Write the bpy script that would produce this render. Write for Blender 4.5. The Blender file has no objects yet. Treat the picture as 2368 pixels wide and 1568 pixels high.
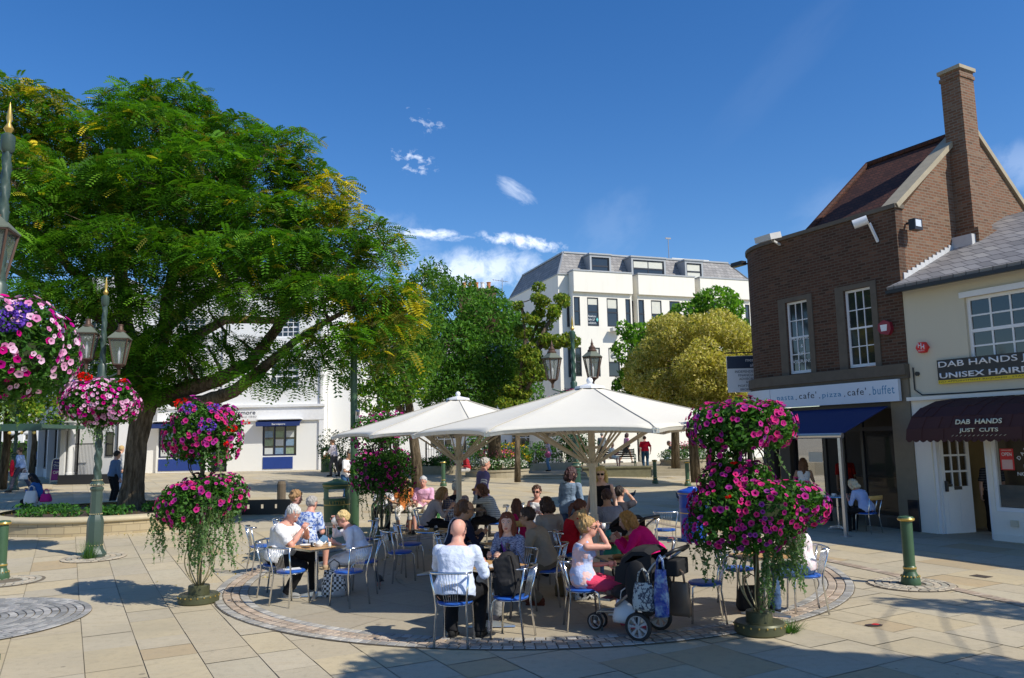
import bpy, bmesh, math, random
import numpy as np
from mathutils import Vector, Matrix, Euler
C = bpy.context.scene.collection
sc = bpy.context.scene
PI = math.pi
rnd = random.Random(7)
npr = np.random.default_rng(11)
# ---------------- camera, sky, sun, exposure ----------------
FPX, CAMH, PITCH, ROLL = 1841.0, 2.25, math.atan(234/1841.0), -0.02
cam = bpy.data.cameras.new('camera'); cob = bpy.data.objects.new('camera', cam); C.objects.link(cob)
cam.sensor_width = 36.0; cam.lens = 36.0*FPX/2367.0; cam.clip_end = 3000; cam.clip_start = .1
CR = Matrix.Rotation(PI/2+PITCH, 3, 'X') @ Matrix.Rotation(ROLL, 3, 'Z')
cob.matrix_world = Matrix.Translation((0, 0, CAMH)) @ CR.to_4x4()
sc.camera = cob
sc.view_settings.view_transform = 'Standard'; sc.view_settings.look = 'None'
sc.view_settings.gamma = 1; sc.view_settings.exposure = 0.0
SUN_EL, SUN_AZ = math.radians(44), math.atan2(.84, -.54)     # azimuth measured from +Y towards +X
SD = Vector((math.sin(SUN_AZ)*math.cos(SUN_EL), math.cos(SUN_AZ)*math.cos(SUN_EL), math.sin(SUN_EL)))
sl = bpy.data.lights.new('sun', 'SUN'); sl.energy = 5.0; sl.angle = math.radians(.5); sl.color = (1, .94, .82)
so = bpy.data.objects.new('sun', sl); C.objects.link(so); so.rotation_euler = SD.to_track_quat('Z', 'Y').to_euler()
sc.cycles.max_bounces = 6; sc.cycles.transparent_max_bounces = 8
sc.cycles.sample_clamp_indirect = 4

def ray(px, py):
    return (CR @ Vector((px-1183.5, 784-py, -FPX))).normalized()
def g(x, y):
    k = min(.03, max(.006, .020-.001*x))
    return k*min(max(y-13, 0), 25)
def atY(px, py, Y):
    d = ray(px, py); t = Y/d.y
    return Vector((d.x*t, Y, CAMH+d.z*t))
def XY(px, Y):
    return (atY(px, 1040, Y).x, Y)
def G(px, py):
    d = ray(px, py); t = CAMH/max(-d.z, 1e-4)
    for _ in range(40):
        t = .5*t + .5*(CAMH-g(d.x*t, d.y*t))/max(-d.z, 1e-4)
    return Vector((d.x*t, d.y*t, g(d.x*t, d.y*t)))

# world: physical sky with a few thin clouds at fixed directions
W = bpy.data.worlds.new('World'); sc.world = W; W.use_nodes = True
nt = W.node_tree; N = nt.nodes; L = nt.links
for n in list(N): N.remove(n)
out = N.new('ShaderNodeOutputWorld'); bg = N.new('ShaderNodeBackground'); L.new(bg.outputs[0], out.inputs[0])
sky = N.new('ShaderNodeTexSky'); sky.sky_type = 'NISHITA'; sky.sun_disc = False
sky.sun_elevation = SUN_EL; sky.sun_rotation = SUN_AZ
sky.air_density = 1.0; sky.dust_density = .25; sky.ozone_density = 3.0; sky.altitude = 0
bg.inputs[1].default_value = .15
tc = N.new('ShaderNodeTexCoord')
def vmath(op, a, b=None):
    n = N.new('ShaderNodeVectorMath'); n.operation = op
    for i, v in enumerate((a, b)):
        if v is None: continue
        if hasattr(v, 'links'): L.new(v, n.inputs[i])
        else: n.inputs[i].default_value = v
    return n.outputs['Value'] if op == 'DOT_PRODUCT' else n.outputs[0]
def smath(op, a, b=None, cl=False):
    n = N.new('ShaderNodeMath'); n.operation = op; n.use_clamp = cl
    for i, v in enumerate((a, b)):
        if v is None: continue
        if hasattr(v, 'links'): L.new(v, n.inputs[i])
        else: n.inputs[i].default_value = v
    return n.outputs[0]
Dv = tc.outputs['Generated']
def noise(vec, sc_, det, rough=.6, dist=0):
    n = N.new('ShaderNodeTexNoise'); n.inputs['Scale'].default_value = sc_; n.inputs['Detail'].default_value = det
    n.inputs['Roughness'].default_value = rough; n.inputs['Distortion'].default_value = dist
    L.new(vec, n.inputs['Vector']); return n.outputs['Fac']
total = None
def cloud(px, py, a, b, ang, dens, nsc, thr, stretch=1.0):
    global total
    c = ray(px, py)
    U0 = (ray(px+10, py)-c); U0 = (U0-c*U0.dot(c)).normalized(); V0 = c.cross(U0)*-1
    V0 = (ray(px, py-10)-c); V0 = (V0-c*V0.dot(c)-U0*V0.dot(U0)).normalized()
    t = math.radians(ang); U = U0*math.cos(t)+V0*math.sin(t); V = V0*math.cos(t)-U0*math.sin(t)
    u = smath('DIVIDE', vmath('DOT_PRODUCT', Dv, U), a/FPX); v = smath('DIVIDE', vmath('DOT_PRODUCT', Dv, V), b/FPX)
    cm = N.new('ShaderNodeCombineXYZ')
    L.new(smath('MULTIPLY', u, a/100.0/stretch), cm.inputs[0]); L.new(smath('MULTIPLY', v, b/100.0), cm.inputs[1]); cm.inputs[2].default_value = px*.013
    nz = noise(cm.outputs[0], nsc, 7, .62, .3)
    r2 = smath('ADD', smath('MULTIPLY', u, u), smath('MULTIPLY', v, v))
    edge = smath('SUBTRACT', 1.0, r2, True)
    front = smath('GREATER_THAN', vmath('DOT_PRODUCT', Dv, c), 0.5)
    m = smath('MULTIPLY', smath('SUBTRACT', smath('ADD', nz, smath('MULTIPLY', edge, .35)), thr), 3.2, True)
    m = smath('MULTIPLY', smath('MULTIPLY', m, edge), front)
    m = smath('MULTIPLY', m, dens, True)
    total = m if total is None else smath('MAXIMUM', total, m)
cloud(985, 540, 140, 20, -6, .8, 5, .66, 1.8)
cloud(1210, 560, 135, 22, -8, .9, 5, .62, 1.2)
cloud(950, 374, 85, 45, -14, .8, 5, .78, 1.3)
cloud(985, 283, 80, 45, -25, .65, 5, .84, 1.4)
cloud(1195, 445, 90, 30, -32, .45, 4, .70, 3.5)
cloud(1090, 630, 230, 70, 5, .6, 2.2, .58)
cloud(890, 570, 140, 90, 0, .25, 2, .55)
cloud(1820, 140, 300, 60, 52, .014, 1.5, .50, 3)
cloud(1420, 520, 120, 90, 40, .045, 2, .55, 1.5)
cloud(1960, 480, 160, 90, 30, .06, 1.6, .52, 2)
cloud(2380, 380, 110, 60, 10, .15, 2, .5)
mx = N.new('ShaderNodeMixRGB'); L.new(total, mx.inputs[0])
hs = N.new('ShaderNodeHueSaturation'); hs.inputs['Saturation'].default_value = 1.32; hs.inputs['Hue'].default_value = .508; L.new(sky.outputs[0], hs.inputs['Color'])
L.new(hs.outputs[0], mx.inputs[1]); mx.inputs[2].default_value = (9.5, 10, 10.8, 1)
L.new(mx.outputs[0], bg.inputs[0])

# ---------------- tags and helpers ----------------
def tag(o, label=None, cat=None, group=None, kind=None):
    if label: o['label'] = label
    if cat: o['category'] = cat
    if group: o['group'] = group
    if kind: o['kind'] = kind
    return o
def thing(name, label, cat, loc=(0, 0, 0), rz=0, group=None):
    o = bpy.data.objects.new(name, None); C.objects.link(o); o.empty_display_size = .2
    o.location = loc; o.rotation_euler = (0, 0, rz)
    return tag(o, label, cat, group)
def dup(root, loc=None, rz=None, label=None):
    r = root.copy(); C.objects.link(r)
    if loc is not None: r.location = loc
    if rz is not None: r.rotation_euler = (0, 0, rz)
    if label: r['label'] = label
    for ch in list(root.children):
        c = ch.copy(); C.objects.link(c); c.parent = r
        for h in list(ch.children):
            d = h.copy(); C.objects.link(d); d.parent = c
    return r
def link(name, me, mats, parent=None, smooth=False):
    for m in (mats if isinstance(mats, (list, tuple)) else [mats]): me.materials.append(m)
    o = bpy.data.objects.new(name, me); C.objects.link(o)
    if parent: o.parent = parent
    if smooth: me.polygons.foreach_set('use_smooth', [True]*len(me.polygons))
    return o
class MB:
    def __init__(s): s.v = []; s.f = []; s.m = []; s.mi = 0
    def add(s, vs, fs):
        b = len(s.v); s.v += [tuple(v) for v in vs]; s.f += [tuple(i+b for i in f) for f in fs]; s.m += [s.mi]*len(fs); return s
    def box(s, x0, x1, y0, y1, z0, z1, M=None):
        vs = [Vector((x, y, z)) for z in (z0, z1) for y in (y0, y1) for x in (x0, x1)]
        if M is not None: vs = [M @ v for v in vs]
        return s.add(vs, [(0, 2, 3, 1), (4, 5, 7, 6), (0, 1, 5, 4), (2, 6, 7, 3), (0, 4, 6, 2), (1, 3, 7, 5)])
    def cbox(s, c, d, M=None):
        R = Matrix.Translation(c) @ (M.to_4x4() if M is not None else Matrix.Identity(4))
        return s.box(-d[0]/2, d[0]/2, -d[1]/2, d[1]/2, -d[2]/2, d[2]/2, R)
    def bar(s, p, q, w, h=None, up=(0, 0, 1)):
        p = Vector(p); q = Vector(q); d = q-p; l = d.length; h = h or w
        z = d.normalized(); x = z.cross(Vector(up))
        if x.length < 1e-3: x = z.cross(Vector((1, 0, 0)))
        x.normalize(); y = z.cross(x)
        R = Matrix((x, y, z)).transposed().to_4x4(); R.translation = p
        return s.box(-w/2, w/2, -h/2, h/2, 0, l, R)
    def tube(s, pts, rs, n=8, caps=True, twist=0):
        pts = [Vector(p) for p in pts]
        if not isinstance(rs, (list, tuple)): rs = [rs]*len(pts)
        vs = []; fs = []; px = None
        for i, p in enumerate(pts):
            a = pts[max(i-1, 0)]; b = pts[min(i+1, len(pts)-1)]; z = (b-a)
            z = z.normalized() if z.length > 1e-9 else Vector((0, 0, 1))
            if px is None:
                px = z.cross(Vector((0, 0, 1)))
                if px.length < .05: px = z.cross(Vector((1, 0, 0)))
            px = (px-z*px.dot(z)); px.normalize(); y = z.cross(px)
            r = rs[i]; r = r if isinstance(r, (tuple, list)) else (r, r)
            for k in range(n):
                t = 2*PI*k/n+twist*i
                vs.append(p+px*math.cos(t)*r[0]+y*math.sin(t)*r[1])
        m = len(pts)
        for i in range(m-1):
            for k in range(n):
                k2 = (k+1) % n; fs.append((i*n+k, i*n+k2, (i+1)*n+k2, (i+1)*n+k))
        if caps: fs += [tuple(range(n-1, -1, -1)), tuple(range((m-1)*n, m*n))]
        return s.add(vs, fs)
    def lathe(s, prof, n=16, c=(0, 0, 0), M=None, ph=0, caps=True):
        vs = []; fs = []; c = Vector(c)
        for r, z in prof:
            for k in range(n):
                t = 2*PI*(k+ph)/n; v = Vector((r*math.cos(t), r*math.sin(t), z)); vs.append((M @ v if M is not None else v)+c)
        for i in range(len(prof)-1):
            for k in range(n):
                k2 = (k+1) % n; fs.append((i*n+k, i*n+k2, (i+1)*n+k2, (i+1)*n+k))
        if caps: fs += [tuple(range(n-1, -1, -1)), tuple(range((len(prof)-1)*n, len(prof)*n))]
        return s.add(vs, fs)
    def ball(s, c, r, n=10, M=None):
        r = r if isinstance(r, (tuple, list)) else (r, r, r); vs = []; fs = []; c = Vector(c); m = max(4, n//2+1)
        for i in range(1, m):
            a = PI*i/m
            for k in range(n):
                t = 2*PI*k/n; v = Vector((r[0]*math.sin(a)*math.cos(t), r[1]*math.sin(a)*math.sin(t), -r[2]*math.cos(a)))
                vs.append((M @ v if M is not None else v)+c)
        for i in range(m-2):
            for k in range(n):
                k2 = (k+1) % n; fs.append((i*n+k, i*n+k2, (i+1)*n+k2, (i+1)*n+k))
        for e, zz in ((0, -r[2]), (m-2, r[2])):
            v = Vector((0, 0, zz)); vs.append((M @ v if M is not None else v)+c); t = len(vs)-1
            for k in range(n):
                k2 = (k+1) % n; fs.append((t, e*n+k2, e*n+k) if e == 0 else (t, e*n+k, e*n+k2))
        return s.add(vs, fs)
    def prism(s, poly, axis, a, b):
        # poly in the two other axes; extruded from a to b along axis
        def mk(p, w):
            return {'y': (p[0], w, p[1]), 'x': (w, p[0], p[1]), 'z': (p[0], p[1], w)}[axis]
        n = len(poly); vs = [mk(p, a) for p in poly]+[mk(p, b) for p in poly]
        return s.add(vs, [tuple(range(n-1, -1, -1)), tuple(range(n, 2*n))]+[(i, (i+1) % n, n+(i+1) % n, n+i) for i in range(n)])
    def build(s, name, mats, parent=None, smooth=False, M=None, fix=True):
        me = bpy.data.meshes.new(name); me.from_pydata(s.v, [], s.f)
        if M is not None: me.transform(M)
        me.polygons.foreach_set('material_index', s.m)
        if fix:
            bm = bmesh.new(); bm.from_mesh(me); bmesh.ops.recalc_face_normals(bm, faces=bm.faces); bm.to_mesh(me); bm.free()
        me.update()
        return link(name, me, mats, parent, smooth)
def autosmooth(o, ang=40):
    me = o.data; me.polygons.foreach_set('use_smooth', [True]*len(me.polygons))
    try: me.set_sharp_from_angle(angle=math.radians(ang))
    except Exception: pass
    return o
def soft(mb, name, mats, parent=None, ang=40): return autosmooth(mb.build(name, mats, parent), ang)

# ---------------- materials ----------------
MC = {}
class NT:
    def __init__(s, name):
        s.m = bpy.data.materials.new(name); s.m.use_nodes = True; s.t = s.m.node_tree; s.N = s.t.nodes; s.L = s.t.links
        s.b = s.N['Principled BSDF']; s.o = s.N['Material Output']
        s.tc = s.N.new('ShaderNodeTexCoord'); s.obj = s.tc.outputs['Object']
    def node(s, typ, **kw):
        n = s.N.new('ShaderNode'+typ)
        for k, v in kw.items():
            if k in n.inputs.keys():
                if hasattr(v, 'links'): s.L.new(v, n.inputs[k])
                else: n.inputs[k].default_value = v
            else: setattr(n, k, v)
        return n
    def noise(s, sc_, det=4, vec=None, rough=.6):
        return s.node('TexNoise', Scale=sc_, Detail=det, Roughness=rough, Vector=vec or s.obj).outputs['Fac']
    def mix(s, f, a, b, blend='MIX'):
        n = s.N.new('ShaderNodeMixRGB'); n.blend_type = blend
        for i, v in enumerate((f, a, b)):
            if hasattr(v, 'links'): s.L.new(v, n.inputs[i])
            elif i == 0: n.inputs[0].default_value = v
            else: n.inputs[i].default_value = (*v, 1) if len(v) == 3 else v
        return n.outputs[0]
    def math(s, op, a, b=0, cl=False):
        n = s.N.new('ShaderNodeMath'); n.operation = op; n.use_clamp = cl
        for i, v in enumerate((a, b)):
            if hasattr(v, 'links'): s.L.new(v, n.inputs[i])
            else: n.inputs[i].default_value = v
        return n.outputs[0]
    def ramp(s, f, stops):
        n = s.N.new('ShaderNodeValToRGB'); s.L.new(f, n.inputs[0]); e = n.color_ramp.elements
        while len(e) < len(stops): e.new(.5)
        for i, (p, c) in enumerate(stops): e[i].position = p; e[i].color = (*c, 1) if len(c) == 3 else c
        return n.outputs[0]
    def bump(s, h, st=.3, d=.01):
        n = s.node('Bump', Strength=st, Distance=d, Height=h); s.L.new(n.outputs[0], s.b.inputs['Normal'])
    def fin(s, col, rough=.6, metal=0, spec=.5):
        if hasattr(col, 'links'): s.L.new(col, s.b.inputs['Base Color'])
        else: s.b.inputs['Base Color'].default_value = (*col, 1)
        s.b.inputs['Metallic'].default_value = metal
        if hasattr(rough, 'links'): s.L.new(rough, s.b.inputs['Roughness'])
        else: s.b.inputs['Roughness'].default_value = rough
        s.b.inputs['Specular IOR Level'].default_value = spec
        return s.m
def dk(c, f): return tuple(min(1, x*f) for x in c)
def M(name, col, rough=.6, metal=0, var=.12, scale=6, bump=0, bscale=40, spec=.5):
    key = (name,)
    if key in MC: return MC[key]
    t = NT(name); f = t.noise(scale, 5); c = t.mix(f, dk(col, 1-var), dk(col, 1+var))
    if bump: t.bump(t.noise(bscale, 4), bump, .004)
    MC[key] = t.fin(c, rough, metal, spec); return MC[key]
def cloth(col, pat=None, col2=(1, 1, 1), s=1.0):
    key = ('cloth', tuple(round(c, 3) for c in col), pat, tuple(round(c, 3) for c in col2), s)
    if key in MC: return MC[key]
    t = NT('cloth'); f = t.noise(7, 3)
    a = t.mix(f, dk(col, .85), dk(col, 1.1))
    if pat in ('stripes', 'pinstripe', 'check'):
        sp = t.node('SeparateXYZ', Vector=t.obj)
        z = sp.outputs[2]; x = t.math('ADD', sp.outputs[0], sp.outputs[1])
        ws = []
        if pat in ('stripes', 'check'): ws.append(z)
        if pat in ('pinstripe', 'check'): ws.append(x)
        for w in ws:
            m = t.math('GREATER_THAN', t.math('FRACT', t.math('MULTIPLY', w, s)), .62)
            a = t.mix(t.math('MULTIPLY', m, .75), a, col2)
    elif pat == 'floral':
        v = t.node('TexVoronoi', Scale=s, Vector=t.obj); n = t.noise(s*1.3, 3)
        m = t.math('GREATER_THAN', n, .52); a = t.mix(m, a, col2)
    elif pat == 'heather':
        mp = t.node('Mapping', Vector=t.obj); mp.inputs['Scale'].default_value = (1, 1, 5)
        n = t.noise(s, 3, mp.outputs[0]); m = t.math('MULTIPLY', t.math('SUBTRACT', n, .45), 8, True); a = t.mix(m, a, col2)
    bh = t.noise(9, 3); t.bump(bh, .55, .05)
    MC[key] = t.fin(a, .85, 0, .2); return MC[key]
def leafmat(name, tr=.35):
    t = NT(name); at = t.node('Attribute', attribute_name='Col'); c = at.outputs['Color']
    t.fin(c, .45, 0, .4)
    tl = t.node('BsdfTranslucent'); c2 = t.mix(1.0, c, (1.5, 1.6, .6) if name == 'leaf' else (1, 1, 1), 'MULTIPLY'); t.L.new(c2, tl.inputs[0])
    mxs = t.N.new('ShaderNodeMixShader'); mxs.inputs[0].default_value = tr
    t.L.new(t.b.outputs[0], mxs.inputs[1]); t.L.new(tl.outputs[0], mxs.inputs[2]); t.L.new(mxs.outputs[0], t.o.inputs[0])
    return t.m
LEAF = leafmat('leaf', .34); LEAF.node_tree.nodes['Principled BSDF'].inputs['Roughness'].default_value = .6; LEAF.node_tree.nodes['Principled BSDF'].inputs['Specular IOR Level'].default_value = .15; PETAL = leafmat('petal', .15); PETAL.node_tree.nodes['Principled BSDF'].inputs['Roughness'].default_value = .9; PETAL.node_tree.nodes['Principled BSDF'].inputs['Specular IOR Level'].default_value = .1
def brickmat(name, cols, mortar, bw=.22, bh=.072, ms=.012, rough=.85, var=1.0, bump=.4, patch=.25, off=.5):
    t = NT(name); sp = t.node('SeparateXYZ', Vector=t.obj)
    cm = t.node('CombineXYZ'); t.L.new(t.math('ADD', sp.outputs[0], sp.outputs[1]), cm.inputs[0]); t.L.new(sp.outputs[2], cm.inputs[1])
    br = t.node('TexBrick'); t.L.new(cm.outputs[0], br.inputs['Vector']); br.offset = off
    br.inputs['Scale'].default_value = 1; br.inputs['Brick Width'].default_value = bw; br.inputs['Row Height'].default_value = bh
    br.inputs['Mortar Size'].default_value = ms; br.inputs['Color1'].default_value = (0, 0, 0, 1); br.inputs['Color2'].default_value = (1, 1, 1, 1); br.inputs['Mortar'].default_value = (.5, .5, .5, 1); br.inputs['Bias'].default_value = 0
    n = len(cols); c = t.ramp(br.outputs['Color'], [(i/(n-1), cc) for i, cc in enumerate(cols)])
    c = t.mix(t.math('MULTIPLY', t.noise(1.3, 5), patch*2), c, dk(cols[0], .7))
    c = t.mix(br.outputs['Fac'], c, mortar)
    t.bump(br.outputs['Fac'], -bump, .01)
    MC[(name,)] = t.fin(c, rough, 0, .25); return t.m
BR = brickmat('shade_darkened_brown_brick', [(.055, .030, .018), (.12, .055, .032), (.085, .04, .024), (.165, .085, .052)], (.11, .085, .065))  # brown brick of the front wall, base colour darkened to deepen its shade
BRG = brickmat('orange_brick', [(.12, .065, .038), (.25, .11, .06), (.17, .085, .05), (.27, .16, .10)], (.20, .16, .12))
TILE = brickmat('clay_roof_tile', [(.065, .028, .02), (.125, .048, .03), (.09, .035, .024)], (.04, .02, .015), .17, .11, .012, .8)
SLATE = brickmat('slate_roof_tile', [(.21, .205, .205), (.33, .32, .315), (.26, .25, .25), (.40, .385, .365)], (.07, .07, .075), .28, .2, .01, .6)
LOWST = brickmat('stone_block', [(.40, .32, .19), (.52, .43, .27), (.46, .38, .25)], (.25, .2, .13), .42, .16, .008, .85)
def render_mat(name, col, dirt=.15):
    t = NT(name); mp = t.node('Mapping', Vector=t.obj); mp.inputs['Scale'].default_value = (1.5, 1.5, .25)
    n = t.noise(1.5, 6, mp.outputs[0], .7); m = t.math('MULTIPLY', t.math('SUBTRACT', n, .5), 3*dirt, True)
    c = t.mix(m, col, (.35, .33, .28)); c = t.mix(t.math('MULTIPLY', t.noise(.7, 5), .15), c, dk(col, .8))
    t.bump(t.noise(30, 4), .12, .01); MC[(name,)] = t.fin(c, .8, 0, .25); return t.m
WHITE = render_mat('white_render', (.82, .82, .80), .05)
CREAMW = render_mat('cream_render', (.84, .81, .73), .2)
CREAM2 = render_mat('yellow_cream_render', (.62, .57, .44), .15)
STONE = M('sandstone', (.36, .31, .22), .85, var=.25, scale=5, bump=.3)
DSTONE = M('dark_weathered_stone', (.12, .10, .075), .85, var=.3, scale=5, bump=.3)
LEAD = M('lead', (.35, .37, .39), .5, .2)
GLASS = M('dark_window_glass', (.02, .024, .028), .06, 0, .2, 2, spec=.9)
def clear_glass():
    t = NT('shop_glass'); t.fin((.02, .025, .03), .02); t.b.inputs['Alpha'].default_value = .25; return t.m
CGLASS = clear_glass()
WPAINT = M('white_paint', (.78, .79, .80), .4, var=.05)
BPAINT = M('black_paint', (.018, .018, .02), .4)
GPAINT = M('dark_green_paint', (.035, .085, .06), .38, var=.2, bump=.1)
GBOL = M('green_bollard_paint', (.045, .10, .05), .4, var=.2, bump=.1)
GOLD = M('gold_paint', (.55, .38, .10), .35, .6, .2)
CHROME = M('chrome', (.72, .73, .74), .16, 1.0, .05)
BRASS = M('cream_gold_metal', (.42, .37, .22), .4, .4)
BLUEV = M('blue_vinyl_seat', (.02, .10, .42), .35, var=.1)
WOOD = M('oak_tabletop', (.52, .30, .12), .45, var=.2, scale=12)
OFFW = M('off_white_canvas', (.80, .77, .69), .8, var=.04, scale=3)
TIMBER = M('pale_painted_timber', (.62, .56, .45), .6, var=.15, scale=8)
BARK = NT('rough_bark'); mp_b = BARK.node('Mapping', Vector=BARK.obj); mp_b.inputs['Scale'].default_value = (7, 7, 1.3); nb_ = BARK.noise(1.6, 7, mp_b.outputs[0], .7)
BARK.bump(nb_, 1.0, .12); BARK = BARK.fin(BARK.ramp(nb_, [(.32, (.045, .034, .022)), (.5, (.13, .10, .065)), (.66, (.24, .19, .13))]), .92, 0, .1)
DBLUE = M('navy_canvas', (.008, .02, .10), .7)
BLUEP = M('royal_blue_paint', (.012, .045, .24), .45)
RED = M('bright_red', (.65, .02, .02), .5)
SOIL = M('soil', (.06, .04, .025), .95, var=.4, scale=20, bump=1)
PLASTIC = M('black_plastic', (.015, .015, .017), .4)
BLACKF = M('black_fabric', (.010, .010, .012), .85, var=.3, bump=.3)
ALU = M('silver_metal', (.55, .56, .58), .3, .9)
CERAM = M('white_ceramic', (.85, .84, .80), .2)
def text(s, name, mat, parent, loc, w=None, h=.2, rot=(PI/2, 0, 0), ext=.004, bold=0, align='CENTER', ls=1.0):
    cu = bpy.data.curves.new('t', 'FONT'); cu.body = s; cu.size = 1; cu.extrude = 0; cu.offset = bold; cu.align_x = align; cu.space_character = ls
    cu.resolution_u = 3
    o = bpy.data.objects.new('t', cu); C.objects.link(o)
    me = bpy.data.meshes.new_from_object(o.evaluated_get(bpy.context.evaluated_depsgraph_get()))
    C.objects.unlink(o); bpy.data.objects.remove(o)
    v = np.empty(len(me.vertices)*3); me.vertices.foreach_get('co', v); v = v.reshape(-1, 3)
    if len(v) == 0: return None
    mn, mxx = v.min(0), v.max(0); hh = mxx[1]-mn[1]; k = h/hh
    kx = w/(mxx[0]-mn[0]) if w else k
    v[:, 1] = (v[:, 1]-(mn[1]+mxx[1])/2)*k
    if align == 'CENTER': v[:, 0] -= (mn[0]+mxx[0])/2
    else: v[:, 0] -= mn[0]
    v[:, 0] *= kx; me.vertices.foreach_set('co', v.ravel()); me.update()
    me.name = name; me.materials.clear()
    ob = link(name, me, mat, parent); ob.location = loc; ob.rotation_euler = rot
    if ext:
        md = ob.modifiers.new('s', 'SOLIDIFY'); md.thickness = ext; md.offset = 0
    return ob

# ---------------- leaf clouds ----------------
def leaf_mesh(name, P, Lx, Wd, cols, parent, mat=None, droop=0.0, nrm=None, fold=True):
    """P (n,3) leaf centres; every leaf a folded rhombus of length Lx, width Wd with a colour of its own."""
    n = len(P); P = np.asarray(P, float)
    d = npr.normal(size=(n, 3)); d[:, 2] -= droop; d /= np.linalg.norm(d, axis=1)[:, None]
    if nrm is not None:
        nn = np.asarray(nrm, float)+npr.normal(size=(n, 3))*.45
    else: nn = npr.normal(size=(n, 3)); nn[:, 2] = np.abs(nn[:, 2])+.3
    s = np.cross(d, nn); s /= np.linalg.norm(s, axis=1)[:, None]+1e-9; up = np.cross(s, d)
    Lx = np.broadcast_to(Lx, (n,))[:, None]*npr.uniform(.7, 1.25, (n, 1)); Wd = np.broadcast_to(Wd, (n,))[:, None]*npr.uniform(.75, 1.2, (n, 1))
    a = P-d*Lx/2; b = P+s*Wd/2+up*Wd*.12; c = P+d*Lx/2; e = P-s*Wd/2+up*Wd*.12
    V = np.stack([a, b, c, e], 1).reshape(-1, 3)
    return quads(name, V, cols, parent, mat or LEAF)
def quads(name, V, cols, parent, mat, nv=4):
    n = len(V)//nv; me = bpy.data.meshes.new(name)
    me.vertices.add(n*nv); me.vertices.foreach_set('co', V.astype(np.float32).ravel())
    me.loops.add(n*nv); me.loops.foreach_set('vertex_index', np.arange(n*nv, dtype=np.int32))
    me.polygons.add(n); me.polygons.foreach_set('loop_start', np.arange(0, n*nv, nv, dtype=np.int32))
    try: me.polygons.foreach_set('loop_total', np.full(n, nv, dtype=np.int32))
    except Exception: pass
    at = me.color_attributes.new('Col', 'FLOAT_COLOR', 'POINT')
    cc = np.ones((n*nv, 4), np.float32); cc[:, :3] = np.repeat(cols, nv, axis=0) if len(cols) == n else cols
    at.data.foreach_set('color', cc.ravel()); me.update(calc_edges=True); me.validate()
    return link(name, me, mat, parent)
def pal(n, cols, wts=None, jit=.18):
    cols = np.array(cols, float); i = npr.choice(len(cols), n, p=None if wts is None else np.array(wts)/sum(wts))
    return np.clip(cols[i]*npr.uniform(1-jit, 1+jit, (n, 1)), 0, 1)
def in_ell(n, c, r, shell=.55):
    d = npr.normal(size=(n, 3)); d /= np.linalg.norm(d, axis=1)[:, None]
    rr = npr.uniform(0, 1, (n, 1))**(1/3.)*(1-shell)+shell*npr.uniform(.75, 1.04, (n, 1))
    return np.array(c)+d*rr*np.array(r)
# ---------------- ground ----------------
FA = math.atan2(-.874, .486)                      # direction of the paving courses and of the shop fronts
def ground_mat():
    t = NT('distant_paving'); br = t.node('TexBrick', Vector=t.obj); br.inputs['Scale'].default_value = 1
    br.inputs['Brick Width'].default_value = .9; br.inputs['Row Height'].default_value = .6; br.inputs['Mortar Size'].default_value = .012
    br.inputs['Color1'].default_value = (.36, .31, .22, 1); br.inputs['Color2'].default_value = (.27, .24, .18, 1); br.inputs['Mortar'].default_value = (.20, .17, .12, 1)
    c = t.mix(t.math('MULTIPLY', t.noise(.6, 6), .5), br.outputs['Color'], (.30, .27, .21))
    return t.fin(c, .85, 0, .2)
xs = [-400, -200, -100, -60]+list(range(-44, 45, 2))+[60, 100, 200, 400]; ys = [-60, -30, -10, 0, 5]+list(range(7, 13, 2))+list(range(13, 39, 1))+[40, 44, 50, 60, 80, 120, 250, 500, 900]
m = MB(); nx = len(xs)
m.v = [(x, y, g(x, y)-.009) for y in ys for x in xs]
for j in range(len(ys)-1):
    for i in range(nx-1): m.f.append((j*nx+i, j*nx+i+1, (j+1)*nx+i+1, (j+1)*nx+i)); m.m.append(0)
tag(m.build('ground', ground_mat()), kind='structure')
def slab_mat():
    t = NT('york_stone_slabs'); at = t.node('Attribute', attribute_name='Col'); c = at.outputs['Color']
    n1 = t.noise(1.1, 7, rough=.7); n2 = t.noise(9, 6, rough=.7); n3 = t.noise(60, 3)
    mp = t.node('Mapping', Vector=t.obj); mp.inputs['Rotation'].default_value = (0, 0, -FA+.3); mp.inputs['Scale'].default_value = (1, 9, 1)
    n4 = t.noise(1.2, 5, mp.outputs[0])
    c = t.mix(t.math('MULTIPLY', n1, .55), c, (.38, .34, .26)); c = t.mix(t.math('MULTIPLY', t.math('SUBTRACT', n2, .5), 1.2, True), c, (.15, .13, .10))
    c = t.mix(t.math('MULTIPLY', t.math('SUBTRACT', n4, .52), 1.6, True), c, (.42, .33, .20)); c = t.mix(t.math('MULTIPLY', t.math('SUBTRACT', n3, .55), .9, True), c, (.11, .10, .08))
    v = t.node('TexVoronoi', Scale=2.2, Vector=t.obj); sp = t.math('LESS_THAN', v.outputs['Distance'], .035)
    c = t.mix(t.math('MULTIPLY', sp, .6), c, (.08, .075, .06))
    v2 = t.node('TexVoronoi', Scale=.9, Vector=t.obj); c = t.mix(t.math('MULTIPLY', t.math('LESS_THAN', v2.outputs['Distance'], .03), .5), c, (.06, .055, .05)); n5 = t.noise(.35, 5); c = t.mix(t.math('MULTIPLY', t.math('SUBTRACT', n5, .48), 2.2, True), c, (.33, .29, .21))
    h = t.math('ADD', n2, t.math('MULTIPLY', n3, .3)); t.bump(h, .35, .012)
    return t.fin(c, .78, 0, .25)
SLAB = slab_mat()
V = []; COL = []
ca, sa = math.cos(FA), math.sin(FA)
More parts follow.
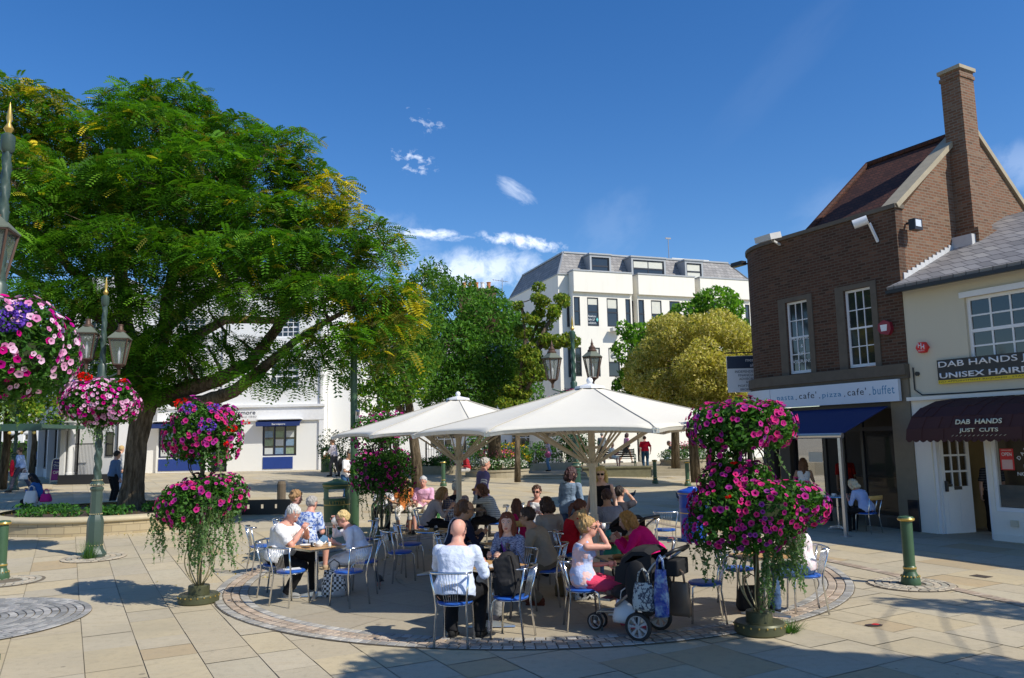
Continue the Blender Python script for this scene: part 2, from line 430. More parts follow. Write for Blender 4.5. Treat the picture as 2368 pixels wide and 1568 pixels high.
def toW(u, v): return (u*ca-v*sa, u*sa+v*ca)
RC = Vector((.25, 14.03)); RR = 5.1
PALS = [(.56, .49, .35), (.53, .47, .35), (.56, .48, .32), (.50, .45, .35), (.57, .48, .31), (.54, .48, .36), (.52, .45, .32), (.53, .48, .36)]
v = -50.0
while v < 60:
    hrow = rnd.choice([.45, .55, .6, .7, .75]); u = -60+rnd.random()
    while u < 60:
        w = rnd.uniform(.5, 1.25); x, y = toW(u+w/2, v+hrow/2)
        if 4.5 < y < 48 and abs(x) < y*.70+2.5 and (Vector((x, y))-RC).length > RR-.7 and not (y > 41 and x > 2) :
            q = .005 if y < 22 else .004; dz = rnd.uniform(-.002, .002); c = rnd.choice(PALS)
            if rnd.random() < .04: c = (.50, .38, .22)
            k = rnd.uniform(.94, 1.05); tl = rnd.uniform(-.002, .002)
            for a, b in ((q, q), (w-q, q), (w-q, hrow-q), (q, hrow-q)):
                X, Y = toW(u+a, v+b); V.append((X, Y, g(X, Y)+dz+tl*(a-b)))
            COL.append([c[0]*k*1.02, c[1]*k*.985, c[2]*k*.93])
        u += w
    v += hrow
s = quads('plaza_paving', np.array(V), np.array(COL), None, SLAB); tag(s, kind='structure')
# round terrace inside the sett ring: concentric stone slabs
V = []; COL = []; r = .0
rows = [(0, .7), (.7, 1.5), (1.5, 2.3), (2.3, 3.15), (3.15, 3.95), (3.95, 4.60)]
for r0, r1 in rows:
    n = max(6, int(2*PI*(r0+r1)/2/1.0)); ph = rnd.random()
    for k in range(n):
        c = rnd.choice([(.42, .36, .26), (.40, .35, .26), (.44, .38, .27), (.41, .35, .26)]); kk = rnd.uniform(.94, 1.05); m_ = 4
        for j in range(m_):
            a0 = 2*PI*(k+ph+j/m_)/n; a1 = 2*PI*(k+ph+(j+1)/m_)/n
            if j == 0: a0 += .008/max(r0, .4)
            for rr, aa in ((r0+.004, a0), (r1-.004, a0), (r1-.004, a1), (r0+.004, a1)):
                X, Y = RC.x+rr*math.cos(aa), RC.y+rr*math.sin(aa); V.append((X, Y, g(X, Y)+.010))
            COL.append([cc*kk for cc in c])
tag(quads('cafe_terrace_paving', np.array(V), np.array(COL), None, SLAB), kind='structure')
SETT = NT('granite_setts'); at = SETT.node('Attribute', attribute_name='Col'); n_ = SETT.noise(45, 4)
SETT.bump(n_, .5, .006); SETT = SETT.fin(SETT.mix(n_, at.outputs['Color'], (.16, .15, .14), 'MIX') if 0 else at.outputs['Color'], .75, 0, .3)
def sett_ring(name, cx, cy, bands, z=.014, a0=0, a1=2*PI, w=.12, clip=None):
    V = []; COL = []
    m0 = MB()
    for r0, r1, cols in bands:
        n = int((a1-a0)*(r0+r1)/2/w); ph = rnd.random()
        for k in range(n):
            ta = a0+(a1-a0)*(k+ph)/n; tb = ta+(a1-a0)/n; gq = .006/((r0+r1)/2)
            c = rnd.choice(cols); kk = rnd.uniform(.75, 1.2); P = []
            for rr, aa in ((r0+.006, ta+gq), (r1-.006, ta+gq), (r1-.006, tb-gq), (r0+.006, tb-gq)):
                X, Y = cx+rr*math.cos(aa), cy+rr*math.sin(aa); P.append((X+rnd.uniform(-.004, .004), Y+rnd.uniform(-.004, .004), g(X, Y)+z))
            ctr = sum((Vector(p) for p in P), Vector())/4
            if clip and not clip(ctr): continue
            top = [tuple(Vector(p)*.86+ctr*.14+Vector((0, 0, .007))) for p in P]
            for q in ([top]+[[P[i], P[(i+1) % 4], top[(i+1) % 4], top[i]] for i in range(4)]):
                V += q; COL.append([cc*kk for cc in c])
    return tag(quads(name, np.array(V), np.array(COL), None, SETT), kind='structure')
def bed(name, cx, cy, r, z, n=64, a0=0, a1=2*PI):
    m = MB(); ks = 6
    for j in range(ks):
        for k in range(n):
            a = a0+(a1-a0)*k/n; b = a0+(a1-a0)*(k+1)/n; P = []
            for rr, t in ((r[0]+(r[1]-r[0])*j/ks, a), (r[0]+(r[1]-r[0])*(j+1)/ks, a), (r[0]+(r[1]-r[0])*(j+1)/ks, b), (r[0]+(r[1]-r[0])*j/ks, b)):
                X, Y = cx+rr*math.cos(t), cy+rr*math.sin(t); P.append((X, Y, g(X, Y)+z))
            m.add(P, [(0, 1, 2, 3)])
    return tag(m.build(name, M('mortar', (.17, .14, .10), .9, var=.3, scale=20)), kind='structure')
GR = [(.38, .36, .32), (.32, .31, .29), (.42, .40, .36), (.34, .32, .28)]; PK = [(.43, .34, .26), (.40, .31, .23), (.44, .36, .28)]
bed('sett_ring_bed', RC.x, RC.y, (4.6, 5.11), .008)
sett_ring('sett_ring', RC.x, RC.y, [(4.60, 4.73, GR), (4.73, 4.85, PK), (4.85, 4.97, PK), (4.97, 5.10, GR)])
# fan of dark setts at the left edge
FC = G(-60, 1440)
bed('sett_fan_bed', FC.x-.3, FC.y, (0.0, 1.65), .006)
sett_ring('sett_fan', FC.x-.3, FC.y, [(.1*i+.05, .1*i+.15, [(.27, .27, .265), (.32, .31, .30), (.24, .24, .235), (.37, .36, .34)]) for i in range(1, 16)], w=.16)
for i, (px, py, r) in enumerate(((2106, 1352, .62), (217, 1290, .6), (20, 1345, .55))):
    c = G(px, py); bed('sett_circle_bed', c.x, c.y, (0, r), .006, 32)
    sett_ring('sett_circle', c.x, c.y, [(.1*k, .1*k+.1, [(.46, .39, .29), (.43, .37, .28)] if k % 2 else [(.42, .38, .30), (.38, .35, .28)]) for k in range(2, int(r*10))])
# thin band of pink bricks curving past the round terrace
pts = [G(*p) for p in ((1500, 1205), (1640, 1232), (1800, 1268), (1900, 1293), (2060, 1328), (2230, 1368), (2420, 1412), (2600, 1452))]
V = []; COL = []
for i in range(len(pts)-1):
    a, b = pts[i], pts[i+1]; n = max(1, int((b-a).length/.11)); d = (b-a).normalized(); s_ = Vector((-d.y, d.x, 0))*.1
    for k in range(n):
        p = a.lerp(b, (k+.06)/n); q = a.lerp(b, (k+.94)/n)
        for w in (p-s_, q-s_, q+s_, p+s_): V.append((w.x, w.y, g(w.x, w.y)+.012))
        kk = rnd.uniform(.8, 1.15); c = rnd.choice(PK); COL.append([x*kk for x in c])
tag(quads('brick_band', np.array(V), np.array(COL), None, SETT), kind='structure')
# raised terrace with steps at the back
def tz(x, y): return .62+.035*(y-38)
m = MB()
front = [(.2, 37.6), (3.4, 37.9), (3.4, 39.9), (6.6, 40.6), (6.6, 42.3), (13.5, 42.3), (30, 42.3), (30, 75), (.2, 75)]
n = len(front); m.add([(x, y, tz(x, min(y, 50))) for x, y in front]+[(x, y, -.2) for x, y in front], [tuple(range(n))]+[(i, (i+1) % n, n+(i+1) % n, n+i) for i in range(n)])
tag(m.build('upper_terrace', ground_mat()), kind='structure')
m = MB()
for k in range(2): m.box(.0-.3*k, 3.38, 37.0-.35*k+.0, 37.6, .1, tz(0, 37.6)-.09-.10*k)
for k in range(3): m.box(6.3-.4*k+.5, 14, 41.95-.36*k, 42.31, -.1, tz(0, 42.3)-.01-.145*k)
tag(m.build('terrace_steps', STONE), kind='structure')
w = MB(); w.box(3.35, 6.7, 39.5, 40.1, 0, .80); w.box(3.30, 6.75, 39.44, 40.16, .802, .87); tag(w.build('terrace_wall', M('shade_toned_stone', (.16, .15, .09), .9, var=.5, scale=4, bump=.4)), 'low stone retaining wall beside the terrace steps', 'wall')  # dark tone in the stone colour stands in for shading on the wall

# ---------------- building helpers ----------------
def facade(m, x0, x1, z0, z1, y, holes, th=.25):
    """wall slab with rectangular openings, front face at y, thickness going back"""
    xs = sorted({x0, x1}|{h[0] for h in holes}|{h[1] for h in holes}); zs = sorted({z0, z1}|{h[2] for h in holes}|{h[3] for h in holes})
    vid = {}
    def vv(x, yy, z):
        k = (round(x, 4), round(yy, 4), round(z, 4))
        if k not in vid: vid[k] = len(m.v); m.v.append((x, yy, z))
        return vid[k]
    def solid(i, j):
        if i < 0 or j < 0 or i >= len(xs)-1 or j >= len(zs)-1: return False
        cx, cz = (xs[i]+xs[i+1])/2, (zs[j]+zs[j+1])/2
        return not any(h[0] < cx < h[1] and h[2] < cz < h[3] for h in holes)
    def q(*p): m.f.append(tuple(vv(*a) for a in p)); m.m.append(m.mi)
    for i in range(len(xs)-1):
        for j in range(len(zs)-1):
            if not solid(i, j): continue
            a, b, c, d = xs[i], xs[i+1], zs[j], zs[j+1]
            q((a, y, c), (b, y, c), (b, y, d), (a, y, d)); q((a, y+th, c), (a, y+th, d), (b, y+th, d), (b, y+th, c))
            if not solid(i-1, j): q((a, y, c), (a, y, d), (a, y+th, d), (a, y+th, c))
            if not solid(i+1, j): q((b, y, c), (b, y+th, c), (b, y+th, d), (b, y, d))
            if not solid(i, j-1): q((a, y, c), (a, y+th, c), (b, y+th, c), (b, y, c))
            if not solid(i, j+1): q((a, y, d), (b, y, d), (b, y+th, d), (a, y+th, d))
def window(parent, x0, x1, z0, z1, y, nx, nz, mat=None, fw=.05, bar=.022, sash=True, blind=None, M_=None, glass=None, sill=None):
    mat = mat or WPAINT; m = MB(); d0, d1 = y, y+.06
    m.box(x0, x0+fw, d0, d1, z0, z1, M_); m.box(x1-fw, x1, d0, d1, z0, z1, M_); m.box(x0+fw, x1-fw, d0, d1, z1-fw, z1, M_); m.box(x0+fw, x1-fw, d0, d1, z0, z0+fw*1.3, M_)
    for i in range(1, nx): xx = x0+fw+(x1-x0-2*fw)*i/nx; m.box(xx-bar/2, xx+bar/2, d0+.012, d1-.012, z0+fw*1.3, z1-fw, M_)
    for j in range(1, nz):
        zz = z0+fw+(z1-z0-2*fw)*j/nz; b = bar*2 if sash and j*2 == nz else bar
        m.box(x0+fw, x1-fw, d0+.008, d1-.008, zz-b/2, zz+b/2, M_)
    f = m.build('window', mat, parent)
    p = MB().box(x0+fw*.5, x1-fw*.5, d0+.032, d0+.038, z0+fw*.5, z1-fw*.5, M_).build('pane', glass or GLASS, f)
    if blind: MB().box(x0+fw, x1-fw, d0+.026, d0+.030, z1-(z1-z0)*blind, z1-fw, M_).build('blind', M('pale_roller_blind', (.62, .62, .55), .8), f)
    if sill:
        MB().box(x0-.06, x1+.06, y-.1, y+.0, z0-.09, z0-.002, M_).build('sill', sill, f)
    return f
# ---------------- brick cafe building ----------------
O1 = G(2130, 1230); O1.z = .0
b = thing('brick_building', 'brick building with a curved corner, tiled roof and tall chimney above a cafe', 'building', O1, FA)
w1 = (-3.40, -2.68, 3.82, 5.74); w2 = (-1.56, -.80, 3.82, 5.74)
m = MB(); facade(m, -3.95, .0, 3.80, 7.45, 0, [w1, w2]); 
# curved corner: quarter round away from the street line, then straight flank
rc = 1.7; pts = [(-3.95-rc*math.sin(t), rc-rc*math.cos(t)) for t in [PI/2*i/10 for i in range(11)]]
def curved(m, z0, z1, off=0, th=.25):
    o = [(-3.95-(rc+off)*math.sin(t), rc-(rc+off)*math.cos(t)) for t in [PI/2*i/12 for i in range(13)]]+[(-3.95-rc-off, 8)]
    i_ = [(-3.95-(rc-th)*math.sin(t), rc-(rc-th)*math.cos(t)) for t in [PI/2*i/12 for i in range(13)]]+[(-3.95-rc+th, 8)]
    P = o+i_[::-1]; n = len(P)
    m.add([(x, y, z0) for x, y in P]+[(x, y, z1) for x, y in P], [(i, (i+1) % n, n+(i+1) % n, n+i) for i in range(n)]+[(k, k+1, n-2-k, n-1-k) for k in range(13)]+[(n+k, n+k+1, 2*n-2-k, 2*n-1-k) for k in range(13)])
curved(m, 3.80, 7.45); m.build('front_wall', BR, b)
gw = MB()       # gable wall facing the hairdresser's roof
gw.prism([(0.252, 3.0), (0.252, 7.45), (2.55, 9.45), (3.3, 10.0), (8.2, 5.6), (8.2, 3.0)], 'x', -.30, 0.0); gw.build('gable_wall', BRG, b)
MB().box(-5.5, -.3, 7.9, 8.1, 0, 6).build('rear_wall', BRG, b)
k = MB(); k.box(-3.95, .04, -.05, .30, 7.452, 7.55); curved(k, 7.452, 7.55, .05, .3); k.build('parapet_coping', DSTONE, b)
k = MB(); k.box(-3.95, .03, -.16, .24, 3.55, 3.798); k.box(-3.95, .03, -.10, .24, 3.47, 3.548); curved(k, 3.55, 3.798, .16, .24); curved(k, 3.47, 3.548, .10, .24); k.build('stone_band', DSTONE, b)
rf = MB()       # tiled roof: ridge parallel to the street, hipped at the left end
rf.add([(-.28, .55, 7.5), (-.28, 3.3, 9.92), (-3.0, 3.3, 9.92), (-3.15, .55, 7.5), (-.28, 7.2, 6.6), (-3.15, 7.2, 6.6)], [(0, 3, 2, 1), (1, 2, 5, 4), (2, 3, 5)])
o = rf.build('roof', TILE, b); md = o.modifiers.new('s', 'SOLIDIFY'); md.thickness = .08
rt = MB(); rt.tube([(-.3, 3.3, 9.96), (-3.0, 3.3, 9.96), (-3.17, .53, 7.52)], .09, 8); rt.build('ridge_tiles', TILE, o)
cp = MB(); cp.bar((-.14, .02, 7.50), (-.14, 2.65, 9.58), .42, .12); cp.bar((-.14, 2.65, 9.585), (-.14, 3.3, 10.1), .42, .11); cp.bar((-.14, 3.32, 10.1), (-.14, 8.3, 5.62), .42, .12); cp.build('verge_coping', STONE, b)
ch = MB(); ch.box(-.10, .40, 2.40, 2.98, 9.1, 11.24); ch.mi = 1; ch.box(-.15, .45, 2.35, 3.03, 11.24, 11.33); ch.mi = 0; ch.box(-.125, .425, 2.375, 3.005, 11.03, 11.12); ch.box(-.105, .44, 2.34, 3.10, 7.125, 9.098)
ch.box(-.05, .58, 2.26, 3.2, 5.5, 7.12); ch.build('chimney', [BRG, STONE], b)
for (a, c, z0, z1) in (w1, w2):
    f = MB(); f.box(a-.24, a-.002, -.03, .12, z0-.02, z1+.12); f.box(c+.002, c+.16, -.03, .12, z0-.02, z1+.12); f.box(a, c, -.03, .12, z1+.002, z1+.12)
    f.build('window_surround', DSTONE, b)
    wd = window(b, a, c, z0+.02, z1, .06, 3, 4, fw=.055)
    if a < -3: 
        for i, s_ in enumerate(('MORTGAGE', '&', 'LIFE', 'ASSURANCE')): text(s_, 'lettering', WPAINT, wd, ((a+c)/2+.05, .055, 4.75-.2*i), None, .085, ext=.001)
b2 = MB(); b2.prism([(-.55, 4.55), (-.35, 4.5), (-.27, 4.62), (-.3, 4.8), (-.45, 4.86), (-.6, 4.78), (-.62, 4.64)], 'y', -.11, -.001); ab = b2.build('alarm_box', M('maroon_plastic', (.25, .02, .04), .4), b)
MB().prism([(-.52, 4.60), (-.38, 4.6), (-.36, 4.75), (-.54, 4.75)], 'y', -.118, -.111).build('shield', WPAINT, ab)
fl = MB()      # floodlights and camera on the parapet
fl.cbox((-3.45, -.45, 7.5), (.55, .42, .16), Euler((.25, 0, 0)).to_matrix()); fl.bar((-3.45, -.3, 7.45), (-3.45, 0, 7.35), .05)
fl.build('floodlight', M('pale_grey_metal', (.55, .55, .54), .5), b)
fl = MB(); fl.cbox((-5.9, .9, 7.4), (.45, .2, .12)); fl.bar((-5.7, .9, 7.4), (-5.5, 1.2, 7.3), .04); fl.build('floodlight', BPAINT, b)
cv = MB(); cv.tube([(-.55, -.25, 7.28), (-.82, -.42, 7.2)], .11, 12); cv.bar((-.55, -.2, 7.2), (-.5, 0, 6.75), .05); cc = soft(cv, 'security_camera', WPAINT, b)
MB().tube([(-.8, -.412, 7.204), (-.84, -.44, 7.19)], .075, 12).build('lens', BPAINT, cc)
fl = MB(); fl.cbox((.25, .35, 7.02), (.16, .28, .26)); fl.bar((.02, .35, 7.1), (.2, .35, 7.1), .05); f_ = fl.build('floodlight', BPAINT, b)
MB().cbox((.335, .33, 7.04), (.012, .2, .16)).build('lamp_glass', M('lamp_glass', (.6, .65, .7), .15), f_)
# ground floor of the cafe
p = MB(); p.box(-.48, .0, -.04, .3, .75, 3.468); p.box(-.48, -.24, -.05, .3, .0, .748); p.build('pillar', M('buff_stone', (.20, .17, .12), .8, var=.2, bump=.2), b)
MB().box(-.242, .0, -.055, .3, .0, .749).build('plinth', M('black_marble', (.02, .02, .025), .2), b)
p = MB(); p.box(-3.9, -3.55, -.02, .3, .0, 2.95); p.tube([(-4.95, .8, 0), (-4.95, .8, 2.95)], .22, 12); p.build('pillar', M('dark_stone', (.07, .06, .05), .7), b)
sg = MB(); sg.box(-3.93, -.14, -.20, -.105, 2.96, 3.46); sgo = sg.build('shop_sign', M('blue_white_sign', (.66, .72, .80), .35, var=.04), b)
k = MB(); o_ = [(-3.95-(rc+.2)*math.sin(t), rc-(rc+.2)*math.cos(t)) for t in [PI/2*i/12 for i in range(13)]]; i_ = [(-3.95-(rc+.1)*math.sin(t), rc-(rc+.1)*math.cos(t)) for t in [PI/2*i/12 for i in range(13)]]
P = o_+i_[::-1]; n = len(P); k.add([(x, y, 2.96) for x, y in P]+[(x, y, 3.46) for x, y in P], [(i, (i+1) % n, n+(i+1) % n, n+i) for i in range(n)]+[(j, j+1, n-2-j, n-1-j) for j in range(12)]+[(n+j, n+j+1, 2*n-2-j, 2*n-1-j) for j in range(12)])
k.build('curved_sign', MC[('blue_white_sign',)], b)
BLT = M('sky_blue_lettering', (.05, .25, .45), .5); DKT = M('slate_lettering', (.03, .04, .07), .5)
for s_, a, c, mt in (('pasta', -3.70, -3.15, BLT), ('.', -3.08, -3.05, DKT), ("cafe'", -2.97, -2.42, DKT), ('.', -2.34, -2.31, DKT), ('pizza', -2.24, -1.68, BLT), ('.', -1.60, -1.57, DKT), ("cafe'", -1.50, -.98, DKT), ('.', -.90, -.87, DKT), ('buffet', -.80, -.24, BLT)):
    hh = .03 if s_ == '.' else {'pasta': .16, 'pizza': .16, "cafe'": .165}.get(s_, .20)
    zz = {'.': 3.15, 'pasta': 3.185, 'pizza': 3.19}.get(s_, 3.235)
    text(s_, 'lettering', mt, sgo, ((a+c)/2, -.203, zz), c-a, hh, ext=.002, ls=1.15)
text('10', 'lettering', DKT, sgo, (-5.35, .28, 3.2), None, .28, rot=(PI/2, 0, -.85), ext=.002)
sf = MB()      # glazed front with dark frames
for x in (-3.53, -2.55, -2.0, -1.45, -.52): sf.box(x-.035, x+.035, .12, .2, .0, 2.95)
sf.box(-3.53, -.5, .11, .21, 2.3, 2.4); sf.box(-3.53, -2.55, .11, .21, 0, .5); sf.box(-1.45, -.5, .11, .21, 0, .35); sf.box(-3.53, -.48, .10, .25, 2.82, 2.955); s1 = sf.build('shopfront', M('dark_grey_frame', (.03, .03, .035), .4), b)
pg = MB(); pg.box(-1.42, -.55, .155, .162, .35, 2.3).build('pane', CGLASS, s1); MB().box(-3.5, -2.58, .155, .162, .5, 2.3).build('pane', CGLASS, s1)
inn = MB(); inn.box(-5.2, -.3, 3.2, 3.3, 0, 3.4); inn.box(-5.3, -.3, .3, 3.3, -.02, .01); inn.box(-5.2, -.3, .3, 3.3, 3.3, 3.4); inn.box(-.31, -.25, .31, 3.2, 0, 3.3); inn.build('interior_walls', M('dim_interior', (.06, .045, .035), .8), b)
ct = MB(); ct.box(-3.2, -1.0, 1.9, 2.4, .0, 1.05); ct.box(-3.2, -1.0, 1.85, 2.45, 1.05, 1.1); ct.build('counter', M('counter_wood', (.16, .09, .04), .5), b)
mn = MB(); mn.box(-3.05, -2.62, .10, .11, 1.55, 1.8); mn.build('menu_notice', WPAINT, b)
vt = MB(); vt.box(-.9, -.5, .095, .108, .1, .3); vt.build('vent', BPAINT, b)
aw = MB(); aw.add([(-3.7, -.12, 2.86), (-.55, -.12, 2.86), (-1.86, -1.75, 2.02), (-3.7, -1.75, 2.02)], [(0, 1, 2, 3)])
aw.v[1] = (-.5, -.12, 2.86); aw.v[2] = (-.38, -1.92, 2.24); aw.v[3] = (-3.7, -1.92, 2.24); ao = aw.build('awning', DBLUE, b); md = ao.modifiers.new('s', 'SOLIDIFY'); md.thickness = .015
o = thing('awning_frame', 'silver rail and post holding up the navy cafe awning', 'awning frame', O1, FA)
br_ = MB(); br_.tube([(-3.75, -1.94, 2.21), (-.34, -1.94, 2.21)], .06, 10); br_.build('front_rail', ALU, o)
for x in (-.42, -3.6):
    MB().box(x-.035, x+.035, -1.975, -1.905, 0.075, 2.16).box(x-.09, x+.09, -2.03, -1.85, .055, .075).build('post', ALU, o)
hs_ = thing('hanging_sign', 'white projecting sign of the financial advisors on a black bracket', 'sign', O1, FA)
sx, sy = -5.95, 1.55
Ms = Matrix.Translation((sx, sy, 0)) @ Matrix.Rotation(-FA-.1, 4, 'Z')
bd = MB().box(-.95, .05, -.03, .03, 3.55, 4.65, Ms).build('board', WPAINT, hs_)
MB().box(-.94, .04, -.036, -.031, 4.27, 4.64, Ms).build('header', M('navy_panel', (.02, .035, .07), .5), bd)
for i, (s_, h_) in enumerate((('mercier', .10), ('allen', .09), ('INDEPENDENT', .07), ('FINANCIAL', .07), ('ADVISORS', .07), ('&', .06), ('MORTGAGE', .07), ('BROKERS', .07))):
    mt = WPAINT if i < 2 else DKT; lz = (4.52, 4.36, 4.17, 4.06, 3.95, 3.85, 3.74, 3.63)[i]
    o = text(s_, 'lettering', mt, bd, Ms @ Vector((-.38 if i > 1 else -.15, -.04, lz)), None, h_, rot=(PI/2, 0, -FA-.1), ext=.001)
br_ = MB(); br_.tube([Ms @ Vector((-1.0, 0, 4.75)), Ms @ Vector((.35, 0, 4.75))], .018, 6); br_.tube([Ms @ Vector((-.2, 0, 4.77)), Ms @ Vector((.1, 0, 4.95)), Ms @ Vector((.35, 0, 5.1))], .014, 6); br_.build('bracket', BPAINT, hs_)

# ---------------- hairdresser's ----------------
O1b = O1.copy(); h = thing('hairdresser_shop', 'cream painted shop with slate roof, hairdresser signs and a maroon awning', 'building', O1b, FA)
HW = (1.42, 3.62, 3.62, 5.08)
m = MB(); facade(m, .004, 9.0, 2.75, 5.52, 0.02, [HW]); m.build('upper_wall', CREAM2, h)
m = MB(); m.box(.006, .40, .0, .3, 0, 2.748); m.box(1.60, 1.68, .0, .3, .0, 2.748); m.box(1.68, 9, .0, .3, .0, .62); m.box(4.6, 9, .01, .3, .622, 2.748); m.build('shopfront_wall', CREAMW, h)
MB().box(1.62, 9, -.05, -.001, 0.0, .16).build('plinth', CREAMW, h)
m = MB(); m.box(-.02, 9, -.12, .02, 2.95, 3.03); m.box(.006, 9, -.0, .019, 2.7485, 2.949); m.build('cornice', CREAMW, h)
m = MB(); m.add([(-.12, -.30, 5.50), (9, -.30, 5.50), (9, 4.6, 7.75), (-.0, 4.6, 7.75), (-.0, .05, 5.66)], [(0, 1, 2, 3, 4)]); m.v[0] = (-.15, -.3, 5.5)
ro = m.build('roof', SLATE, h); md = ro.modifiers.new('s', 'SOLIDIFY'); md.thickness = .07
m = MB(); 
for i in range(14): y = .1+i*.165; m.box(.004, .03, y, y+.17, 5.66+i*.0757, 5.92+i*.0757)
m.box(.004, .5, 2.1, 2.34, 6.55, 6.95); m.build('lead_flashing', M('pale_lead', (.55, .56, .57), .4), ro)
m = MB(); m.bar((-.15, -.33, 5.44), (9, -.33, 5.44), .1, .08); m.build('gutter', BPAINT, h)
MB().box(-.28, 9, 4.6, 4.75, 5, 7.8).build('rear_wall', BRG, h)
wd = window(h, HW[0], HW[1]+1.0-1.0, HW[2]+.02, HW[3], .10, 5, 4, fw=.07, bar=.035, sill=WPAINT)
MB().box(1.34, 3.72, -.03, .018, 5.0+.08, 5.2).build('window_head', WPAINT, h)
sg = MB(); sg.box(.73, 4.6, -.05, .018, 3.36, 3.80); s1 = sg.build('fascia_sign', BPAINT, h)
MB().box(.73, 4.6, -.051, .017, 3.28, 3.358).build('yellow_strip', M('yellow_sign', (.75, .55, .02), .5), s1)
text('DAB HANDS JUST CUTS', 'lettering', WPAINT, s1, (.76, -.052, 3.68), 3.2, .17, ext=.003, align='LEFT', bold=.01)
text('UNISEX HAIRDRESSERS', 'lettering', WPAINT, s1, (.77, -.052, 3.455), 2.95, .12, ext=.003, align='LEFT', bold=.02)
text('NO APPOINTMENT REQUIRED - STANDARD GENTS CUT £7.50 - LADIES', 'lettering', BPAINT, s1, (.75, -.053, 3.32), 3.4, .04, ext=.001, align='LEFT')
m = MB(); c0 = Vector((.42, 0, 4.12)); R_ = .135
m.prism([(c0.x+R_*math.cos(PI/6+k*PI/3+PI/6), c0.z+R_*math.sin(PI/6+k*PI/3+PI/6)) for k in range(6)], 'y', -.09, .018); al = m.build('alarm_box', RED, h)
text('H', 'lettering', WPAINT, al, (.39, -.092, 4.17), None, .10, ext=.002, bold=.02); text('H', 'lettering', WPAINT, al, (.455, -.092, 4.13), None, .10, ext=.002, bold=.02); text('SECURITY', 'lettering', WPAINT, al, (.42, -.092, 4.05), .15, .025, ext=.001)
m = MB(); m.tube([(.13, -.01, 3.7), (.13, -.01, 3.2), (.3, -.01, 3.07), (1.2, -.01, 3.06), (5, -.01, 3.08)], .015, 6); m.tube([(.22, -.03, 3.55), (.22, .01, 3.55)], .05, 10); m.build('cable', BPAINT, h)
# quarter-round awning with scalloped edge
AW = M('maroon_canvas', (.050, .014, .013), .75); prof = [(-.02, 2.94), (-.35, 2.90), (-.62, 2.76), (-.80, 2.56), (-.88, 2.32), (-.9, 2.09)]
m = MB(); x0, x1 = .44, 6.2; xr = x0+.62; nseg = 48
def xsq(t): return t
rows_ = []
for (y, z) in prof:
    f_ = min(1, max(0, (2.94-z)/.85)); xa = x0+.55*(1-math.sqrt(max(0, 1-(1-f_)**2)))
    rows_.append([(xa+(x1-xa)*i/nseg, y, z) for i in range(nseg+1)])
sc_ = [(x0+(x1-x0)*i/(nseg*4), -.9, 2.09-.055*abs(math.sin(PI*i/(nseg*4)*48/1.3))) for i in range(nseg*4+1)]
for r0, r1 in zip(rows_, rows_[1:]):
    for i in range(nseg): m.add([r0[i], r0[i+1], r1[i+1], r1[i]], [(0, 1, 2, 3)])
for i in range(nseg*4): 
    a, c = sc_[i], sc_[i+1]; m.add([(a[0], -.9, 2.09), (c[0], -.9, 2.09), c, a], [(0, 1, 2, 3)])
m.add([(r[0][0], r[0][1], r[0][2]) for r in rows_]+[(x0, 0, 2.09), (x0+.5, 0, 2.94)], [tuple(range(8))])
ao = m.build('awning', AW, h); md = ao.modifiers.new('s', 'SOLIDIFY'); md.thickness = .012
CT = M('cream_lettering', (.70, .68, .50), .6)
ta = math.atan2(.08, .22)
text('DAB  HANDS', 'lettering', CT, ao, (2.02, -.885, 2.44), .93, .105, rot=(PI/2-.30, 0, 0), ext=.002, bold=.025)
text('JUST  CUTS', 'lettering', CT, ao, (2.02, -.91, 2.26), .78, .10, rot=(PI/2-.12, 0, 0), ext=.002, bold=.025)
m = MB()
for i in range(13): m.bar((1.47+i*.087, -.915, 2.15), (1.51+i*.087, -.915, 2.175), .012, .004)
m.build('stitching', CT, ao)
m = MB(); m.box(.4, .47, .05, .15, 0, 2.748); m.box(1.53, 1.598, .05, .15, 0, 2.748); m.box(.47, 1.53, .05, .15, 2.15, 2.25); m.build('door_frame', WPAINT, h)
Md = Matrix.Translation((.5, .14, 0)) @ Matrix.Rotation(1.33, 4, 'Z')
d = MB(); facade(d, 0, .78, .03, 2.14, 0, [(.09+.21*i, .27+.21*i, 1.05+.35*j, 1.36+.35*j) for i in range(3) for j in range(3)], .05)
d.box(.1, .36, -.008, -.001, .2, .85); d.box(.42, .68, -.008, -.001, .2, .85)
do = d.build('door', WPAINT, h, M=Md); MB().box(.06, .72, .02, .026, 1.02, 2.1, Md).build('pane', CGLASS, do)
MB().box(.05, .10, -.06, -.001, .95, 1.18, Md).box(.05, .2, -.075, -.06, 1.08, 1.11, Md).box(.3, .5, -.012, -.001, .98, 1.05, Md).build('handle', BPAINT, do)
m = MB(); m.box(.3, 6, 3.0, 3.1, 0, 2.75); m.box(.28, .3, .31, 3.0, 0, 2.7); m.box(.3, 6, .3, 3.0, 2.66, 2.74); m.build('interior_wall', M('ochre_wall', (.22, .16, .07), .8), h); MB().box(.3, 6, .3, 3.0, -.01, .02).build('interior_floor', M('dark_wood_floor', (.06, .035, .02), .5), h)
m = MB(); m.box(.98, 1.3, 2.96, 2.99, 1.75, 1.98); m.box(1.42, 1.62, 2.96, 2.99, 1.72, 2.0); m.build('picture', BPAINT, h)
m = MB(); m.box(1.68, 1.75, .04, .14, .62, 2.1); m.box(1.75, 4.6, .04, .14, .62, .7); m.box(1.75, 4.6, .04, .14, 2.1, 2.2); m.box(4.53, 4.6, .04, .14, .7, 2.1); sw = m.build('shop_window', WPAINT, h)
MB().box(1.75, 4.53, .085, .092, .7, 2.1).build('pane', CGLASS, sw); MB().box(1.75, 4.53, .10, .104, .7, 1.15).build('frosted_strip', M('frosted_film', (.28, .28, .25), .7), sw)
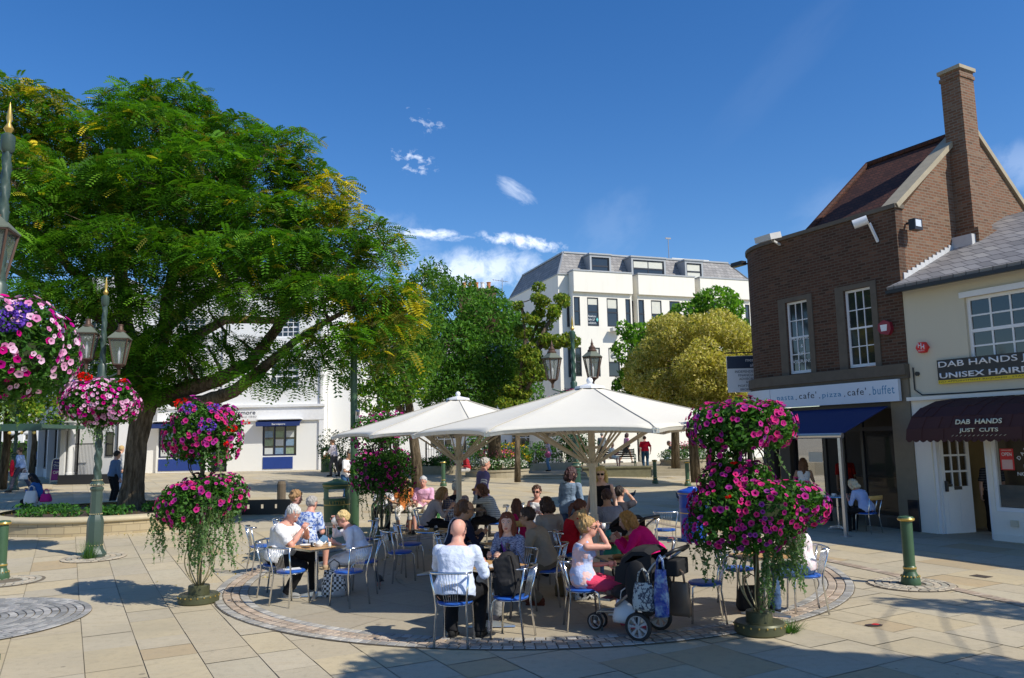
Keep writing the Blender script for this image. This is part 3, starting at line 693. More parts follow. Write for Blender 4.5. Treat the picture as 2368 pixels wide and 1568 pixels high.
op = MB().box(1.83, 2.10, .075, .082, 1.45, 1.88).build('open_poster', RED, sw); text('OPEN', 'lettering', WPAINT, op, (1.965, .073, 1.77), .2, .075, ext=.001, bold=.02)
MB().box(1.86, 2.07, .070, .074, 1.47, 1.66).build('price_list', M('pale_pink_paper', (.7, .45, .42), .6), op); text("COME IN WE'RE", 'lettering', WPAINT, op, (1.965, .073, 1.85), .2, .025, ext=.001)
for i, s_ in enumerate('DAB'): text(s_, 'lettering', WPAINT, sw, (2.2+.07*i, .08, 1.70+.085*i), None, .075, rot=(PI/2, -.9, 0), ext=.001, bold=.02)
text('HANDS', 'lettering', WPAINT, sw, (2.62, .08, 1.98), .35, .08, ext=.001, bold=.02)
text('UNISEX', 'lettering', WPAINT, sw, (2.28, .08, 1.52), .6, .1, ext=.001, align='LEFT', bold=.02); text('NO APPOINTMENT', 'lettering', WPAINT, sw, (2.14, .08, 1.38), 1.0, .075, ext=.001, align='LEFT', bold=.02)
MB().box(1.98, 2.12, -.052, -.001, .34, .46).build('air_brick', CREAM2, h)

# ---------------- white office building with mansard roof ----------------
O2 = atY(1301, 1030, 47.0); O2.z = .5; A2 = math.atan2(.338, .94)
c = thing('office_building', 'cream rendered three-storey office building with grey slate mansard roof and dormers', 'building', O2, A2)
bays = [(.67, 4.6), (5.0, 9.0), (9.4, 13.25)]; DKF = M('charcoal_frame', (.02, .022, .03), .4)
wz = [(5.4, 7.13), (8.42, 10.16)]
wins = []
m = MB(); holes = []
for (a, e) in bays:
    cx = (a+e)/2
    for z0, z1 in wz:
        for xx, ww in ((a+.93, .74), (a+2.23, .74), (a+.05, .40), (e-.44, .34)): holes.append((xx, xx+ww, z0, z1)); wins.append((xx, xx+ww, z0, z1, -.55))
    facade(m, a, e, 10.45, 11.7, -.75, [], .25)
    facade(m, a, e, .2, 10.45, -.55, [h_ for h_ in holes if a < h_[0] < e], .25)
    for z0, z1 in wz: wins.append((a-.35 if a > 1 else a-.15, a+.12 if a < 1 else a-.02, z0, z1, -.02)); wins.append((e+.02, e+.28, z0, z1, -.02))
    m.box(a, a+.25, -.3, .0, .2, 11.7); m.box(e-.25, e, -.3, .0, .2, 11.7); m.box(a, a+.25, -.5, -.3, 10.45, 11.7); m.box(e-.25, e, -.5, -.3, 10.45, 11.7); m.box(a+.01, e-.01, -.49, .1, 10.46, 10.7)
m.box(0.0, 16.5, .05, .3, 2.55, 11.6); m.box(0.0, .3, .31, 9.3, 0, 11.6); m.box(13.3, 16.5, .04, .049, 10.5, 11.2)
m.box(0, .67, .05, .3, .2, 2.55); m.box(2.9, 4.9, .05, .3, .2, 2.55); m.box(10.2, 16.5, .05, .3, .2, 2.55)
m.build('walls', CREAMW, c)
m = MB()
for (a, e) in bays: m.box(a-.04, e+.04, -.79, .1, 11.702, 11.78)
m.box(-.04, 16.5, -.02, .4, 11.602, 11.66); m.box(-.05, .35, .41, 9.3, 11.602, 11.66); m.build('parapet_capping', LEAD, c)
for (a, e, z0, z1, y) in wins[:]:
    w_ = window(c, a, e, z0, z1, y+.02, 1, 2, mat=DKF, fw=.06, bar=.04, blind=rnd.choice([None, None, .35, .5, .25]) if e-a > .5 else None)
for i in (0, 1):
    o = text('e' if i else 'e', 'logo', WPAINT, c, (1.96+1.3*i, -.56, 6.68), None, .2, ext=.002, bold=.01); tq = MB(); tq.lathe([(.17, 0), (.17, .004)], 24, (1.96+1.3*i, -.552, 6.68), Matrix.Rotation(PI/2, 3, 'X')); tq.build('logo_disc', M('grey_sticker', (.25, .28, .3), .5), c)
for i, s_ in enumerate(('Rawlison', 'Butler LLP', 'solicitors')): text(s_, 'lettering', WPAINT, c, (1.64, -.56, 9.02-.2*i), .5 if i != 1 else .42, .13, ext=.002, align='LEFT')
MB().prism([(2.15, 8.82), (2.23, 8.95), (2.31, 8.82), (2.23, 8.69)], 'y', -.562, -.556).build('logo', M('magenta_cyan_logo', (.1, .5, .5), .5), c)
m = MB()   # mansard
zt = 13.25; i0 = 1.25
A_ = [(.1, .25), (14.4, .25), (14.4, 9.2), (.1, 9.2)]; B_ = [(.9, 1.2), (12.9, 1.2), (12.9, 8.4), (.9, 8.4)]
m.add([(x, y, 11.63) for x, y in A_]+[(x, y, zt) for x, y in B_], [(0, 1, 5, 4), (1, 2, 6, 5), (2, 3, 7, 6), (3, 0, 4, 7), (4, 5, 6, 7)])
mo = m.build('mansard_roof', SLATE, c)
m = MB(); P_ = [Vector((x, y, zt+.02)) for x, y in B_]
for i in range(4): m.bar(P_[i], P_[(i+1) % 4], .16, .10)
for i in range(4): m.bar(Vector((*A_[i], 11.66)), P_[i], .10, .05)
m.build('roof_edge', LEAD, mo)
MB().box(9.5, 12.4, 2.6, 5, 13.2, 13.75).build('plant_room', CREAMW, c)
m = MB(); m.tube([(8.9, 2.0, 13.3), (8.9, 2.0, 14.9)], .025, 6); m.box(8.7, 9.1, 1.98, 2.02, 14.85, 14.95); m.build('aerial', M('grey_metal', (.3, .3, .32), .5), c)
for (a, e, n_, bl) in ((2.25, 3.45, 1, None), (5.1, 7.3, 2, .5), (8.95, 10.05, 1, .95)):
    d = MB(); d.box(a-.12, a-.001, -.0, 1.4, 11.72, 12.95); d.box(e+.001, e+.12, 0, 1.4, 11.72, 12.95); d.box(a-.18, e+.18, -.06, 1.5, 12.951, 13.04); d.box(a, e, 0, .15, 12.8, 12.949)
    do_ = d.build('dormer', LEAD, c)
    f_ = window(c, a, e, 11.72, 12.8, .06, n_, 2, mat=DKF, fw=.07, bar=.05, blind=bl)
m = MB(); m.cbox((3.35, -.9, 8.2), (.75, .4, .2)); m.bar((3.35, -.7, 8.2), (3.35, -.5, 8.2), .08); m.build('floodlight', M('pale_grey_metal', (.55, .55, .54), .5), c)
# ground floor shop, doorway
m = MB(); m.box(.67, 2.9, .35, .5, .2, 2.55); m.box(4.9, 6.6, 1.6, 1.75, .2, 2.55); m.build('recessed_front', M('grey_recess', (.12, .12, .11), .7), c)
d = MB(); d.box(5.35, 6.2, 1.52, 1.59, .25, 2.4); d.build('door', M('grey_door', (.16, .16, .14), .6), c)
window(c, .75, 1.75, .6, 2.4, .28, 1, 1, mat=DKF)
m = MB(); m.box(6.62, 6.72, .0, .3, .2, 2.55); m.box(6.72, 9.0, .0, .3, .2, .62); m.box(6.72, 9.0, -.03, .3, 1.75, 2.1); m.box(8.9, 9.0, .0, .3, .62, 2.55); m.box(6.72, 8.9, .0, .3, 2.4, 2.55); sf_ = m.build('shop_window', WPAINT, c)
MB().box(6.72, 8.9, .1, .11, .62, 1.75).box(6.72, 8.9, .1, .11, 2.1, 2.4).build('red_display', M('red_poster', (.45, .01, .015), .4), sf_)
MB().box(7.5, 8.5, .08, .09, 1.4, 1.62).build('notice', M('pale_blue_notice', (.35, .55, .6), .5), sf_)
MB().box(3.3, 4.8, .02, .045, 1.7, 2.35).build('notice_board', WPAINT, c)
po = MB().box(9.25, 9.9, -.02, .03, 1.3, 2.5).build('poster', M('dark_green_poster', (.05, .06, .03), .5), c)
MB().ball((9.57, -.03, 1.8), (.22, .02, .22), 10).build('poster_disc', M('orange_print', (.5, .18, .03), .5), po)

# ---------------- white estate agent's building ----------------
O3 = G(600, 1089); s = thing('estate_agent_building', 'tall white rendered building with navy awnings over estate agent windows', 'building', O3, 0)
SW = [(-6.05, -3.3), (.12, 2.15)]; UW = [(x, x+1.75, z0, z1) for x in (-5.2, .48) for z0, z1 in ((4.75, 6.4), (7.9, 9.2))]
m = MB(); facade(m, -6.15, 3.68, .0, 10.9, 0, [(a, e, .87, 2.72) for a, e in SW]+[(-2.95, -1.95, .0, 2.3)]+UW, .3); m.box(-6.15, 3.68, .31, 9, 10.7, 10.75); m.box(3.4, 3.68, .31, 9, 0, 10.7); m.box(-9.6, -6.152, .15, 9, 0, 10.7)
m.build('walls', WHITE, s)
m = MB(); m.box(3.7, 5.6, 1.2, 9, 0, 7.5); m.build('side_wing', WHITE, s)
m = MB(); m.box(-6.2, 3.85, -.22, -.001, 3.74, 3.88); m.box(-6.1, 3.8, -.12, -.001, 2.95, 3.738); m.box(3.5, 3.78, -.1, -.001, 0, 2.948); m.box(-6.2, 3.8, -.06, -.001, 7.2, 7.3); m.build('cornice', M('white_trim', (.82, .82, .82), .6), s); MB().tube([(-2.3, -.06, 3.95), (-2.3, -.06, 10.6)], .05, 8).build('drainpipe', M('pale_grey_pipe', (.45, .45, .45), .5), s); MB().tube([(3.55, -.06, 3.95), (3.55, -.06, 10.6)], .05, 8).build('drainpipe', M('pale_grey_pipe', (.45, .45, .45), .5), s)
fa_ = m = MB(); m.mi = 0; m.add([(-6.4, -.3, 10.9), (3.9, -.3, 10.9), (3.9, 4.5, 13.4), (-6.4, 4.5, 13.4), (3.9, 9.2, 10.9), (-6.4, 9.2, 10.9)], [(0, 1, 2, 3), (3, 2, 4, 5)]); ro = m.build('roof', SLATE, s); ro.modifiers.new('s', 'SOLIDIFY').thickness = .1
text('Wattmore', 'lettering', DKT, s, (-1.15, -.135, 3.45), 1.75, .24, ext=.003)
text('established 1840', 'lettering', M('grey_lettering', (.4, .4, .42), .5), s, (-1.05, -.135, 3.2), 1.7, .11, ext=.002)
for (a, e) in SW:
    f = window(s, a, e, .87, 2.72, .10, 3, 1, mat=M('navy_frame', (.01, .015, .05), .4), fw=.07, bar=.09)
    ph = MB()
    for i in range(3):
        for j in range(3):
            x = a+.12+(e-a-.14)*i/3; ph.mi = (i*2+j) % 3; ph.box(x, x+(e-a)/3-.2, .125, .13, .95+.5*j, 1.33+.5*j)
    ph.build('property_cards', [M('card_white', (.55, .58, .58), .5), M('card_green', (.25, .33, .22), .5, var=.6, scale=8), M('card_blue', (.2, .3, .42), .5, var=.5, scale=8)], f)
    m = MB(); m.add([(a-.25, -.05, 2.98), (e+.35, -.05, 2.98), (e+.35, -.55, 2.84), (a-.25, -.55, 2.84), (a-.22, -.56, 2.60), (e+.32, -.56, 2.60)], [(0, 1, 2, 3), (3, 2, 5, 4)]); aw = m.build('awning', BLUEP if 0 else M('navy_awning', (.01, .03, .14), .6), s); aw.modifiers.new('s', 'SOLIDIFY').thickness = .02
    if a > 0: text('Surveyors', 'lettering', WPAINT, aw, ((a+e)/2+.1, -.585, 2.70), .8, .13, ext=.002, bold=.02)
    MB().box(a-.28, e+.38, -.58, -.001, 2.985, 3.03).build('awning_case', WPAINT, s)
    MB().box(a+.06, e-.2, -.03, -.001, .10, .80).build('blue_panel', BLUEP, s)
for (a, e, z0, z1) in UW: window(s, a, e, z0, z1, .12, 5, 4, fw=.08, bar=.04, sill=WPAINT)
MB().box(-2.95, -1.95, .2, .25, 0, 2.3).build('door', M('dark_blue_door', (.01, .012, .03), .5), s)

# ---------------- corner building with portico, far left ----------------
XL, YL = -20.3, 36.2; p = thing('portico_building', 'grey white corner building with a round column portico and black plinth', 'building', (XL, YL, g(-18, 36)), 0)
WG = render_mat('grey_white_render', (.62, .62, .62), .08)
p.scale = (.58, 1, 1)
m = MB(); m.box(.9, 3.9, .3, 2.2, .0, 9.5); m.build('walls', WG, p)
m = MB(); m.box(.0, 1.0, -.35, .299, 2.75, 3.1); m.box(-.1, 1.1, -.42, .299, 3.1, 3.35); m.box(.05, .95, -.3, .299, 3.35, 3.9); m.build('entablature', WG, p)
m = MB(); m.lathe([(.27, .42), (.27, .5), (.22, .52), (.2, 2.6), (.26, 2.65), (.28, 2.749)], 20, (.62, -.05, 0)); soft(m, 'column', WG, p)
m = MB(); m.box(0, .35, -.3, .299, .42, 2.749); m.build('pilaster', WG, p)
MB().box(-.02, 3.95, -.36, .298, -.1, .418).build('plinth', BPAINT, p)
m = MB()
for i in range(16): m.box(1.1+i*.11, 1.115+i*.11, -.2, -.185, .42, 1.75)
m.box(1.05, 2.8, -.21, -.18, 1.75, 1.8); m.build('railings', BPAINT, p)
window(p, 3.0, 3.6, 1.2, 2.3, .26, 1, 2, mat=BPAINT); MB().tube([(3.93, .25, .4), (3.93, .25, 9)], .05, 8).build('drainpipe', BPAINT, p)
for z0 in (4.2, 7.0):
    window(p, 1.4, 2.6, z0, z0+1.6, .24, 3, 4)
sp_ = thing('shop_parade', 'shaded row of shops with glazed fronts running back beside the portico', 'building', (XL, YL+.3, g(-18, 36)), math.atan2(.8, -.6)+PI)
m = MB(); m.box(-22, 0, .0, 1.7, 2.9, 8.5); m.box(-22, -.0, .3, 1.7, 0, .5); m.box(-22, 0, 1.2, 1.7, .5, 2.9)
for x in (-.3, -3.5, -7, -11, -16): m.box(x, x+.3, 0, .4, 0, 2.9)
m.build('walls', WG, sp_)
for i, (x0, x1) in enumerate(((-3.15, -.35), (-6.65, -3.55), (-10.6, -7.05))): window(sp_, x0, x1, .5, 2.85, .3, 3, 1, mat=WPAINT if i == 0 else BPAINT, fw=.08)
MB().box(-22, 0, -.15, -.001, 2.9, 3.5).build('fascia', WG, sp_)
cs = thing('projecting_sign', 'navy hanging sign reading CARTERS on the shaded white building', 'sign', (XY(124, 35.7)[0], 35.7, 0), 0)
bd = MB().box(-.29, .29, -.03, .03, 3.15, 3.68).build('board', M('navy_board', (.01, .02, .12), .5), cs); text('CARTERS', 'lettering', WPAINT, bd, (0, -.035, 3.52), .48, .12, ext=.003, bold=.02)
MB().box(-.3, .6, -.02, .02, 3.76, 3.79).box(-.22, -.2, -.01, .01, 3.68, 3.76).box(.2, .22, -.01, .01, 3.68, 3.76).build('bracket', BPAINT, cs)
cs = thing('shop_board', 'white and green letting board beside the CARTERS sign', 'sign', (XY(80, 38)[0], 38, -.45), 0); cs.scale = (.42, 1, 1)
MB().box(-.9, .9, -.04, .04, 3.9, 4.9).build('board', WPAINT, cs); MB().box(-.9, .9, -.045, -.041, 4.55, 4.9).build('header', M('dark_green_panel', (.01, .05, .04), .5), cs); MB().box(-.9, .9, -.045, -.041, 4.42, 4.55).build('yellow_band', MC[('yellow_sign',)], cs); text('LET', 'lettering', DKT, cs, (.3, -.05, 4.15), .6, .22, ext=.002)
# ---------------- white cottage behind the garden ----------------
O4 = Vector((-9.6, 52, .8)); q = thing('white_cottage', 'low white painted cottage with sash windows behind the garden railings', 'building', O4, 0)
m = MB(); hol = [(x, x+1.5, 1.0, 2.75) for x in (.7, 4.1, 6.6, 9.4)]+[(.6, 1.5, 3.4, 4.9), (1.8, 2.6, 3.4, 4.9), (7.5, 8.7, 4.6, 5.8)]
facade(m, -1.5, 12.2, 0, 6.2, 0, hol, .3); m.build('walls', WHITE, q)
for (a, e, z0, z1) in hol: window(q, a, e, z0, z1, .12, 3 if e-a > 1 else 2, 3, fw=.08, bar=.05, sill=WPAINT)
m = MB(); m.add([(-1.7, -.3, 6.15), (12.6, -.3, 6.15), (12.6, 4, 8.6), (-1.7, 4, 8.6)], [(0, 1, 2, 3)]); m.build('roof', SLATE, q).modifiers.new('s', 'SOLIDIFY').thickness = .1
MB().box(-1.5, 12.2, -.08, -.001, 3.05, 3.2).build('band_course', WPAINT, q); MB().box(12.0, 12.5, -.02, 6, 0, 8.0).build('end_wall', WHITE, q)
O5 = Vector((-5.5, 62, .8)); q = thing('brick_house', 'brick house with chimney pots showing above the dark green tree', 'building', O5, 0)
MB().box(0, 9, 0, 8, 0, 9.5).build('wall', BRG, q); m = MB(); m.prism([(-.3, 9.3), (9.3, 9.3), (7.5, 11.5), (1.5, 11.5)], 'y', -.3, 8.3); ro = m.build('roof', TILE, q)
m = MB(); m.box(1.3, 4.3, 1, 2, 11, 13.4); m.box(1.2, 4.4, .9, 2.1, 13.401, 13.6); ck = m.build('chimney', BRG, q)
for i in range(5): MB().lathe([(.17, 13.6), (.2, 13.7), (.16, 13.75), (.15, 14.1), (.19, 14.15), (.19, 14.2)], 12, (1.7+.5*i, 1.5, 0)).build('chimney_pot', M('terracotta', (.5, .2, .08), .7) if i != 3 else WPAINT, ck)
m = MB(); m.tube([(.2, 1, 11), (.2, 1, 14.6)], .03, 6); m.tube([(4.8, 1, 11.4), (4.8, 1, 14.4)], .03, 6); m.bar((4.0, 1, 14.3), (5.3, 1, 14.1), .03); 
for i in range(6): m.bar((4.1+.2*i, .7, 14.28-.03*i), (4.1+.2*i, 1.3, 14.28-.03*i), .02)
m.build('aerial', MC[('grey_metal',)], q)
O6 = Vector((-48, 75, .8)); q = thing('distant_white_house', 'pale white house glimpsed at the end of the shaded passage', 'building', O6, 0)
m = MB(); facade(m, 0, 12, 0, 7, 0, [(1.5*i+.6, 1.5*i+1.5, 1.2, 3) for i in range(6)], .3); m.build('walls', WHITE, q)
for i in range(6): window(q, 1.5*i+.6, 1.5*i+1.5, 1.2, 3, .1, 2, 3, fw=.1, bar=.06)
m = MB(); m.prism([(-.3, 7), (12.3, 7), (10, 9.5), (2, 9.5)], 'y', -.3, 7); m.build('roof', SLATE, q)
# ---------------- trees ----------------
def limb(m, a, b, r0, r1, n=7, sag=.0, wob=.06, seg=6):
    a = Vector(a); b = Vector(b); L_ = (b-a).length; pts = []; rs = []
    for i in range(seg+1):
        t = i/seg; p = a.lerp(b, t); w = wob*L_*math.sin(PI*t)
        p += Vector((rnd.uniform(-w, w), rnd.uniform(-w, w), rnd.uniform(-w, w)*.5+sag*L_*math.sin(PI*t))); pts.append(p); rs.append(r0+(r1-r0)*t)
    m.tube(pts, rs, n); return pts
def fronds(centers, L_, cols, nl=11, lw=.30, droop=.25, up=None):
    """pinnate fronds: nl pairs of leaflets on a drooping stalk"""
    n = len(centers); d = npr.normal(size=(n, 3)); d[:, 2] = d[:, 2]*.5-droop; 
    if up is not None: d[:, :2] += up[:, :2]*1.2
    d /= np.linalg.norm(d, axis=1)[:, None]
    s = np.cross(d, np.array([0, 0, 1.])+npr.normal(size=(n, 3))*.35); s /= np.linalg.norm(s, axis=1)[:, None]; nn = np.cross(s, d)
    LL = L_*npr.uniform(.7, 1.2, (n, 1)); V = []; CO = []
    for i in range(nl):
        t = (i+.5)/nl; w = LL*lw*(1-.45*abs(t-.45)); ll = LL*.135
        base = centers+d*LL*t-np.array([0, 0, 1.])*LL*.35*t*t
        for sg in (1, -1):
            tip = base+s*w*sg+d*w*.35-nn*w*.12*0
            mid1 = base+s*w*sg*.5+d*(w*.18+ll*.5); mid2 = base+s*w*sg*.5+d*(w*.18-ll*.5)
            V.append(np.stack([base, mid1, tip, mid2], 1)); CO.append(cols*npr.uniform(.88, 1.12, (n, 1)))
    return np.stack(V, 1).reshape(-1, 3), np.stack(CO, 1).reshape(-1, 3)
GREEN = [(.060, .17, .012), (.085, .22, .015), (.13, .28, .02), (.040, .12, .014)]
# --- great locust tree at the left: limbs follow what the photo shows
Y0 = 22.3
def tp(px, py, Y): return atY(px, py, Y)
tb = atY(303, 1186, Y0); gz = g(tb.x, tb.y)+.30
t = thing('locust_tree', 'huge spreading tree with feathery green leaves and yellow patches in a round stone bed', 'tree', (tb.x, tb.y, gz), 0)
O_ = Vector((tb.x, tb.y, gz)); m = MB()
def loc(p): return Vector(p)-O_
tr = [(Vector((.05, 0, -.05)), .62), (Vector((-.02, 0, .25)), .50), (loc(tp(309, 1110, Y0)), .40), (loc(tp(316, 1030, Y0)), .38), (loc(tp(329, 965, Y0)), .42), (loc(tp(350, 925, Y0)), .34)]
# fluted trunk
vs = []; n = 28
for i in range(24):
    f_ = i/23*(len(tr)-1); k_ = min(int(f_), len(tr)-2); f_ -= k_; p = tr[k_][0].lerp(tr[k_+1][0], f_); r = (tr[k_][1]*(1-f_)+tr[k_+1][1]*f_)*.68
    for k in range(n):
        a = 2*PI*k/n; rr = r*(1+.07*math.sin(a*5+i*.12)+.05*math.sin(a*9+1+i*.05)+.03*rnd.uniform(-1, 1)); vs.append(p+Vector((rr*math.cos(a), rr*math.sin(a), 0)))
m.add(vs, [(i*n+k, i*n+(k+1) % n, (i+1)*n+(k+1) % n, (i+1)*n+k) for i in range(23) for k in range(n)])
nodes = []   # (point, radius) list to attach small branches to
def L3(pp, rs):
    pts = [loc(tp(*q)) for q in pp]; fine = []; fr = []
    for i in range(len(pts)-1):
        for s_ in range(4): fine.append(pts[i].lerp(pts[i+1], s_/4)+Vector((rnd.uniform(-.06, .06),)*3)*(1 if s_ else 0)); fr.append(rs[i]+(rs[i+1]-rs[i])*s_/4)
    fine.append(pts[-1]); fr.append(rs[-1]); m.tube(fine, fr, 9)
    nodes.extend((p, r) for p, r in zip(fine[2:], fr[2:]))
L3([(350, 925, 22.3), (420, 905, 22), (500, 880, 21.6), (580, 840, 21.2), (640, 760, 20.9), (700, 660, 20.8), (740, 600, 20.8)], [.28, .23, .20, .17, .13, .08, .04])
L3([(400, 925, 22.1), (470, 930, 21.4), (540, 905, 21), (610, 850, 20.4), (680, 790, 20), (760, 740, 19.8), (850, 690, 19.8)], [.20, .19, .17, .14, .10, .07, .04])
L3([(335, 955, 22.3), (345, 860, 22.6), (380, 760, 22.8), (400, 640, 23), (420, 520, 23), (440, 400, 23), (430, 280, 23)], [.27, .24, .21, .16, .13, .08, .03])
L3([(325, 960, 22.3), (300, 840, 22), (250, 740, 21.6), (190, 640, 21.2), (120, 560, 21), (60, 470, 21)], [.26, .21, .17, .13, .08, .04])
L3([(330, 940, 22.3), (300, 800, 23.2), (280, 650, 24), (270, 500, 24.5), (260, 350, 24.5), (270, 240, 24.5)], [.28, .25, .2, .15, .09, .04])
L3([(380, 760, 22.8), (460, 690, 23.5), (540, 640, 24), (620, 570, 24.5), (690, 480, 24.5)], [.2, .16, .12, .09, .04])
L3([(345, 860, 22.6), (430, 790, 24), (520, 740, 25), (640, 740, 26), (760, 690, 26.5), (860, 640, 26.5)], [.2, .16, .14, .12, .08, .04])
L3([(300, 840, 22), (200, 800, 21), (100, 770, 20.4), (0, 720, 20)], [.2, .15, .1, .05])
L3([(400, 640, 23), (480, 520, 22), (560, 430, 21.5), (620, 350, 21.5)], [.15, .12, .08, .04])
L3([(250, 740, 21.6), (160, 700, 23), (60, 640, 24.5), (-60, 560, 25)], [.18, .13, .09, .05])
# clumps: (px, py, depth, rx, rz) sizes in metres
CL = []
def cl(px, py, Y, r, rz=None, k=1.0, yel=.03, ry=None): CL.append((loc(tp(px, py, Y)), r, rz or r*.62, k, yel, ry or r))
for px, py, Y, r, rz, k, ye in [
 (20, 250, 22.5, 1.6, 1.2, 1, .12), (110, 270, 23, 1.5, 1.0, 1, .22), (0, 400, 21, 1.8, 1.3, 1, .08), (120, 380, 24, 1.8, 1.2, 1, .2), (210, 320, 23, 1.3, .8, 1, .08),
 (300, 240, 23.5, 1.1, .7, 1, .05), (400, 230, 23.5, 1.3, .7, 1, .02), (350, 300, 22, 1.6, .9, 1.1, .04), (450, 290, 24, 1.3, .8, 1, .02), (550, 310, 23.5, 1.2, .7, 1, .03), (470, 380, 21.5, 1.6, .9, 1.1, .02),
 (610, 330, 22.5, .9, .55, .9, .05), (690, 330, 22, .65, .5, .8, .10), (600, 400, 22, 1.4, .8, 1, .03), (690, 400, 22.5, 1.0, .6, .9, .15), (760, 440, 22, .9, .5, 1, .5), (790, 490, 21.6, .75, .4, .9, .55), (700, 490, 21.5, 1.2, .7, 1, .08),
 (580, 500, 21, 1.5, .8, 1, .02), (460, 480, 21, 1.6, .9, 1, .01), (330, 420, 21, 1.7, .9, 1.1, .02), (220, 450, 21.5, 1.7, 1, 1, .04), (100, 500, 21, 1.6, .9, 1, .03), (20, 560, 22, 1.6, 1.0, 1, .03),
 (160, 590, 21, 1.5, .7, .9, .01), (280, 560, 20.5, 1.6, .8, 1, .01), (400, 590, 20.5, 1.6, .8, 1, .01), (530, 600, 20.2, 1.6, .8, 1, .01), (650, 590, 20.2, 1.5, .8, 1, .02), (770, 580, 20.6, 1.3, .7, 1, .04), (850, 530, 21, .85, .5, .7, .10), (880, 590, 20.8, .8, .5, .7, .08), (910, 560, 21, .45, .3, .5, .10),
 (620, 690, 20, 1.3, .6, .8, .01), (740, 680, 19.8, 1.3, .6, .9, .03), (850, 670, 20, 1.1, .6, .9, .08), (920, 690, 20.3, .7, .5, .9, .35), (930, 740, 20.4, .6, .5, 1, .5), (860, 760, 20, .9, .5, .8, .15), (780, 780, 19.7, 1.0, .5, .7, .03), (710, 810, 19.6, .9, .45, .5, .01), (900, 820, 20, .7, .4, .5, .15),
 (480, 700, 21.5, 1.2, .6, .6, .0), (360, 690, 20.5, 1.3, .6, .7, .0), (230, 680, 20.5, 1.3, .6, .7, .0), (120, 690, 20.5, 1.3, .6, .7, .0), (20, 680, 21, 1.4, .7, .8, .0),
 (360, 800, 21.8, 1.1, .6, .9, 0), (420, 850, 21.6, .9, .5, .9, 0), (330, 870, 21.6, .9, .5, .9, 0), (260, 880, 22, .8, .5, .8, 0), (400, 780, 21, 1.0, .5, .8, 0), (480, 800, 21.2, .8, .4, .5, 0), (290, 790, 21, .9, .5, .7, 0), (370, 910, 21.8, .6, .4, .9, 0),
 (560, 790, 21, .9, .35, .4, 0), (640, 830, 20.4, .9, .3, .45, 0), (600, 880, 20.3, .8, .22, .35, 0), (540, 850, 20.5, .8, .3, .35, 0), (690, 880, 20, .4, .25, .4, 0), (760, 850, 20, .5, .3, .4, 0.02),
 (180, 770, 22, 1.1, .5, .6, 0), (100, 800, 22, 1.2, .6, .7, 0), (0, 780, 22, 1.2, .6, .8, 0), (220, 850, 23, .9, .5, .6, 0), (130, 870, 23, 1, .5, .5, 0),
 (300, 500, 25, 2, 1.2, .8, .01), (480, 560, 25.5, 2, 1.2, .8, .01), (640, 520, 25, 1.6, 1, .8, .02), (180, 420, 26, 2, 1.3, .8, .03), (420, 380, 26, 2, 1.2, .8, .01), (60, 500, 26, 2, 1.3, .8, .02), (740, 620, 25.5, 1.6, .9, .7, .02)]:
    cl(px, py, Y, r, rz, k, ye)
FV = []; FC_ = []
for (c0, r, rz, k, ye, ry) in CL:
    nf = int(250*r*ry*k)+20
    kc = npr.uniform(.78, 1.22); C_ = in_ell(nf, c0, (r*.9, r*.85, rz*.85), .5)
    # finger-like outer sprays
    col = pal(nf, GREEN, (3, 4, 3, 2), .2)*kc; yy = npr.random(nf) < ye; 
    if yy.any(): col[yy] = pal(int(yy.sum()), [(.62, .50, .03), (.50, .46, .04), (.68, .52, .03)])
    mid = (npr.random(nf) < ye*1.3+.04) & ~yy; 
    if mid.any(): col[mid] = pal(int(mid.sum()), [(.14, .17, .02), (.18, .18, .03)])
    v_, c_ = fronds(C_, .40, col, 7, .30, .22, (C_-np.array(c0))/r); FV.append(v_); FC_.append(c_)
    if nodes and r > .4:
        best = min(nodes, key=lambda q: (q[0]-c0).length-.5*q[1]); 
        if (best[0]-c0).length < 6: limb(m, best[0], c0, min(.07, best[1]*.6), .02, 5, .05)
        for _ in range(3):
            e = c0+Vector((rnd.uniform(-r, r), rnd.uniform(-r, r), rnd.uniform(-rz, rz)))*.8; limb(m, c0, e, .022, .006, 4, .05, seg=3)
m.build('trunk', BARK, t, True)
quads('crown', np.concatenate(FV), np.concatenate(FC_), t, LEAF)
print('locust leaves', sum(len(v) for v in FV)//4)
# planter
pc = Vector((-11.0, 22.5)); PR = 3.25; gz = g(pc.x, 19.5)
pl = thing('round_planter', 'large round planter of pale stone blocks with a smooth coping around the tree', 'planter', (pc.x, pc.y, gz-.1), 0)
m = MB(); m.lathe([(PR, 0), (PR, .40), (PR-.35, .40), (PR-.35, 0)], 64, caps=False); m.build('wall', LOWST, pl)
m = MB(); m.lathe([(PR-.42, .402), (PR+.03, .402), (PR+.06, .43), (PR+.06, .49), (PR+.02, .52), (PR-.42, .52)], 64, caps=False); m.build('coping', M('pale_stone_coping', (.50, .43, .29), .7, var=.15, bump=.15), pl, True)
m = MB(); 
for k in range(24): a = 2*PI*k/24; b_ = 2*PI*(k+1)/24; m.add([(0, 0, .52), ((PR-.38)*math.cos(a), (PR-.38)*math.sin(a), .43), ((PR-.38)*math.cos(b_), (PR-.38)*math.sin(b_), .43)], [(0, 1, 2)])
m.build('soil', SOIL, pl)
n = 900; P = []; 
for _ in range(34):
    a = rnd.uniform(PI*1.0, 2*PI+.6); r = rnd.uniform(1.2, 2.7); P.append(in_ell(70, (r*math.cos(a), r*math.sin(a), .58), (.28, .28, .13), .3))
P = np.concatenate(P); tag(leaf_mesh('ground_plants', P+np.array([pc.x, pc.y, gz-.1]), .13, .05, pal(len(P), [(.05, .16, .03), (.07, .20, .03), (.03, .09, .03)]), None), kind='stuff')
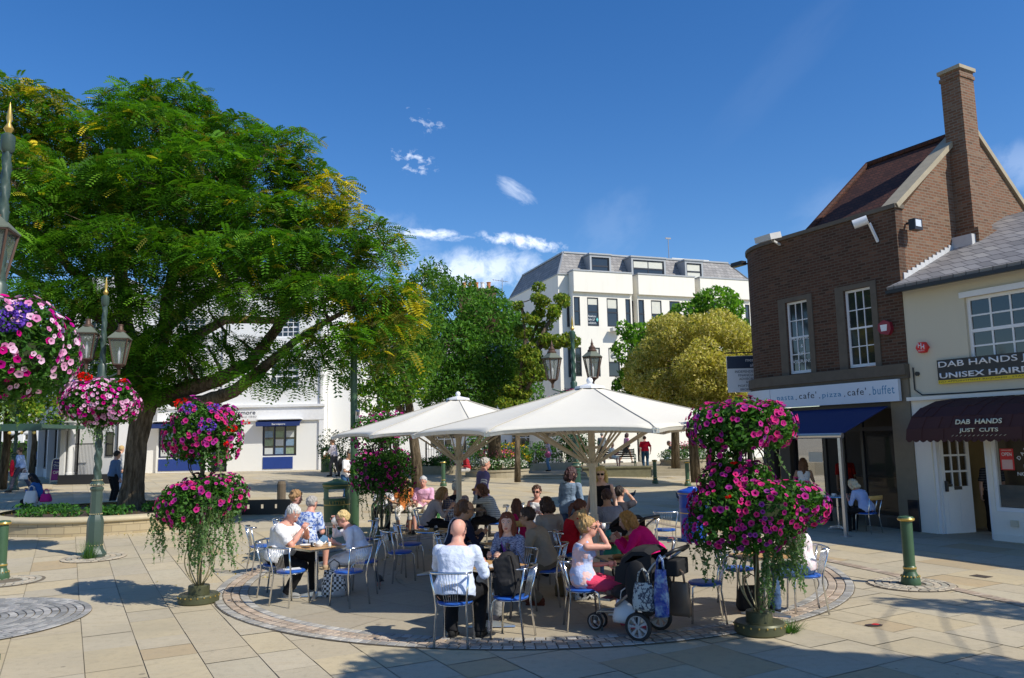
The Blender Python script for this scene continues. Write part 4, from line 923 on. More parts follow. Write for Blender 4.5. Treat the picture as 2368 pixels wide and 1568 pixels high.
P = in_ell(260, (pc.x, pc.y, gz+.36), (2.8, 2.8, .02), 0); P[:, 2] = gz+.40; tag(leaf_mesh('fallen_leaves', P, .06, .04, pal(260, [(.5, .36, .04), (.35, .25, .06), (.2, .1, .04)]), None), kind='stuff')

DM = 2.7
def crown_tree(name, label, cat, base, trunk, clumps, cols, wts=None, leaf=(.16, .07), dens=230, group=None, droop=.2, br=True, bark=BARK):
    cols = [(a_*2.0, b_*1.75, c_*1.1) for a_, b_, c_ in cols] if name != 'golden_tree' else cols
    base = Vector(base); t = thing(name, label, cat, base, 0, group); m = MB(); nd = []
    for pts, rs in trunk:
        pts = [Vector(p)-base for p in pts]; m.tube(pts, rs, 8); nd += list(zip(pts, rs))
    PP = []; CC = []
    for (c0, r, rz, k) in clumps:
        c0 = Vector(c0)-base; n = int(dens*r*r*k*DM)+20; PP.append(in_ell(n, c0, (r, r, rz), .55))
        kk = npr.uniform(.8, 1.2); CC.append(np.clip(pal(n, cols, wts, .22)*kk, 0, 1))
        if br:
            q = min(nd, key=lambda q: (q[0]-c0).length); limb(m, q[0], c0, min(.06 if name != 'plane_tree' else .010, q[1]*.6), .012, 5)
            for _ in range(2): limb(m, c0, c0+Vector((rnd.uniform(-r, r), rnd.uniform(-r, r), rnd.uniform(-rz, rz)))*.8, .02, .006, 4, seg=3)
    m.build('trunk', bark, t, True); P = np.concatenate(PP)
    leaf_mesh('crown', P, leaf[0], leaf[1], np.concatenate(CC), t, None, droop); return t
# dark green tree in the middle
def T(px, py, Y): return atY(px, py, Y)
b0 = G(966, 1140); Yb = b0.y
cl_ = [(T(px, py, Y), r, rz, k) for px, py, Y, r, rz, k in [(850, 700, 29, 1.0, .8, 1), (900, 780, 29, 1.3, 1.0, 1), (850, 860, 29, 1.2, .9, 1), (930, 860, 29.5, 1.3, .9, 1), (870, 920, 29, 1.0, .6, 1), (960, 740, 30, 1.2, .9, 1), (840, 790, 29.5, 1.0, .8, 1), (985, 660, 31, .9, .8, .8), (990, 620, 31, .4, .5, .6), (930, 900, 29, 1.0, .6, .9), (880, 740, 30, 1.0, .8, .9), (960, 820, 31, 1.2, .9, 1)]]
crown_tree('ash_tree', 'bushy mid green tree with a leaning trunk behind the tall green pole', 'tree', b0, [([b0, T(962, 1060, Yb), T(952, 980, Yb), T(940, 900, Yb), T(920, 820, Yb)], [.24, .19, .17, .13, .06]), ([T(952, 980, Yb), T(890, 900, 29.5), T(860, 820, 29.5)], [.13, .08, .03])], cl_, [(.035, .095, .02), (.05, .13, .022), (.10, .15, .02), (.025, .07, .02)], (3, 3, 1.2, 2), (.20, .075), 330)
b1 = Vector((*XY(1143, 39), .75)); 
cl_ = [(T(px, py, Y), r, rz, k) for px, py, Y, r, rz, k in [(1000, 680, 38, 1.5, 1.2, 1), (1060, 720, 37, 1.7, 1.3, 1), (1130, 740, 37, 1.6, 1.2, 1), (1040, 800, 36, 1.8, 1.3, 1.1), (1130, 830, 36.5, 1.8, 1.3, 1.1), (1000, 870, 36, 1.6, 1.2, 1), (1080, 900, 36, 1.7, 1.1, 1), (1160, 900, 36, 1.3, 1.0, 1), (980, 770, 37, 1.4, 1.1, 1), (1185, 780, 37, 1.0, .9, .9), (1130, 690, 38, .9, .6, .8), (1070, 665, 38, .8, .6, .8), (1010, 640, 38, .7, .9, .7), (1170, 850, 38, 1.3, 1, 1), (1060, 850, 38.5, 2.2, 1.5, 1), (1215, 760, 37, .9, .8, .8), (1210, 840, 37, 1.1, .9, .9), (1205, 910, 37, 1.2, .8, .9), (1170, 720, 38, .8, .6, .9), (960, 830, 37, 1.2, 1.2, 1), (1040, 930, 37, 1.5, .8, 1)]]
crown_tree('evergreen_oak', 'dense dark green rounded tree beyond the small parasol', 'tree', b1, [([b1, T(1143, 1000, 39), T(1130, 900, 38.5), T(1100, 800, 38)], [.36, .30, .22, .08])], cl_, [(.030, .095, .022), (.045, .12, .025), (.06, .14, .03), (.024, .07, .02)], None, (.24, .085), 260)
b2 = Vector((*XY(1195, 34), .5)); tt = []; cl_ = []
for path in ([(1195, 1000), (1200, 900), (1225, 800), (1250, 720), (1245, 665)], [(1200, 880), (1260, 760), (1285, 720), (1300, 690)], [(1205, 860), (1260, 790), (1300, 785), (1322, 795)], [(1200, 900), (1215, 780), (1205, 700)], [(1200, 930), (1235, 870), (1250, 840)], [(1197, 960), (1180, 900), (1170, 930)]):
    P_ = [T(x, y, 34+rnd.uniform(-.5, .5)) for x, y in path]; tt.append((P_, [.10-.08*i/len(P_) for i in range(len(P_))]))
    for i in range(1, len(path)):
        for s_ in (0, .33, .66, 1): 
            x = path[i-1][0]+(path[i][0]-path[i-1][0])*s_; y = path[i-1][1]+(path[i][1]-path[i-1][1])*s_; 
            if y < 940: cl_.append((T(x+rnd.uniform(-12, 12), y+rnd.uniform(-10, 10), 34+rnd.uniform(-.5, .5)), rnd.uniform(.25, .42), .24, 1.4))
crown_tree('magnolia_tree', 'open branching tree with sprays of yellowish green leaves against the white office', 'tree', b2, [([b2, T(1196, 1000, 34)], [.14, .11])]+tt, cl_, [(.09, .15, .03), (.14, .18, .04), (.05, .10, .02)], None, (.17, .09), 380, droop=.5)
b3 = Vector((*XY(1560, 39), .75))
cl_ = [(T(px, py, Y), r, rz, k) for px, py, Y, r, rz, k in [(1655, 700, 38, 1.2, .8, 1), (1690, 715, 38, .7, .6, 1), (1625, 700, 38, .6, .5, 1), (1585, 725, 38, .9, .6, 1), (1535, 755, 38, .8, .6, 1), (1480, 770, 37, .9, .5, .8), (1460, 810, 37, 1.0, .8, .9), (1465, 880, 37, .9, .8, 1), (1450, 900, 37, .8, .7, .9), (1470, 935, 37, .8, .6, 1), (1500, 800, 38, 1, .9, .9), (1570, 800, 39, 2, 1.5, .9), (1650, 780, 39, 2, 1.5, .9), (1440, 760, 37, .4, .4, .7), (1750, 770, 38, .5, .4, .8), (1755, 800, 38, .6, .4, .8)]]
crown_tree('maple_tree', 'bright green maple showing behind and around the golden tree', 'tree', b3, [([b3, T(1560, 950, 39), T(1570, 850, 39), T(1600, 760, 39)], [.22, .18, .14, .05]), ([T(1560, 950, 39), T(1480, 880, 38), T(1460, 800, 37.5)], [.12, .08, .03])], cl_, [(.05, .14, .02), (.08, .18, .025), (.035, .09, .02)], None, (.24, .13), 230)
b4 = Vector((*XY(1606, 33), .4)); cc_ = T(1613, 850, 33)
cl_ = []
for i in range(110):
    a = rnd.uniform(0, 2*PI); u = rnd.random()**.7; z = rnd.uniform(-1, 1); 
    R_ = 2.5*math.sqrt(max(.02, 1-((z-.0)/1.0)**2*.82)); r = R_*rnd.uniform(.75, 1); cl_.append((cc_+Vector((r*math.cos(a), r*math.sin(a), z*2.0-.1)), rnd.uniform(.6, .85), rnd.uniform(.5, .65), 1.0))
crown_tree('golden_tree', 'rounded golden yellow dome-shaped tree in front of the white office building', 'tree', b4, [([b4, T(1600, 1000, 33), T(1608, 920, 33), cc_], [.22, .18, .16, .08])], cl_, [(.54, .47, .13), (.64, .56, .20), (.42, .38, .08), (.32, .33, .07), (.70, .62, .32)], (3, 3, 3, 2, 1), (.15, .06), 560, droop=.3)
# trees at far left edge
for i, (px, Y, s_, lb) in enumerate([(10, 34, 1.0, 'slim tree seen through the green canopy posts'), (75, 48, 1.0, 'small tree in the shade of the passage by the shops')]):
    b5 = Vector((*XY(px, Y), .65)); cl_ = [(b5+Vector((rnd.uniform(-2, 2), rnd.uniform(-1.5, 1.5), rnd.uniform(3, 6.5))), rnd.uniform(.8, 1.2), .7, 1) for _ in range(14)]
    crown_tree('street_tree', lb, 'tree', b5, [([b5, b5+Vector((.1, 0, 2)), b5+Vector((-.1, 0, 4))], [.18, .15, .08])], cl_, [(.06, .13, .02), (.12, .17, .03), (.03, .08, .02)], None, (.22, .1), 150)
# tree behind the viewer whose crown shades the foreground
def cast(px, py, h):   # crown point at height h whose shadow falls at the ground point seen at (px, py)
    q = G(px, py); k = h/SD.z; return q+SD*k
b6 = Vector((9.2, -2.2, 0)); cl_ = []
for px, py, h, r in [(620, 1562, 6.0, .45), (760, 1545, 6.2, .55), (880, 1535, 6.2, .6), (1000, 1545, 6.2, .8), (1130, 1525, 6.5, .8), (1260, 1535, 6.6, .9), (1400, 1515, 6.6, .8), (1420, 1560, 6.6, 1.1), (1560, 1500, 6.8, .7), (1560, 1560, 6.8, 1.1), (1690, 1510, 7, .7), (1720, 1560, 7, .9), (1850, 1550, 7, .8), (1970, 1540, 7.2, .5), (1650, 1470, 6.9, .35), (1520, 1470, 6.6, .3), (2080, 1560, 7, .7), (1950, 1565, 7, .9), (2200, 1562, 7, .6), (2310, 1545, 7, .5), (1480, 1530, 6.6, .9), (1640, 1535, 6.8, .9), (1780, 1545, 7, .9), (1350, 1550, 6.6, .9), (1100, 1565, 6.4, .9), (980, 1568, 6.2, .8), (560, 1568, 6, .4), (2080, 1392, 7.2, .3), (2170, 1400, 7.2, .4), (2260, 1405, 7.2, .5), (2350, 1412, 7.2, .6), (1560, 1545, 6.8, .9), (1700, 1555, 6.8, .9), (1880, 1558, 7, .9), (2040, 1562, 7, .8), (2280, 1565, 7, .8), (720, 1568, 6, .6), (850, 1560, 6, .7), (1180, 1550, 6.4, .9), (1300, 1562, 6.5, 1.0), (1250, 1580, 6.5, 1.3), (900, 1590, 6, 1.0), (1250, 1503, 6.3, .3), (1820, 1520, 7, .4)]:
    cl_.append((cast(px, py, h), r*1.05, r*.6, 1.1))
for _ in range(14): cl_.append((Vector((rnd.uniform(5.5, 11), rnd.uniform(-4.5, .0), rnd.uniform(6.5, 9.5))), 1.3, .9, .8))
cl_ = [c_ for c_ in cl_ if not (c_[0].y > .5 and abs(c_[0].x)-c_[1] < c_[0].y*.72 and (c_[0].z-2.25-c_[1]) < c_[0].y*.74)]
crown_tree('plane_tree', 'leafy tree standing behind the photographer, known by its dappled shadow', 'tree', b6, [([b6, b6+Vector((-.2, 0, 3)), b6+Vector((-.6, .2, 5.5)), b6+Vector((-1.5, .5, 7.5))], [.3, .25, .2, .1])], cl_, GREEN, None, (.20, .09), 230)
# ---------------- garden, beds, hedges ----------------
def shrub(name, label, cat, c, r, cols, leaf=(.12, .05), n=900, flowers=None, fn=0, fs=.06, group=None):
    c = Vector(c); t = thing(name, label, cat, c, 0, group); n_ = 5; P = []
    for i in range(n_+3):
        o = Vector((rnd.uniform(-.6, .6)*r[0], rnd.uniform(-.6, .6)*r[1], r[2]*rnd.uniform(.5, 1.1))); P.append(in_ell(n//(n_+3), o, (r[0]*.55, r[1]*.55, r[2]*.5), .4))
    P = np.concatenate(P); P[:, 2] = np.abs(P[:, 2]); leaf_mesh('foliage', P, leaf[0], leaf[1], pal(len(P), cols), t)
    m = MB()
    for i in range(5): limb(m, (0, 0, 0), (rnd.uniform(-.5, .5)*r[0], rnd.uniform(-.5, .5)*r[1], r[2]), .02, .008, 4, seg=3)
    m.build('stems', BARK, t)
    if flowers:
        F_ = in_ell(fn, (0, 0, r[2]*.75), (r[0]*1.02, r[1]*1.02, r[2]*.75), .8); F_[:, 2] = np.abs(F_[:, 2])
        tag(leaf_mesh('blossoms', F_, fs, fs*.9, pal(fn, flowers), t, PETAL), kind='stuff')
    return t
# (px, ground py at depth, Y, w, h)
gk = thing('garden_kerb', 'low stone kerb running along the front of the garden beds', 'kerb', (0, 0, 0))
m = MB(); P_ = [atY(830, 1080, 40.0), atY(960, 1080, 40.5), atY(1090, 1080, 41.2), atY(1215, 1080, 41.6), atY(1335, 1070, 43)]
for a, b_ in zip(P_, P_[1:]): a = Vector((a.x, a.y, .45)); b_ = Vector((b_.x, b_.y, .45)); m.bar(a+Vector((0, 0, .28)), b_+Vector((0, 0, .28)), .3, .6)
m.build('stone', STONE, gk)
DG = [(.03, .09, .02), (.05, .13, .025), (.02, .06, .02)]; LG = [(.07, .17, .03), (.10, .22, .04), (.05, .12, .03)]
shs = [('evergreen_shrub', 'tall dark shrub beside the white side wing and litter bin', 775, 41, 1.0, 2.0, DG, None, 0), ('laurel_shrub', 'bright green leafy shrub behind the tall green pole', 840, 39.5, 1.3, 1.3, LG, None, 0),
 ('ornamental_bush', 'green bush with orange blooms behind the shaded flower tower', 925, 40.8, 1.2, 1.1, LG, [(.7, .35, .02)], 60), ('grassy_clump', 'low strappy green plant at the foot of the railings', 1012, 41.3, 1.0, .7, DG, None, 0),
 ('pink_bush', 'bush with pink and purple blooms against the black railings', 1045, 42, .9, 1.2, DG, [(.6, .1, .3), (.3, .05, .3)], 90), ('fern_bush', 'mid green bush between the railings and the round bed', 1110, 42, .9, 1.0, LG, None, 0),
 ('yellow_daisy_bush', 'bush covered with orange yellow daisies behind the round bed', 1180, 42, 1.15, 1.3, LG, [(.75, .42, .01), (.8, .5, .02)], 420), ('white_flower_bush', 'tall plant with frothy white flowers by the railings', 1112, 43, .9, 1.9, LG, [(.8, .8, .75)], 260),
 ('green_bush', 'leafy bush at the right end of the railings', 1235, 43.2, 1.2, 1.3, LG, None, 0), ('dark_hedge_bush', 'dark clipped bush beyond the woman with the shoulder bag', 1300, 44.5, 1.5, 1.9, DG, None, 0), ('corner_bush', 'dark shrub beside the shop at the back of the terrace', 1345, 45, 1.0, 1.6, DG, None, 0)]
for nm, lb, px, Y, w_, h_, cols, fl, fn in shs:
    x, y = XY(px, Y); shrub(nm, lb, 'bush', (x, y, .72), (w_, .7, h_*.75), cols, (.17, .07), int(900*w_), fl, fn, .10)
# iron railings
rl = thing('railings', 'black iron railings with spear tips along the garden', 'railings', (0, 0, 0)); m = MB(); rr = MB()
Pf = [Vector((*XY(px, Y), 1.0)) for px, Y in ((985, 42.4), (1120, 42.9), (1265, 43.8))]
for a, b_ in zip(Pf, Pf[1:]):
    n = int((b_-a).length/.13)
    for k in range(n): p = a.lerp(b_, k/n); m.box(p.x-.01, p.x+.01, p.y-.01, p.y+.01, .7, 2.05); m.ball((p.x, p.y, 2.07), (.018, .018, .05), 5)
    rr.bar(a+Vector((0, 0, .88)), b_+Vector((0, 0, .88)), .04, .02); rr.bar(a-Vector((0, 0, .15)), b_-Vector((0, 0, .15)), .04, .02)
m.build('bars', BPAINT, rl); rr.build('rails', BPAINT, rl)
for k in range(7):
    p = (Pf[0].lerp(Pf[1], k/3) if k < 3 else Pf[1].lerp(Pf[2], (k-3)/3)); MB().box(p.x-.04, p.x+.04, p.y-.04, p.y+.04, .6, 2.2).ball((p.x, p.y, 2.25), .06, 8).build('post', BPAINT, rl)
PKF = [(.62, .10, .22), (.70, .25, .33), (.45, .06, .12)]
def flower_bed(name, label, c, R_, zt, kerb):
    c = Vector(c); t = thing(name, label, 'flower bed', c, 0); m = MB()
    m.lathe([(R_, 0), (R_, zt), (R_+.04, zt+.02), (R_+.04, zt+.1), (R_-.25, zt+.1), (R_-.25, 0)], 40, caps=False); m.build('kerb', kerb, t)
    MB().lathe([(R_-.2, 0), (R_-.2, zt+.02)], 32).build('soil', SOIL, t)
    P = []; 
    for _ in range(60): a = rnd.uniform(0, 2*PI); r = (R_-.05)*math.sqrt(rnd.random()); P.append(in_ell(60, (r*math.cos(a), r*math.sin(a), zt+.2+.5*(1-(r/R_)**2)), (.3, .3, .22), .4))
    P = np.concatenate(P); leaf_mesh('foliage', P, .11, .05, pal(len(P), LG+DG), t)
    k = 700; a = npr.uniform(0, 2*PI, k); r = (R_-.05)*np.sqrt(npr.uniform(.45, 1.05, k)); W_ = np.stack([r*np.cos(a), r*np.sin(a), zt+.34+.42*(1-(r/R_)**2)+npr.uniform(-.14, .08, k)], 1)
    tag(leaf_mesh('white_blossoms', W_, .085, .08, pal(k, [(.80, .82, .72)]), t, PETAL), kind='stuff')
    k = 260; a = npr.uniform(0, 2*PI, k); r = R_*.65*np.sqrt(npr.random(k)); W_ = np.stack([r*np.cos(a), r*np.sin(a), zt+.65+npr.uniform(0, .4, k)], 1)
    tag(leaf_mesh('pink_blossoms', W_, .08, .07, pal(k, PKF), t, PETAL), kind='stuff'); return t
p = G(1150, 1105); flower_bed('round_flower_bed', 'round stone-edged bed of white and pink flowers left of the terrace steps', (p.x-.05, p.y+1.5, p.z-.05), 1.55, .30, STONE)
p = atY(1578, 1090, 41.6); flower_bed('flower_bed', 'stone-edged bed of white flowers at the right end of the terrace steps', (p.x+.6, 43, .55), 1.45, .42, STONE)
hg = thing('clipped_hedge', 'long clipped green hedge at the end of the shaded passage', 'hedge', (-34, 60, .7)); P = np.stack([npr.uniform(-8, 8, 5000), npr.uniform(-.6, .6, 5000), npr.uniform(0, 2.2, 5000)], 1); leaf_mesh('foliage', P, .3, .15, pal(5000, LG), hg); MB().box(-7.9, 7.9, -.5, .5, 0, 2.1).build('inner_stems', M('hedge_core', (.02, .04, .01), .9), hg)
# tufts of grass
def tuft(px, py, label, r=.16, n=160, hgt=.22):
    p = G(px, py); t = []; V = []
    for _ in range(n):
        a = rnd.uniform(0, 2*PI); q = r*.5*math.sqrt(rnd.random()); b_ = Vector((q*math.cos(a), q*math.sin(a), 0)); d = Vector((math.cos(a), math.sin(a), 0))*rnd.uniform(.02, r)+Vector((0, 0, hgt*rnd.uniform(.4, 1))); s_ = Vector((-math.sin(a), math.cos(a), 0))*.004
        V += [b_-s_, b_+s_, b_+d+s_*.2, b_+d-s_*.2]
    V = np.array([tuple(v) for v in V]); o = quads('grass_tuft', V, pal(n, LG), None, LEAF); o.location = p; tag(o, label, 'grass tuft')
tuft(205, 1293, 'long grass tuft growing against the green lamp post foot', .22, 200, .38); tuft(1826, 1462, 'short grass tuft beside the right flower tower base', .16, 220, .13)
# ---------------- petunia baskets ----------------
from mathutils import noise as mnz
def flowers(name, parent, P, Nrm, size, cols, wts=None, rim=None):
    """funnel-shaped five-lobed blossoms facing along Nrm"""
    n = len(P); nn = Nrm/np.linalg.norm(Nrm, axis=1)[:, None]; a = np.cross(nn, npr.normal(size=(n, 3))); a /= np.linalg.norm(a, axis=1)[:, None]; b = np.cross(nn, a)
    S = size*npr.uniform(.6, 1.2, (n, 1)); col = pal(n, cols, wts, .12); V = []; CO = []
    K = 10; rad = [1.0 if k % 2 == 0 else .86 for k in range(K)]
    for k in range(K):
        t0, t1 = 2*PI*k/K, 2*PI*(k+1)/K; r0, r1 = rad[k], rad[(k+1) % K]
        o0 = P+(a*math.cos(t0)+b*math.sin(t0))*S*.5*r0; o1 = P+(a*math.cos(t1)+b*math.sin(t1))*S*.5*r1
        m0 = P+(a*math.cos(t0)+b*math.sin(t0))*S*.16-nn*S*.10; m1 = P+(a*math.cos(t1)+b*math.sin(t1))*S*.16-nn*S*.10
        ce = P-nn*S*.28
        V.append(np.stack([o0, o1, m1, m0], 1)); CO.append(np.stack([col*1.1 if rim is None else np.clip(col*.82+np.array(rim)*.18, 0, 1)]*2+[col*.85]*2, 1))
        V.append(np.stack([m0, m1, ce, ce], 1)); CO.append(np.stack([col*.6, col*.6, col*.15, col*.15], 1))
    V = np.stack(V, 1).reshape(-1, 3); CO = np.clip(np.stack(CO, 1).reshape(-1, 3), 0, 1)
    return tag(quads(name, V, CO, parent, PETAL), kind='stuff')
MAG = [(.52, .003, .19), (.44, .003, .22), (.58, .005, .14), (.30, .004, .22)]; PNK = [(.72, .36, .55), (.78, .50, .66), (.66, .22, .45)]; PURP = [(.10, .04, .38), (.16, .07, .5)]; REDG = [(.70, .012, .008)]
FG = [(.045, .14, .02), (.065, .18, .025), (.09, .21, .04), (.03, .09, .02)]
def mound(t, lobes, nleaf, nfl, fcols, fw=None, fs=.075, trail=None, rim=None, leaf=(.075, .042)):
    P = []; tot = sum(l[1][0]*l[1][2] for l in lobes); FP = []; FN = []
    for c0, r in lobes:
        k = r[0]*r[2]/tot; n = int(nleaf*k); P.append(in_ell(n, c0, r, .6))
        n = int(nfl*k*1.9); d = npr.normal(size=(n*2, 3)); d /= np.linalg.norm(d, axis=1)[:, None]; d = d[(d[:, 2] > -.75)][:n]
        q = np.array(c0)+d*np.array(r)*npr.uniform(.97, 1.10, (len(d), 1)); 
        keep = np.ones(len(q), bool)
        for c1, r1 in lobes:
            if c1 is c0: continue
            keep &= (((q-np.array(c1))/np.array(r1))**2).sum(1) > .85
        nz_ = np.array([mnz.noise((a_[0]*5, a_[1]*5, a_[2]*5)) for a_ in q.tolist()]) if len(q) else np.zeros(0); keep &= nz_ > -.08-.5*npr.random(len(q))
        nn = d/np.array(r)+np.array([0, 0, .15])+npr.normal(size=d.shape)*.25; FP.append(q[keep]); FN.append(nn[keep])
    P = np.concatenate(P); leaf_mesh('foliage', P, leaf[0], leaf[1], pal(len(P), FG), t, None, .1)
    FP = np.concatenate(FP); FN = np.concatenate(FN)
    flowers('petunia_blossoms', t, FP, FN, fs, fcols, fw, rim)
    if trail:
        TP = []; TV = MB()
        for (x, y, z, L_, w, k) in trail:
            for _ in range(k):
                a = rnd.uniform(0, 2*PI); p = Vector((x+w*math.cos(a)*rnd.random(), y+w*math.sin(a)*rnd.random(), z)); l = L_*rnd.uniform(.5, 1.05); pts = []
                dx, dy = rnd.uniform(-.04, .04), rnd.uniform(-.04, .04)
                for i in range(8):
                    q = p+Vector((dx*i/2+.012*math.sin(i*1.3), dy*i/2, -l*i/7)); pts.append(q)
                TV.tube(pts, .0025, 3)
                for i in range(int(l/.028)):
                    u = i*.028/l; j = min(int(u*7), 6); q = pts[j].lerp(pts[j+1], u*7-j); TP.append((q.x+rnd.uniform(-.02, .02), q.y+rnd.uniform(-.02, .02), q.z))
        TP = np.array(TP); o = leaf_mesh('trailing_ivy', TP, .045, .042, pal(len(TP), [(.12, .22, .08), (.09, .18, .06), (.17, .27, .12)]), t, None, .3); tag(TV.build('vine_stems', M('green_stem', (.10, .14, .04), .7), o), kind='stuff')
def tower(name, label, c, s=1.0, up=(.53, .44, 2.46), lo=(.62, .38, 1.45), lobes=None, cols=MAG, cw=None, nfl=320, purple=None, reds=None, trail=None, dark=False, nleaf=5200):
    c = Vector(c); t = thing(name, label, 'flower tower', c, 0, 'freestanding flower towers round the cafe terrace')
    m = MB(); m.lathe([(.27, 0), (.285, .02), (.285, .11), (.27, .13), (.0, .13)], 32, caps=False); m.lathe([(.15, .13), (.15, .24), (.14, .25), (.0, .25)], 24, caps=False)
    b = soft(m, 'base', M('olive_painted_metal', (.075, .08, .04), .45, .2), t, 30)
    m = MB(); 
    for k in range(20): a = 2*PI*k/20; m.ball((.287*math.cos(a), .287*math.sin(a), .10), .012, 6)
    m.build('studs', GOLD, b)
    m = MB(); m.tube([(0, 0, .25), (0, 0, up[2]+.1)], .032, 12)
    soft(m, 'pole', M('dark_olive_metal', (.05, .05, .03), .4, .4), t)
    for k in range(8):
        a = 2*PI*k/8+.2; m = MB(); pts = []
        for i in range(13):
            u = i/12; r = .05+.21*math.sin(PI*min(1, u*1.02))**1.0*(1-.55*u); pts.append((r*math.cos(a+.5*u), r*math.sin(a+.5*u), .25+.85*u))
        m.tube(pts, .009, 6); m.build('wire_cage_bar', BRASS, t, True)
    for k in range(6):
        a = 2*PI*k/6; m = MB(); pts = [((.05+.16*math.sin(PI*i/10))*math.cos(a), (.05+.16*math.sin(PI*i/10))*math.sin(a), lo[2]+.30+.45*i/10) for i in range(11)]; m.tube(pts, .008, 5); m.build('scroll', M('black_iron', (.02, .02, .02), .5, .3), t, True)
    for (R_, H_, Z) in (lo, up):
        m = MB(); m.lathe([(R_*.25, Z-H_*.7), (R_*.6, Z-H_*.35), (R_*.62, Z+H_*.2), (.0, Z+H_*.2)], 20, caps=False)
        m.build('basket_liner', M('moss_liner', (.03, .045, .015), .95, var=.4, scale=30), t)
    if lobes is None:
        lobes = []
        for (R_, H_, Z), n in ((lo, 7), (up, 6)):
            for k in range(n): a = 2*PI*k/n+rnd.random()*.5; lobes.append(((R_*.6*math.cos(a), R_*.6*math.sin(a), Z+rnd.uniform(-.1, .08)), (R_*.50, R_*.50, H_*rnd.uniform(.8, 1.1))))
            lobes.append(((0, 0, Z+.05), (R_*.6, R_*.6, H_*.95)))
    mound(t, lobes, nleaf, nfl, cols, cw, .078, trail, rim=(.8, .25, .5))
    for cc, nm, pts, fs in ((PURP, 'purple_blossoms', purple or [], .03), (REDG, 'red_blossoms', reds or [], .045)):
        if pts:
            P = np.concatenate([in_ell(k, p_, (r_, r_, r_*.6), .6) for p_, r_, k in pts]); tag(leaf_mesh(nm, P, fs, fs, pal(len(P), cc), t, PETAL), kind='stuff')
    return t
LT = G(459, 1393); RT = G(1757, 1463); MT = G(882, 1250)
tower('flower_tower', 'sunlit left flower tower of magenta petunias with pale ivy trailing to its cage', LT, nfl=900, nleaf=9500,
      purple=[((.25, -.5, 2.55), .15, 120), ((-.0, -.55, 2.8), .12, 60), ((.3, -.4, 2.8), .1, 60)], reds=[((-.2, -.3, 2.88), .13, 50), ((.52, -.3, 2.5), .09, 25), ((.5, -.4, 2.28), .06, 12), ((.6, .1, 2.6), .07, 15)],
      trail=[(.25, -.45, 1.40, .95, .18, 30), (-.1, -.5, 1.3, .75, .2, 12), (-.5, -.3, 1.3, .65, .2, 9), (.5, -.2, 1.3, .8, .15, 14), (-.05, -.1, 1.3, .95, .1, 8), (-.65, 0, 1.2, .45, .12, 5), (.3, -.3, 2.3, .5, .2, 6), (-.35, -.2, 2.3, .35, .2, 4)])
RL = []
for k in range(7): a = 2*PI*k/7; RL.append(((.36*math.cos(a)-.08, .36*math.sin(a), 2.36+.03*math.sin(k)), (.27, .27, .26)))
RL += [((-.08, 0, 2.4), (.36, .36, .28)), ((-.30, -.05, 1.98), (.20, .25, .30)), ((-.36, -.1, 1.72), (.26, .28, .22)), ((-.05, -.1, 1.72), (.26, .26, .22)), ((-.25, .2, 1.9), (.2, .2, .3))]
RL += [((-.35, -.15, 1.45), (.38, .38, .27)), ((.02, -.25, 1.45), (.38, .38, .28)), ((.40, -.1, 1.50), (.36, .36, .22)), ((.62, .0, 1.42), (.24, .3, .24)), ((-.45, -.1, 1.18), (.36, .36, .24)), ((-.1, -.3, 1.18), (.34, .34, .24)), ((-.2, .3, 1.4), (.45, .4, .28)), ((.3, .3, 1.4), (.4, .35, .26)), ((.25, -.2, 1.28), (.26, .26, .2))]
RL = [(c0, (r_[0]*1.08, r_[1]*1.1, r_[2]*1.1)) for c0, r_ in RL]
tower('flower_tower', 'big magenta petunia tower at the right, leaning heavy over its gold wire cage', RT, nfl=1250, nleaf=13000, up=(.6, .3, 2.35), lo=(.78, .3, 1.42), lobes=RL, cols=MAG+[(.22, .02, .25)], cw=(3, 2, 2, 1, 1),
      reds=[((-.42, -.5, 1.58), .03, 8), ((-.3, -.4, 1.95), .03, 6)],
      trail=[(.15, -.3, 1.15, .75, .14, 26), (.38, -.2, 1.2, .75, .14, 22), (-.5, -.2, 1.05, .5, .2, 12), (.05, -.35, 1.1, .9, .08, 8), (.55, 0, 1.2, .35, .12, 6), (-.75, 0, 1.15, .45, .1, 5), (-.2, -.3, 1.0, .4, .2, 6), (.2, 0, 2.1, .35, .15, 5)])
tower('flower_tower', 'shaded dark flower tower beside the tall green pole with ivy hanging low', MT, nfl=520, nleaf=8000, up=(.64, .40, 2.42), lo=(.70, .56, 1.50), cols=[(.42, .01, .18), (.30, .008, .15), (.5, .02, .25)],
      trail=[(-.45, -.2, 1.3, .9, .2, 7), (.0, -.5, 1.3, .8, .3, 12), (.55, -.2, 1.3, .75, .2, 12), (.2, -.3, 2.2, .6, .25, 10)])
